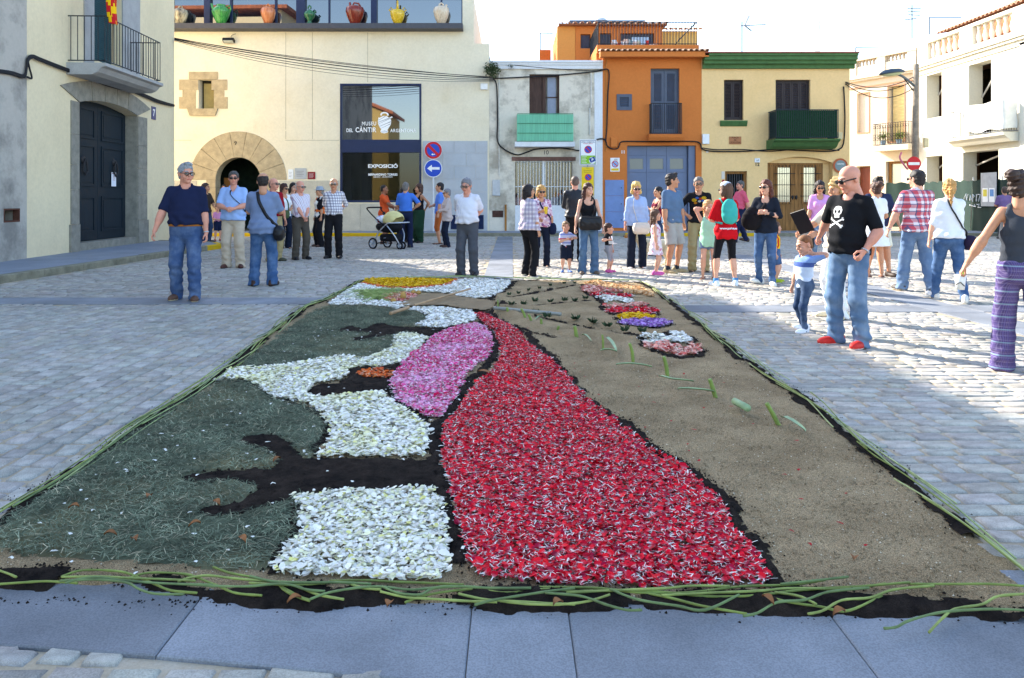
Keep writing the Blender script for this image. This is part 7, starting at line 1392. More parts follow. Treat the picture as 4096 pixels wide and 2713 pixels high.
person('greyback', 608, 662, 398, 'man in a grey blue shirt and jeans with his back turned', 186, (12, 12), belly=.6, w=1.12, armR='photo', armL='photo', top=dict(m=fabric('greyblue', '#7484a3', .08), sleeve=.46, hem=.82, loose=1.08), bot=dict(m=JB, w=1.08), shoe=('#3b2822', None), hair=('ring', '#241d1b'), skin='tan', collar='y', spread=.14)
strap('greyback', [(215, 1.46), (190, 1.3), (160, 1.15), (120, .96), (100, .9)], .055, 'black bag worn across the back of the grey blue shirt', leather, ((-.24, .08, .82), (.1, .24, .26), leather, 0)) if False else strap('greyback', [(145, 1.46), (170, 1.3), (205, 1.12), (245, .96), (262, .88)], .055, 'black cross body bag hanging at the right hip of the grey blue shirt', leather, ((-.25, .06, .82), (.12, .24, .24), leather, 0))
person('redpolo', 633, 605, 410, 'balding man in a dark red polo half hidden behind the grey blue shirt', 55, (10, 0), belly=.4, armR='down', armL='down', top=dict(m=fabric('darkred', '#8c1626'), sleeve=.5, hem=.955), bot=dict(m=KHK), shoe=('#4a4a3c', None), hair=('ring', '#6b6059'), skin='red', glasses='clear', belt=leather)
person('whitewoman', 657, 575, 424, 'woman in a white lace top with dark curly hair and sunglasses', 50, (10, 4), fem=True, w=1.05, armR='down', armL='belly', top=dict(m=WHT, sleeve=.4, hem=.88, loose=1.1, neck='scoop'), bot=dict(m=DKN, t='wide', w=.85), shoe=('#6b4a3c', None), hair=('curly', '#3d2420'), glasses='sun', sandal=True)
strap('whitewoman', [(-30, 1.44), (0, 1.3), (20, 1.15), (20, 1.0)], .035, 'olive bag hanging in front of the white lace top', fabric('olive', '#4b5a3d'), ((-.12, -.2, .93), (.24, .1, .22), fabric('olive', '#4b5a3d'), 0))
person('younggirl', 678, 572, 421, 'young dark haired woman in a beige top behind the striped shirt', 20, (25, 8), fem=True, armR='down', armL='down', top=dict(m=fabric('sand', '#c9b49c'), sleeve=0, hem=.9), bot=dict(m=denim('short', '#7086a8'), t='shorts', len=.5), shoe=('#a36a4a', None), hair=('long', '#1f1817'), skin='fair', sandal=True)
person('striped', 694, 601, 416.5, 'white haired man in a mauve striped shirt with clasped hands', 40, (18, 6), belly=.6, w=1.06, armR='clasp', armL='clasp', top=dict(m=p_str, sleeve=.5, hem=.955), bot=dict(m=fabric('taupe', '#4d4740'), w=1.1), shoe=('#1e1c20', None), hair=('ring', '#b5b2b0'), skin='red', glasses='clear', belt=leather, collar='y', watch='L')
hw = person('hatwoman', 739, 571, 431, 'woman in a grey sun hat and a black orange patterned blouse', -55, (-10, 0), fem=True, w=1.1, armR='down', armL='down', top=dict(m=floral('swirl', '#1c1c22', ['#d96a2c', '#e6e2da', '#1c1c22', '#c9c9c9'], 9), sleeve=.5, hem=.86, loose=1.1), bot=dict(m=BLK, t='wide', w=.9), shoe=('#4a352d', None), hair=('short', '#8a8480'), skin='tan')
Q = hw['Mh']; hb = MB(); hb.lathe([(.17, .035), (.165, .045), (.1, .06), (.096, .11), (.07, .14), (.0, .145)], (0, 0, 0), 20, Q); hw['small'](hb, 'hat', fabric('hatgrey', '#9aa1ab'))
person('checked', 771.5, 598, 410.5, 'older man in a white and navy checked shirt with hands behind his back', 4, (4, 4), belly=.45, w=1.05, armR='back', armL='back', top=dict(m=p_chk, sleeve=.97, hem=.955, loose=1.05), bot=dict(m=BLK, w=1.12), shoe=('#1c1a1d', None), hair=('ring', '#c9c8c6'), skin='tan', glasses='clear', belt=leather, collar='y')
person('brownhair', 476, 566, 406, 'long brown haired person in a dark top beside the arch', 75, (10, 0), Y=22.2, Hh=1.78, armR='down', armL='belly', top=dict(m=fabric('darkbrown', '#3a302b'), sleeve=.45, hem=.88), bot=dict(m=JD), hair=('long', '#3f2a22'), shoe=('#3a3030', None))
person('pinkchild', 503, 556, 470, 'child in a pink shirt standing by the arch doorway', 40, (0, 0), child=True, Y=23.0, Hh=1.15, armR='belly', armL='down', top=dict(m=fabric('pink', '#d48bb0'), sleeve=.45, hem=.82), bot=dict(m=NVY, t='shorts'), hair=('short', '#5a4030'), skin='fair', shoe=('#7a3a4a', None))
person('doorman', 518, 545, 415, 'dark haired person in black inside the arch doorway', 10, (0, 0), Y=27.3, Hh=1.7, z0=.12, armR='down', armL='down', top=dict(m=BLK, sleeve=.45, hem=.88), bot=dict(m=CHA), hair=('short', '#2a211c'))
# centre group with the stroller
person('orange', 889, 563, 424.6, 'man in an orange T-shirt and dark shorts pushing the stroller', 80, (12, 0), armR='fwd', armL='belly', top=dict(m=fabric('orange', '#d8572c'), sleeve=.42, hem=.84, loose=1.05), bot=dict(m=CHA, t='shorts', len=.95), hair=('stubble', '#1d1716'), skin='brown', shoe=('#5a3a2e', None), X=-3.68, Y=21.6)
person('tealwoman', 918, 562, 434, 'dark haired woman in teal behind the blue shirt', 200, (0, 0), fem=True, Y=22.3, Hh=1.66, armR='down', armL='down', top=dict(m=fabric('teal', '#2f6f78'), sleeve=0, hem=.9), bot=dict(m=BLK), hair=('bob', '#171314'), shoe=('#2a2320', None), X=-3.25)
person('bluepolo', 938, 573, 420.5, 'man in a bright blue shirt and navy trousers seen from behind, hand on hip', 185, (-15, 0), w=1.08, belly=.2, armR='hip', armL='belly', top=dict(m=fabric('royal', '#4372c8', .06), sleeve=.47, hem=.955), bot=dict(m=NVY, w=1.05), hair=('short', '#6a6664'), skin='tan', shoe=('#221f22', None), belt=leather, collar='y')
person('harem', 968, 562, 424.6, 'woman in a black vest and dark green baggy trousers', -50, (-20, 0), fem=True, w=1.12, armR='back', armL='back', top=dict(m=BLK, sleeve=0, hem=.95), bot=dict(m=fabric('bottle', '#24402f'), t='harem', w=.95), hair=('curly', '#4a3126'), skin='tan', shoe=('#1c1a1c', None))
person('bluetee', 1016, 565, 421, 'man in a blue T-shirt and rust three quarter trousers in profile', -80, (-6, 0), armR='belly', armL='down', top=dict(m=fabric('skyblue', '#5b83d6'), sleeve=.45, hem=.86), bot=dict(m=fabric('rust', '#a9592c'), t='capri', w=1.15), hair=('short', '#1f1a1c'), skin='tan', shoe=('#4a342c', None), sandal=True)
person('jacket', 1033, 572, 435, 'elderly woman in a pale beige jacket and navy trousers', -70, (-5, 4), fem=True, w=1.05, armR='belly', armL='belly', top=dict(m=fabric('stone', '#b9aaa6'), sleeve=.97, hem=.78, loose=1.14, name='jacket', flare=1.1), bot=dict(m=DKN), hair=('short', '#77757a'), skin='tan', glasses='sun', shoe=('#4a332b', None))
person('benter', 1081, 638, 423, 'man in glasses and a pale checked shirt leaning forward beyond the carpet', -8, (-10, 14), belly=.8, w=1.08, lean=.16, Hh=1.69, armR='back', armL='back', top=dict(m=p_fine, sleeve=.47, hem=.95, loose=1.08), bot=dict(m=fabric('slategrey', '#4b4e56'), w=1.12), hair=('short', '#77767a'), skin='red', glasses='clear', shoe=('#2a2628', None), belt=leather, collar='y')
# right group
person('lilac', 1222, 639, 424, 'dark haired woman in a lilac checked shirt and black trousers', 125, (-10, 0), fem=True, w=1.12, belly=.3, armR='down', armL='belly', top=dict(m=p_lila, sleeve=.97, hem=.88, loose=1.12), bot=dict(m=BLK, w=1.0), hair=('bob', '#221a1c'), skin='tan', shoe=('#b5a58e', None), sandal=True)
person('floralw', 1251, 617, 428, 'blonde woman in sunglasses and a mauve floral blouse', 6, (4, 2), fem=True, w=1.12, belly=.3, armR='chest', armL='down', top=dict(m=floral('mauve', '#c9aab8', ['#8a5c86', '#e6d9de', '#b0708c', '#d9c3cc'], 26), sleeve=.6, hem=.86, loose=1.1, neck='v'), bot=dict(m=DKN), hair=('curly', '#c08f4e'), skin='tan', glasses='sun', shoe=('#2c2a30', None), sandal=True)
strap('floralw', [(-35, 1.45), (0, 1.28), (40, 1.12), (75, 1.0), (88, .9)], .035, 'navy cross body bag on the mauve floral blouse', fabric('navybag', '#1c2440'), ((.24, -.03, .82), (.12, .2, .26), fabric('navybag', '#1c2440'), 0))
p = people['floralw']; q = p['W'] @ (p['J']['R'][2]+Vector((.07, -.06, .02))); tag(MB().lathe([(.026, -.07), (.036, .07), (.03, .072)], q, 12).build('drink_cup', M('cup_yellow', '#d9b62c', .5)), 'yellow drink cup held by the blonde woman in the floral blouse', 'cup')
person('blackjacket', 1329, 605, 405, 'shaven headed man in a black jacket seen from behind', 168, (15, 0), w=1.1, armR='down', armL='belly', top=dict(m=M('jacket_black', '#22242a', .5, .15, 9, .3, 60), sleeve=.97, hem=.9, loose=1.12, name='jacket'), bot=dict(m=BLK, w=1.1), hair=('stubble', '#5a4a42'), skin='red', shoe=('#2a2522', None))
A = people
person('blacktank', 1360, 634, 420.5, 'woman with long auburn hair in a black vest top and jeans holding two children', 4, (22, 4), fem=True, armR=((.27, -.1, .86), (.2, 1, 0)), armL=((.27, -.1, .86), (.2, 1, 0)), top=dict(m=BLK, sleeve=0, hem=.955), bot=dict(m=denim('flare', '#46607f', '#7f97ad'), t='flare'), hair=('wavy', '#4a2a22'), skin='fair', shoe=('#6b5a4c', '#3a342f'))
strap('blacktank', [(38, 1.46), (35, 1.3), (30, 1.15), (20, 1.08)], .03, 'large black leather bag worn in front of the vest top', leather, ((.0, -.22, .98), (.4, .14, .27), leather, 0))
person('stripeboy', 1308, 630.5, 510, 'small boy in a red white and blue striped T-shirt', 5, (5, 2), child=True, armR='chest', armL=((.23, -.06, 1.22), (.8, .5, -.3)), top=dict(m=p_boy, sleeve=.5, hem=.78, loose=1.1), bot=dict(m=DKN, t='shorts', len=.95, w=1.1), hair=('short', '#8a6a48'), skin='fair', shoe=('#4a6fae', '#d9dde6'))
person('blackgirl', 1407, 630.5, 514, 'toddler in a black T-shirt and grey leggings', 62, (20, 4), child=True, armR=((.22, -.1, 1.24), (.8, .5, -.3)), armL='down', top=dict(m=BLK, sleeve=.45, hem=.78), bot=dict(m=fabric('greyleg', '#8d8f97'), t='capri'), hair=('short', '#4a3228'), skin='fair', shoe=('#d0569a', '#b83f86'))
decal('blackgirl', text_mesh('I ♥\nBLACK', .075, .004), -.02, .58, False, letter, 'shirt_print')
person('blonde', 1471, 620, 420, 'blonde woman in sunglasses and a pale blue shirt with a white bag', 2, (0, 4), fem=True, w=1.08, armR='down', armL='down', top=dict(m=fabric('paleblue', '#a9bde0', .06), sleeve=.8, hem=.86, loose=1.14, neck='v'), bot=dict(m=DKN, t='wide', w=.78), hair=('curly', '#d3ac62'), skin='red', glasses='sun', shoe=('#e0dcd6', None), sandal=True, collar='y')
strap('blonde', [(-38, 1.45), (-30, 1.2), (-10, 1.0), (0, .95)], .022, 'white satchel worn in front of the pale blue shirt', M('leather_white', '#d9d2c6', .5, .05), ((.06, -.2, .82), (.3, .12, .24), M('leather_white', '#d9d2c6', .5, .05), 0))
person('dressgirl', 1516, 636, 482, 'little girl in a pale pink ruffled dress and pink clogs', 72, (10, 2), child=True, armR='down', armL='down', top=dict(m=floral('rose', '#e6d6dc', ['#cf8fa8', '#eee6ea', '#e6d6dc'], 30), sleeve=0, hem=.86, name='dress_top'), bot=dict(m=floral('rose', '#e6d6dc', ['#cf8fa8', '#eee6ea', '#e6d6dc'], 30), t='skirt', waist=1.0, tiers=[(1.0, .82, .15, .2), (.84, .68, .17, .23), (.7, .54, .19, .26)]), hair=('long', '#5a3f30'), skin='fair', shoe=('#d85fa6', '#c04a90'))
person('burgundy', 1521, 590, 432.5, 'dark haired woman in burgundy with folded arms behind the girl in the dress', -70, (-5, 0), fem=True, Y=17.2, Hh=1.6, armR='cross', armL='cross', top=dict(m=fabric('burgundy', '#6a1530'), sleeve=0, hem=.9), bot=dict(m=JD), hair=('pony', '#1b1618'), skin='tan', shoe=('#2a2628', None))
person('slatetee', 1554, 632, 399, 'tall man in a slate blue T-shirt and grey shorts looking right', 38, (45, 0), w=1.08, armR='down', armL='down', top=dict(m=fabric('slatetee', '#5a728f', .07), sleeve=.47, hem=.88, loose=1.08), bot=dict(m=fabric('greyshort', '#a6a4a0'), t='shorts', len=.95, w=1.08), hair=('quiff', '#2c2523'), skin='tan', shoe=('#9c9070', '#d9d3bf'), socks=fabric('socknavy', '#2b3038'), toe=(30, 5))
person('blacktee', 1615, 629, 407, 'man in glasses and a black T-shirt with a colourful print, hand on hip', -12, (0, 3), armR='hip', armL='down', top=dict(m=BLK, sleeve=.47, hem=.9, loose=1.06), bot=dict(m=KHK, w=1.12), hair=('short', '#6e6762'), skin='tan', glasses='clear', shoe=('#3a2a24', None), sandal=True)
for i, (x, y, r, c) in enumerate(((-.08, .02, .045, '#e3b41c'), (-.03, .06, .03, '#3f6fc0'), (.03, .045, .032, '#c8402c'), (.09, .06, .045, '#e3b41c'), (.01, .0, .028, '#d9d5c8'), (.07, .01, .03, '#3f6fc0'), (-.06, -.03, .03, '#d98a1c'))):
    decal('blacktee', flat_mesh([[(x+r*math.cos(R(t*30)), y+r*.7*math.sin(R(t*30))) for t in range(12)]]), 0, 1.28, False, M('print'+c, c), 'shirt_print', lift=.004+.001*i)
person('armsgirl', 1637.5, 646, 460, 'girl in a mint green dress with both arms behind her head', -10, (25, 6), child=True, armR='head', armL='head', top=dict(m=fabric('mint', '#a9d9b9', .06), sleeve=0, hem=.72, loose=1.1, flare=1.2, name='dress'), bot=dict(m=denim('sh', '#5b6b86'), t='shorts', len=.45), hair=('pony', '#b98d5a'), skin='fair', shoe=('#8a5f48', None), sandal=True)
rb = person('redback', 1677.5, 662.5, 419, 'woman in a red T-shirt, black leggings and white trainers seen from behind', 186, (20, 0), fem=True, w=.98, armR='belly', armL='belly', spread=.17, top=dict(m=fabric('red', '#c4141f', .06), sleeve=.5, hem=.8, loose=1.12), bot=dict(m=BLK, t='capri', w=1.0), hair=('bob', '#5a3f30'), skin='fair', shoe=('#d9dfe3', '#eef0f0'), socks=fabric('sockblue', '#4f86b8'), glasses='sun')
Q = rb['Mh']; hb = MB(); hb.lathe([(.09, .06), (.088, .085), (.07, .115), (.03, .132), (.0, .135)], (0, .012, 0), 18, Q); rb['small'](hb, 'cap', fabric('capwhite', '#c9ccd4'))
decal('redback', text_mesh('www.purina.es', .043, .0015), 0, .885, True, letter, 'shirt_print')
k = rb['k']; W = rb['W']; bp = empty('backpack', W @ Vector((0, .2, 1.2*k)), 'turquoise backpack on the back of the red T-shirt', 'backpack'); tq = fabric('turquoise', '#3fa79d', .1); s = Sdf(.012)
s.ell((0, .165*k, 1.27*k), (.135*k, .085*k, .2*k), .05).ell((0, .185*k, 1.17*k), (.125*k, .08*k, .12*k), .05); V, F = s.mesh((.004, 30), 4); mobj('pack', np_mesh('pack', xf(V, W), F, True), tq, bp)
for q in (-1, 1): MB().tube([W @ (Vector(v)*k) for v in ((q*.1, .14, 1.38), (q*.11, .02, 1.47), (q*.12, -.12, 1.36), (q*.14, -.13, 1.2), (q*.17, 0, 1.08), (q*.12, .15, 1.06))], .008, 6, flat=2.2).build('strap', tq, bp, True)
person('pinkpolo', 1711, 561, 417, 'man in a coral pink polo walking past the yellow house', -78, (-4, 0), belly=.5, w=1.08, armR='walkf', armL='walkb', step=.26, top=dict(m=fabric('coral', '#cf5a72'), sleeve=.48, hem=.95), bot=dict(m=NVY), hair=('short', '#54504e'), skin='red', shoe=('#4a332a', None), collar='y')
person('auburn', 1770, 659, 413, 'woman with long auburn hair in sunglasses and a dark top', -28, (-18, 0), fem=True, armR='chest', armL='chest', step=.08, top=dict(m=fabric('inkblack', '#20242e'), sleeve=.85, hem=.86, loose=1.08, neck='scoop'), bot=dict(m=JB, t='skinny', w=1.05), hair=('wavy', '#5a2c20'), skin='fair', glasses='sun', shoe=('#dcdcd6', '#eceae4'), watch='L', toe=(20, -40))
strap('auburn', [(35, 1.46), (10, 1.35), (-30, 1.2), (-55, 1.1)], .06, 'soft black sack bag held against the dark top', fabric('bagblack', '#1b191c'), ((-.2, -.14, 1.08), (.31, .2, .36), fabric('bagblack', '#1b191c'), 20))
person('catboy', 1793, 653, 510, 'boy in a yellow and red striped football shirt behind the dark top', 60, (30, 0), child=True, armR='down', armL='down', top=dict(m=p_cat, sleeve=.5, hem=.8), bot=dict(m=JB, t='shorts'), hair=('short', '#5a3c28'), skin='fair', shoe=('#a8b81e', '#6f8a1c'))
bb_ = person('blueboy', 1859, 767.5, 540, 'small boy in a pale blue and white T-shirt held by the hand', -72, (-6, 16), child=True, armR='down', armL=((.14, .06, 1.5), (.8, .3, -.6)), step=.05, top=dict(m=zsplit('blueblock', [(0, '#c9d6ea'), (.655, '#4b5f9e'), (.70, '#7f9cd0')]), sleeve=.5, hem=.8, loose=1.05), bot=dict(m=denim('kid', '#2c3c58'), t='skinny', w=1.1), hair=('stubble', '#7a5230'), skin='fair', shoe=('#dfe3ee', '#f0f0f4'), toe=(10, -8))
hy_, hx_ = 6.8, (1963-CX)*6.8/FO; hk_ = ((800.5-379)*6.8/FO-.012)/1.75; hv_ = Matrix.Rotation(R(52), 4, 'Z') @ (bb_['W'] @ (bb_['J']['L'][2]+Vector((.02, .02, .06)))-Vector((hx_, hy_, 0))); hv_ = hv_/hk_
bm_ = person('baldman', 1963, 800.5, 379, 'shaven headed man in a black skull T-shirt and red trainers', -52, (-26, 16), belly=.42, w=1.0, armR=((-hv_.x, hv_.y, hv_.z), (.5, .6, -.8)), armL=((.21, -.13, .93), (.8, 1, 0)), top=dict(m=fabric('blacktee', '#191a1e', .12), sleeve=.48, hem=.9, loose=1.0), bot=dict(m=JL, w=1.08), hair=('none', '#7a5f52'), skin='red', glasses='sun', shoe=('#c22a24', '#e6e2dc'), watch='L', toe=(0, -24), spread=.13)
sk = [(0.0, .085), (-.05, .075), (-.078, .03), (-.07, -.02), (-.045, -.045), (-.045, -.085), (.045, -.085), (.045, -.045), (.07, -.02), (.078, .03), (.05, .075)]
hol = lambda cx, cy, rx, ry: [(cx+rx*math.cos(R(t*36)), cy+ry*math.sin(R(t*36))) for t in range(10)]
def bone(a): 
    c, s_ = math.cos(R(a)), math.sin(R(a)); pts = [(-.1, -.012), (-.115, -.03), (-.135, -.012), (-.125, 0), (-.135, .012), (-.115, .03), (-.1, .012), (.1, .012), (.115, .03), (.135, .012), (.125, 0), (.135, -.012), (.115, -.03), (.1, -.012)]; return [(x*c-y*s_, x*s_+y*c-.155) for x, y in pts]
f7 = lambda lp: [(x*.62, y*.62) for x, y in lp]; decal('baldman', flat_mesh([[f7(l_) for l_ in (sk, hol(-.032, .005, .021, .027), hol(.032, .005, .021, .027), hol(0, -.03, .009, .012))], f7(bone(28))]), -.05, 1.3*bm_['k'], False, letter, 'shirt_print'); decal('baldman', flat_mesh([f7(bone(-28))]), -.05, 1.3*bm_['k'], False, letter, 'shirt_print', lift=.006)
person('tabletw', 1895, 615, 416, 'woman in a pink T-shirt and sunglasses with dark hair blowing', -14, (0, 14), fem=True, armR='down', armL='belly', top=dict(m=fabric('orchid', '#d99ad0', .06), sleeve=.42, hem=.9, neck='scoop'), bot=dict(m=JL, t='skinny', w=1.1), hair=('long', '#231a1c'), skin='tan', glasses='sun', shoe=('#cfcac2', None))
p = people['tabletw']; hq = p['W'] @ (p['J']['R'][2]+Vector((0, -.02, -.34))); hbag = empty('handbag', hq, 'black handbag hanging from the hand of the woman in pink', 'handbag'); MB().cbox(hq, (.16, .36, .3), None, .05).build('bag_body', leather, hbag); MB().tube([hq+Vector((0, -.1, .14)), hq+Vector((0, -.05, .3)), hq+Vector((0, .05, .3)), hq+Vector((0, .1, .14))], .01).build('handle', leather, hbag)
pw = person('photow', 1957, 740, 410, 'blonde person in white trousers photographing behind the bald man', -74, (0, 6), fem=True, Y=8.35, Hh=1.56, armR='fwd', armL='fwd', top=dict(m=fabric('greige', '#c9bfae'), sleeve=.5, hem=.88), bot=dict(m=WHT, t='skinny', w=1.1), hair=('curly', '#b8955c'), skin='tan', shoe=('#cfc3a4', None), watch='L', X=3.62)
hq = pw['W'] @ ((pw['J']['R'][2]+pw['J']['L'][2])/2+Vector((0, -.08, .12))); tag(MB().cbox((0, 0, 0), (.19, .012, .26), pw['W'].copy().to_3x3().to_4x4().__class__.Translation(hq) @ Matrix.Rotation(R(-50), 4, 'Z') @ Matrix.Rotation(R(18), 4, 'X') @ Matrix.Rotation(R(-18), 4, 'Y'), .004).build('tablet', M('tablet', '#231d20', .5)), 'dark tablet computer held up in front of the pink T-shirt', 'tablet')
person('vneck', 2030, 638, 408, 'man in sunglasses, navy V-neck T-shirt and white shorts', -4, (0, 2), w=1.05, belly=.2, armR='walkb', armL='walkf', step=.16, top=dict(m=fabric('vnavy', '#2c3350'), sleeve=.47, hem=.88, neck='v', loose=1.05), bot=dict(m=fabric('cream', '#dcd6c2'), t='shorts', len=.92, w=1.05), hair=('quiff', '#1d1817'), skin='tan', glasses='sun', shoe=('#3a2c26', None))
decal('vneck', text_mesh('d pppam\nadams', .05, .002), -.02, 1.27, False, M('print_pale', '#c9d2e6'), 'shirt_print')
person('bunwoman', 2012, 636, 413, 'woman with a hair bun and white skirt half hidden by the bald man', 175, (10, 0), fem=True, armR='belly', armL='belly', top=dict(m=WHT, sleeve=.4, hem=.95), bot=dict(m=WHT, t='skirt', hem=.58, tiers=[(1.01, .58, .15, .26)]), hair=('bun', '#4a3026'), skin='tan', shoe=('#5a3a2e', None), sandal=True, X=6.1, Y=12.6)
person('plaidman', 2119, 675, 390.5, 'dark haired man in a red and white plaid shirt walking away', 176, (25, 0), w=1.08, belly=.2, armR='down', armL='wide', step=.14, top=dict(m=p_red, sleeve=.47, hem=.86, loose=1.08), bot=dict(m=denim('fade', '#5d7596', '#9fb2c6'), w=1.12), hair=('short', '#201b1c'), skin='fair', glasses='sun', shoe=('#4a4440', '#cfcac2'), collar='y', watch='L', spread=.15)
person('ponytail', 2194, 697, 411, 'blonde woman with a ponytail and white blouse walking away', 170, (-10, 0), fem=True, w=1.05, armR='face', armL='down', step=.2, top=dict(m=WHT, sleeve=.6, hem=.9, loose=1.2, flare=1.05), bot=dict(m=JB, t='skinny', w=1.12), hair=('pony', '#b98a4e'), skin='fair', shoe=('#d3cfc8', '#ecebe6'))
strap('ponytail', [(148, 1.46), (175, 1.3), (215, 1.12), (250, .98), (265, .9)], .045, 'dark bag with stitched strap worn across the white blouse', leather, ((-.26, .02, .84), (.14, .24, .2), fabric('plum', '#2a2238'), 0))
person('purplepants', 2362, 868, 390, 'woman in a grey vest and purple patterned trousers at the right edge', 158, (-42, 0), fem=True, w=1.02, armR=((.24, -.2, .95), (.3, 1, 0)), armL=((.44, .05, .90), (.3, 1, .1)), step=.12, top=dict(m=fabric('vestgrey', '#3c4048'), sleeve=0, hem=.93), bot=dict(m=p_ben, t='wide', w=.85), hair=('bun', '#3a2a24'), skin='tan', shoe=('#a3775a', '#7a5a44'), sandal=True)
p = people['purplepants']; q = p['W'] @ (p['J']['L'][2]+Vector((.03, -.03, -.13))); cu = empty('paper_cup', q, 'white paper cup held by the woman in purple trousers', 'cup'); MB().lathe([(.03, -.06), (.042, .055), (.038, .056)], q, 16).build('cup', M('cup_white', '#e8e8e4', .5, .03), cu, True); MB().tube([q+Vector((.02, 0, .04)), q+Vector((.03, 0, .14))], .005).build('straw', M('straw', '#a8d83a', .5), cu); MB().tube([q+Vector((-.041, -.01, -.02)), q+Vector((-.02, -.036, .0)), q+Vector((.01, -.04, -.03))], .004).build('scribble', black, cu)
person('purpletee', 2322, 550, 434, 'person in a purple shirt standing by the green fence', 160, (0, 0), Y=24.2, Hh=1.7, w=1.1, armR='belly', armL='belly', top=dict(m=fabric('violet', '#77628f'), sleeve=.47, hem=.86), bot=dict(m=CHA), hair=('short', '#4a3a34'), skin='tan', shoe=('#2a2628', None))
# ------------------------------------------------------------------ stems, leeks and props laid on the carpet
def gpt(x, y, z=BED): X, Y = gp(x, y, z); return Vector((X, Y, z))
stem_ms = [M('stem_a', '#7a8742', .7, .35, 9), M('stem_b', '#8b9650', .7, .35, 9), M('stem_c', '#66784a', .7, .35, 9)]
stem_pale = [M('stem_p', '#8f9f68', .7, .25, 14), M('stem_q', '#a3ac74', .7, .25, 14)]
def smooth(P, n=5):
    out = []
    for i in range(len(P)-1):
        p0, p1, p2, p3 = P[max(i-1, 0)], P[i], P[i+1], P[min(i+2, len(P)-1)]
        for k in range(n): t = k/n; out.append(.5*((2*p1)+(p2-p0)*t+(2*p0-5*p1+4*p2-p3)*t*t+(3*p1-p0-3*p2+p3)*t**3))
    return out+[P[-1]]
def stem(P, r, mat, label, group): return tag(MB().tube(smooth(P), [r*rng.uniform(.85, 1.1) for _ in range((len(P)-1)*5+1)], 7).build('flower_stem', mat, None, True), label, 'stem', group)
C4 = lambda pts: [(x*.37337, 982.4+y*.37337) for x, y in pts]; C5 = lambda pts: [(577.9+x*.37337, 982.4+y*.37337) for x, y in pts]; C6 = lambda pts: [(1155.7+x*.37337, 982.4+y*.37337) for x, y in pts]; C7 = lambda pts: [(1618+x*.37287, 982.4+y*.37333) for x, y in pts]
near = [C4(p) for p in ([(-40, 890), (50, 920), (100, 942)], [(-60, 990), (150, 975), (300, 968), (480, 980)], [(380, 940), (480, 905), (600, 898), (760, 910), (860, 945), (960, 985), (1060, 1025), (1220, 1040)], [(380, 942), (600, 938), (800, 948), (1000, 955), (1210, 965)], [(370, 965), (600, 958), (780, 975), (860, 1015), (960, 1045), (1140, 1048)], [(1100, 970), (1180, 945), (1290, 932), (1450, 950), (1700, 970), (2012, 980)], [(1195, 988), (1350, 998), (1550, 998), (1700, 985), (1800, 990), (1900, 1020), (2012, 1030)], [(1320, 878), (1420, 915), (1550, 940), (1680, 970), (1760, 1010), (1850, 1060), (1920, 1085)])]
near += [C5(p) for p in ([(0, 935), (150, 970), (350, 975), (550, 975), (750, 985)], [(160, 985), (250, 1045), (370, 1090)], [(300, 1000), (420, 1050), (580, 1080)], [(370, 1080), (480, 1040), (650, 1010), (800, 1000), (1000, 1020), (1200, 1000), (1290, 1000)], [(820, 1000), (920, 1040), (1050, 1050), (1130, 1015), (1300, 1000), (1500, 1010), (1740, 1010)], [(1290, 1045), (1450, 1080), (1600, 1090), (1850, 1105), (2012, 1110)], [(1390, 1115), (1500, 1085), (1650, 1060), (1850, 1030), (2012, 1010)])]
near += [C6(p) for p in ([(0, 1010), (300, 1005), (600, 1010), (900, 1040), (1200, 1035), (1500, 1000), (1800, 990), (2012, 960)], [(0, 1090), (200, 1110), (400, 1110), (550, 1090), (680, 1050)], [(280, 1040), (500, 1060), (650, 1110), (780, 1145), (880, 1145)], [(680, 1015), (850, 1080), (1100, 1120), (1270, 1145), (1480, 1050)], [(850, 1030), (1050, 1070), (1250, 1120), (1530, 1170)], [(1000, 1055), (1300, 1040), (1600, 1028), (1780, 1012), (2012, 1015)], [(1700, 1035), (1850, 1060), (1960, 1110)])]
near += [C7(p) for p in ([(500, 985), (700, 965), (920, 940)], [(520, 1015), (900, 1005), (1300, 975)], [(670, 1170), (760, 1150), (880, 1085), (1050, 1070), (1200, 1020), (1450, 995)], [(1300, 985), (1600, 985), (1800, 985), (2050, 1000)], [(1140, 1260), (1220, 1250), (1300, 1210), (1500, 1160), (1800, 1140), (2050, 1150)], [(1420, 1285), (1500, 1200), (1580, 1140), (1750, 1110), (1850, 1060), (2050, 1045)])]
near += [[(x+dx, y+dy) for x, y in near[i_]] for i_, dx, dy in ((2, 150, 6), (5, -260, 4), (6, 130, -4), (11, 220, 7), (13, -180, -5), (15, 140, 8), (20, -220, -6), (18, 330, 2), (24, -150, 5), (3, 620, 9))]
near.sort(key=lambda q: q[0][0])
for i, pts in enumerate(near): stem([gpt(x, y, .034+.007*(i % 3)+.002*j % .006) for j, (x, y) in enumerate(pts)], .0042, stem_ms[i % 3], (ORD+['thirty-'+o_ for o_ in ORD[:9]])[i]+' green flower stem from the left along the front edge of the carpet', 'stems along the front edge')
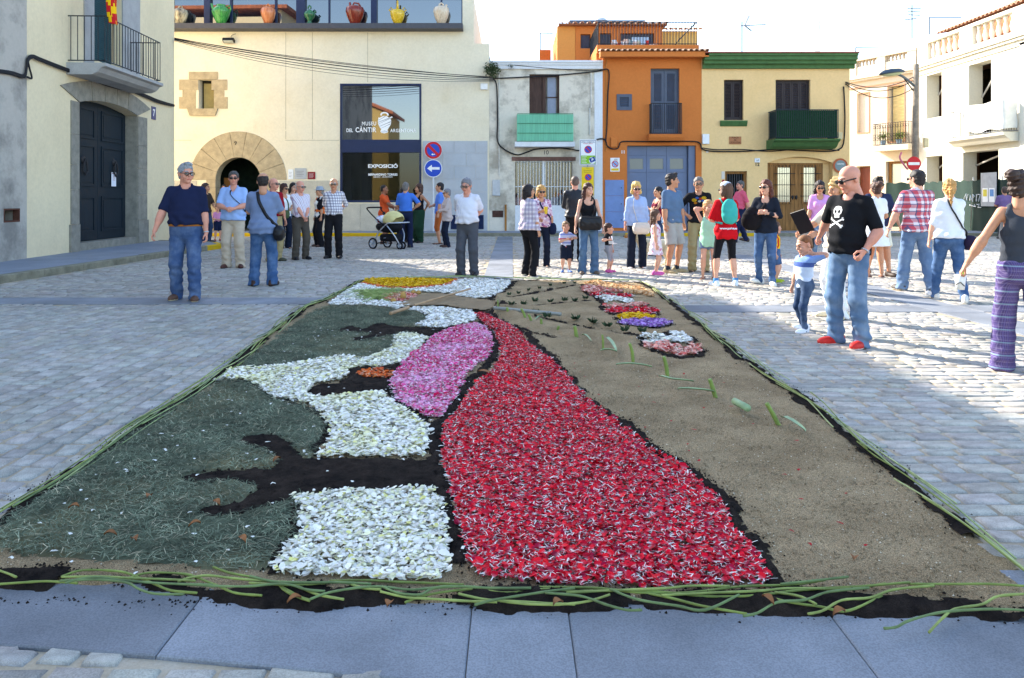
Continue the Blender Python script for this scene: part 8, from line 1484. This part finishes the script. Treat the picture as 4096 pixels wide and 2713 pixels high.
def edge_stems(pts, n, r, mats, label, group, off, z=.034):
    P = [gpt(x, y) for x, y in pts]; L = [0]
    for a, b in zip(P, P[1:]): L.append(L[-1]+(b-a).length)
    def pos(s_):
        s_ = max(0, min(s_, L[-1]-1e-4)); i = max(j for j in range(len(L)-1) if L[j] <= s_); t = (s_-L[i])/(L[i+1]-L[i]); d = (P[i+1]-P[i]).normalized(); return P[i].lerp(P[i+1], t), Vector((-d.y, d.x, 0))
    for k in range(n):
        s0 = L[-1]*(k+rng.random()*.8)/n-.3; ln = rng.uniform(.8, 1.5); o = rng.gauss(0, off); tl = rng.gauss(0, .05); Q = []
        for j in range(5):
            t = j/4; p, nn = pos(s0+ln*t); Q.append(p+nn*(o+tl*(t-.5)+.02*math.sin(3*t+k))+Vector((0, 0, z-BED+.006*(k % 3)+.008*math.sin(7*t+k))))
        if (Q[0]-Q[-1]).length > .3: stem(Q, r*rng.uniform(.8, 1.2), mats[k % len(mats)], label, group)
edge_stems([(-40, 1225), (150, 1103), (300, 1004), (495, 880), (600, 792), (700, 714), (760, 690), (835, 650)], 46, .0038, stem_ms+stem_pale, 'green flower stem in the bundle along the left edge of the carpet', 'stems along the left edge', .035)
edge_stems([(1485, 654), (1512, 668), (1560, 703), (1625, 752), (1700, 812), (1800, 882), (1900, 953), (2000, 1028), (2100, 1110), (2230, 1213), (2390, 1350)], 34, .0036, stem_pale+stem_ms[:1], 'pale green flower stem along the right edge of the carpet', 'stems along the right edge', .025)
edge_stems([(850, 645), (1060, 641), (1190, 645), (1350, 648), (1480, 651)], 12, .006, stem_pale, 'thin stem marking the far edge of the carpet', 'stems along the far edge', .02)
# leeks
leek = M('leek', '#7d9148', .55, .25, 9); leekp = M('leek_pale', '#8fa67c', .55, .25, 9); D8 = lambda pts: [((2600+x*.63176)/1.7305, (1100+y*.63176)/1.7305) for x, y in pts]
ups = [ZB([(200, 370), (197, 255)]), ZB([(285, 395), (275, 322)]), ZB([(445, 440), (398, 332)]), ZB([(498, 465), (460, 382)]), ZB([(580, 495), (570, 418)]), ZB([(715, 530), (722, 482)]), ZB([(882, 590), (857, 482)]), ZB([(1102, 680), (1094, 555)]), ZB([(1364, 780), (1328, 628)]), ZB([(1662, 905), (1622, 742)]), ZB([(2080, 1085), (2015, 935)]), D8([(825, 940), (732, 808)])]
for i, (b, t) in enumerate(ups):
    B = gpt(*b, .03); T = at(*t, B.y); T.y -= .02; r = 1.25*[.006, .013, .012, .012, .011, .011, .014, .008, .011, .012, .012, .011][i]; M_ = (B+T)/2+Vector((.006*math.sin(i), 0, 0)); B.z -= .03
    tag(MB().tube(smooth([B, M_, T], 4), [r]*5+[r*.9]*4, 9).build('leek_stalk', leek, None, True), ORD[i]+' upright green leek stalk from the sackcloth end of the row', 'leek', 'leek stalks planted in a row')
lays = [(ZB([(925, 580), (960, 600), (1000, 635)]), .011), (ZB([(1080, 720), (1150, 722), (1222, 728)]), .013), (ZB([(1130, 602), (1180, 660), (1220, 728)]), .018), (ZB([(1215, 842), (1360, 850), (1525, 862)]), .014), (ZB([(1590, 942), (1700, 985), (1885, 990)]), .012), (ZB([(1745, 1056), (1900, 1075), (2062, 1080)]), .013), (D8([(838, 925), (900, 965), (985, 1015)]), .017), (ZB([(300, 365), (350, 415)]), .01), (ZB([(520, 450), (575, 415)]), .009)]
for i, (pts, hw) in enumerate(lays):
    P = smooth([gpt(x, y, BED+.02) for x, y in pts], 6); mb = MB(); n = len(P)
    for j, p in enumerate(P):
        d = (P[min(j+1, n-1)]-P[max(j-1, 0)]).normalized(); s_ = Vector((-d.y, d.x, 0)); w_ = hw*(1-.75*(j/(n-1))**3); up = .02+.014*math.sin(math.pi*j/(n-1))
        for q, dz in ((-1, .01), (0, 0), (1, .01)): mb.v.append(tuple(p+s_*w_*q+Vector((0, 0, up+dz))))
    for j in range(n-1):
        for q in range(2): a = 3*j+q; mb.f.append((a, a+1, a+4, a+3)); mb.m.append(0)
    tag(mb.build('leek_leaf', leekp, None, True), ['small leek leaf just below the tall middle stalk', 'short leek leaf lying under the bent one', 'broad bent leek leaf beside the thin stalk', 'straight leek leaf lying below the ninth stalk', 'curved leek leaf lying below the tenth stalk', 'long leek leaf lying left of the bent stalk', 'pale leek leaf at the foot of the nearest stalk', 'tiny leek leaf by the bamboo rod', 'yellowish leek leaf tip beside the fifth stalk'][i], 'leaf', 'leek leaves on the sand')
a, b = (gpt(*q, BED+.05) for q in ZB([(2235, 1130), (2350, 1192)])); tag(MB().tube([a, a.lerp(b, .5), b], .022, 12).build('leek_piece', leekp, None, True), 'short thick leek piece lying near the right edge', 'leek')
tuft_big = [(865, 415), (1015, 445), (1140, 475), (1290, 512), (1440, 520), (620, 395), (530, 362)]; tuft_mid = [(315, 290), (420, 285), (515, 258), (650, 268), (775, 255), (855, 260), (950, 238)]; tuft_sm = [(460, 170), (555, 152), (650, 126), (770, 110), (375, 195), (295, 205), (860, 108)]
for lst, r, lab, grp in ((tuft_big, .055, 'dark green seedling tuft in the middle furrow', 'seedlings in the middle furrow'), (tuft_mid, .045, 'small seedling in the far furrow', 'seedlings in the far furrow'), (tuft_sm, .03, 'tiny seedling in the farthest furrow', 'seedlings in the farthest furrow')):
    for iq, q in enumerate(ZB(sorted(lst))):
        c = gpt(*q, BED+.05); mb = MB()
        for k in range(34):
            an = rng.uniform(0, 6.28); d = Vector((math.cos(an), math.sin(an), rng.uniform(.1, .9))); L_ = r*rng.uniform(.5, 1.2); p1 = c+Vector((0, 0, -.02))+d*L_*.5; p2 = c+d*L_; sd = Vector((-d.y, d.x, 0))*.14*r; mb.add([c-sd*.3, c+sd*.3, p1+sd, p2, p1-sd], [(0, 1, 2, 3, 4)])
        tag(mb.build('seedling', M('seedling_leaf', '#34482c', .8, .35, 30)), ORD[iq]+' '+lab+' from the left', 'seedling', grp)
# sackcloth, rods, potato, bundle of stalks
sc_ = ZA([(1290, 270), (1360, 265), (1440, 250), (1540, 255), (1640, 270), (1750, 290), (1900, 310), (1985, 330), (1925, 362), (1860, 388), (1800, 385), (1650, 370), (1550, 350), (1400, 345), (1290, 358), (1130, 350), (1200, 330), (1240, 300)])
q = np.arange(NX*NY).reshape(NY, NX); F = np.stack([q[:-1, :-1], q[:-1, 1:], q[1:, 1:], q[1:, :-1]], 2).reshape(-1, 4); ds = sdpoly(GP, gpoly(sc_)); F = F[ds[F].mean(1) > 0]; used, inv = np.unique(F, return_inverse=True)
V = np.column_stack([GP[used], hgt[used]+.02+.05*(vnoise(GP[used], .5, 2)+.3)*sm(ds[used], 0, .1)+.02*vnoise(GP[used], .12, 2)])
s = NT('sackcloth'); v = s.vec(); w1_ = s.n('ShaderNodeTexWave'); w1_.inputs['Scale'].default_value = 60; s.l(v, w1_.inputs[0]); s.base(s.mix(s.noise(v, 5, 4), lin('#7d6a53'), lin('#a08b6d')), .95, .05); s.bump(w1_.outputs[1], .4, .004)
tag(mobj('sackcloth', np_mesh('sackcloth', V, inv.reshape(-1, 4), True), s.m), 'brown sackcloth spread across the top of the red skirt', 'sackcloth')
woodr = M('rod_wood', '#a98a6a', .8, .2, 8)
for pts, r, nm, m, lab in ((ZA([(1110, 402), (1252, 356)]), .018, 'wooden_rod', woodr, 'short wooden rod poking out under the sackcloth'), (ZA([(1300, 335), (1740, 208)]), .012, 'wooden_rod', woodr, 'thin wooden stick lying across the sackcloth'), (ZB([(165, 328), (740, 382)]), .02, 'bamboo_rod', M('bamboo', '#8d8f88', .5, .2, 6), 'grey bamboo rod pointing right from the sackcloth')):
    a, b = (gpt(*q_, BED+.07) for q_ in pts); n = 7; mb = MB(); mb.tube([a.lerp(b, k/24) for k in range(25)], [r*(1.12 if k % 5 == 0 else 1) for k in range(25)], 9); tag(mb.build(nm, m, None, True), lab, 'rod')
c = gpt(*ZA([(1208, 268)])[0], BED+.05); s = Sdf(.005); s.ell((0, 0, 0), (.034, .034, .05), .02).ell((.006, 0, .018), (.031, .031, .04), .03); V, F = s.mesh((.002, 40), 3); tag(mobj('potato', np_mesh('potato', V+np.array(c), F, True), M('potato', '#b08a4c', .8, .2, 30)), 'upright brown potato on the salmon petals', 'potato')
for iq, q_ in enumerate(ZA([(1130, 302), (1330, 240), (1290, 238)])): c = gpt(*q_, BED+.035); tag(mobj('potato', np_mesh('potato', V*np.array([.9, .7, .55])+np.array(c), F, True), _mats['potato']), ('small potato at the front of the salmon petals', 'small potato at the right end behind the salmon petals', 'small potato behind the upright potato')[iq], 'potato', 'small potatoes by the salmon petals')
p = scatter([ZA([(818, 236), (1000, 242), (1195, 228), (1110, 252), (1035, 266), (1030, 304), (925, 302), (930, 262)])], 900); pal_ = np.array([lin(c_) for c_ in ('#9db45c', '#86a04c', '#b3c474')]); Vb, Fb, Cb = blades(p, .5, .014, pal_[nrng.integers(0, 3, len(p))], bedz(p)+.02+.03*nrng.random(len(p)), .05, .05)
ang_ = np.repeat(nrng.normal(.35, .15, len(p)), 6); me = np_mesh('green_stalks', Vb, Fb); set_attr(me, 'col', Cb); tag(mobj('green_stalks', me, attr_mat('petal', .6, .15)), 'pale green stalks bunched beside the salmon petals', 'stalks', kind='stuff')
# stray petals and dry leaves
p = np.concatenate([np.column_stack([nrng.uniform(-2, .2, 260), nrng.uniform(2.6, 7.5, 260)]), np.column_stack([nrng.uniform(-.4, 1.6, 110), nrng.uniform(2.6, 6, 110)])]); p = p[sdpoly(p, CARP) > 0]
wh = np.array(lin('#eceadf')); rd = np.array(lin('#a8101e')); cc = np.where((p[:, 0] < -.15)[:, None], wh, rd); Vb, Fb, Cb = blades(p, .02, .012, cc, bedz(p)+.022, .3); me = np_mesh('stray_petals', Vb, Fb); set_attr(me, 'col', Cb); tag(mobj('stray_petals', me, attr_mat('petal', .6, .15)), 'single petals fallen on the grass, soil and sand', 'petals', kind='stuff')
for k, (x, y) in enumerate(((1120, 862), (255, 1238), (310, 1250), (500, 1165), (640, 1065), (450, 1215), (560, 1250), (345, 1150), (170, 1175), (1975, 1294), (1940, 1420), (680, 1390), (1290, 1398), (1775, 1390), (900, 1400))):
    c = gpt(x, y, BED+.035); a = rng.uniform(0, 6.28); L_ = .045 if k else .1; d = Vector((math.cos(a), math.sin(a), .15)); s_ = Vector((-d.y, d.x, 0)); mb = MB()
    for j in range(6):
        t = j/5; w_ = L_*.32*math.sin(math.pi*min(.98, t*.95+.04)); pz = c+d*L_*(t-.5)+Vector((0, 0, .012*math.sin(math.pi*t)))
        mb.v += [tuple(pz-s_*w_+Vector((0, 0, .008))), tuple(pz), tuple(pz+s_*w_+Vector((0, 0, .008)))]
    for j in range(5):
        for q_ in range(2): b_ = 3*j+q_; mb.f.append((b_, b_+1, b_+4, b_+3)); mb.m.append(0)
    tag(mb.build('dry_leaf', M('dry_leaf', '#8a5a34', .8, .3, 20), None, True), 'curled brown dry leaf dropped on the flower carpet' if k else 'large brown dry leaf at the edge of the red petals', 'leaf', 'dry leaves on the carpet')
# ------------------------------------------------------------------ stroller
SX, SY = (903-CX)*19.6/FO, 19.6; SW = Matrix.Translation((SX, SY, 0)) @ Matrix.Rotation(R(-32), 4, 'Z'); T = lambda *v: SW @ Vector(v)
stt = empty('baby_stroller', (SX, SY, 0), 'black and silver baby stroller with a cream hood', 'stroller'); alu = M('alu_tube', '#b9c0cc', .3, .05, metal=.7); bk = fabric('strollerblack', '#1d1d22'); crm = fabric('hoodcream', '#d6c98c')
for x, y, r in ((-.36, -.28, .15), (-.36, .28, .15), (.36, -.06, .105), (.36, .06, .105)):
    c = T(x, y, r); rot_ = SW.to_3x3().to_4x4() @ Matrix.Rotation(R(90), 4, 'X'); wh_ = MB().tube([c+rot_ @ Vector((math.cos(t)*(r-.022), math.sin(t)*(r-.022), 0)) for t in [R(20*i) for i in range(18)]], .024, 8, True).build('wheel', M('tyre', '#17171a', .8), stt, True)
    rm = MB(); rm.lathe([(.03, -.02), (.03, .02)], c, 10, rot_)
    for i in range(5): t = R(72*i); rm.tube([c, c+rot_ @ Vector((math.cos(t)*(r-.03), math.sin(t)*(r-.03), 0))], .016, 6, flat=.6)
    rm.tube([c+rot_ @ Vector((math.cos(t)*(r-.042), math.sin(t)*(r-.042), 0)) for t in [R(20*i) for i in range(18)]], .009, 6, True); rm.build('rim', alu, wh_)
for y in (-.26, .26):
    MB().tube(smooth([T(-.36, y, .15), T(-.2, y, .42), T(.0, y, .6), T(.1, y, .66)]), .016, 8).build('frame_tube', alu, stt, True); MB().tube(smooth([T(.36, y*.25, .13), T(.28, y*.8, .4), T(.1, y, .62)]), .016, 8).build('frame_tube', alu, stt, True); MB().tube(smooth([T(.05, y, .6), T(-.25, y, .78), T(-.48, y, .95), T(-.58, y, 1.04)]), .016, 8).build('handle_tube', bk, stt, True)
MB().tube(smooth([T(-.58, -.26, 1.04), T(-.56, -.24, 1.08), T(-.56, .24, 1.08), T(-.58, .26, 1.04)]), .02, 8).build('handle', bk, stt, True); MB().tube(smooth([T(.1, -.27, .68), T(.42, -.24, .7), T(.46, 0, .7), T(.42, .24, .7), T(.1, .27, .68)]), .018, 8).build('bumper_bar', alu, stt, True)
s = Sdf(.014); s.ell((-.05, 0, .58), (.42, .23, .16), .05); s.ell((-.05, 0, .76), (.36, .19, .16), .04, True); V, F = s.mesh((.004, 25), 2); mobj('seat', np_mesh('seat', xf(V, SW), F, True), bk, stt)
s = Sdf(.014); s.ell((.1, 0, .76), (.3, .25, .24), .03); s.ell((.2, 0, .68), (.3, .21, .2), .02, True); s.plane((0, 0, 1), .68); V, F = s.mesh((.004, 25), 2); mobj('hood', np_mesh('hood', xf(V, SW), F, True), crm, stt)
s = Sdf(.014); s.ell((-.28, 0, .76), (.2, .18, .12), .03); V, F = s.mesh((.006, 30), 2); mobj('blanket', np_mesh('blanket', xf(V, SW), F, True), floral('blanket', '#d9d9e2', ['#b8303c', '#e8e8ee', '#8f95b8'], 12), stt)
MB().cbox((.02, 0, .3), (.5, .4, .18), SW, .04).build('basket', bk, stt); MB().tube([T(-.36, -.28, .15), T(-.36, .28, .15)], .014).build('axle', bk, stt); MB().tube([T(.0, -.26, .3), T(.0, .26, .3)], .012).build('cross_tube', alu, stt)
# ------------------------------------------------------------------ dog behind the group
DX, DY = (1512-CX)*14.75/FO, 14.75; s = Sdf(.011); s.cap((-.2, 0, .42), (.22, 0, .42), .115, .1, .05).ell((-.17, 0, .4), (.15, .11, .14), .04).cap((-.26, 0, .46), (-.38, 0, .6), .075, .06, .04)
for x, b_ in ((-.2, 0), (.22, 1)):
    for y in (-.07, .07):
        if b_: s.cap((x, y, .4), (x-.05, y, .27), .07, .04, .03); s.cap((x-.05, y, .27), (x+.06, y, .16), .035, .025, .02); s.cap((x+.06, y, .16), (x+.03, y, .03), .023, .021, .015)
        else: s.cap((x, y, .38), (x+.01, y, .2), .05, .03, .03); s.cap((x+.01, y, .2), (x-.01, y, .03), .027, .022, .015)
        s.cap((x+(.03 if b_ else -.01), y, .022), (x+(-.02 if b_ else -.06), y, .018), .024, .02, .01)
s.cap((.3, 0, .46), (.42, 0, .56), .025, .018, .02); s.cap((.42, 0, .56), (.44, 0, .68), .018, .012, .02); s.plane((0, 0, 1), .002); V, F = s.mesh((.002, 50), 3)
dg_ = empty('dog', (DX, DY, 0), 'cream and tan dog standing behind the blonde woman and the little girl', 'dog'); Q = Matrix.Translation((DX, DY, 0)) @ Matrix.Rotation(R(8), 4, 'Z'); mobj('body', np_mesh('body', xf(V, Q), F, True), M('dog_cream', '#d3c4a4', .9, .15, 9, .4, 120), dg_)
s = Sdf(.009); s.ell((-.43, 0, .63), (.09, .075, .08), .03).cap((-.48, 0, .61), (-.58, 0, .585), .045, .032, .03); V, F = s.mesh(); mobj('head', np_mesh('head', xf(V, Q), F, True), M('dog_tan', '#a9773f', .9, .2, 9, .4, 120), dg_)
for y in (-.07, .07): s = Sdf(.008); s.ell((-.41, y, .64), (.035, .014, .06), .01); V, F = s.mesh(); mobj('ear', np_mesh('ear', xf(V, Q), F, True), _mats['dog_tan'], dg_)
MB().lathe([(.014, 0), (.01, .012)], Q @ Vector((-.613, 0, .59)), 8, Matrix.Rotation(R(-90), 4, 'Y')).build('nose', black, dg_)
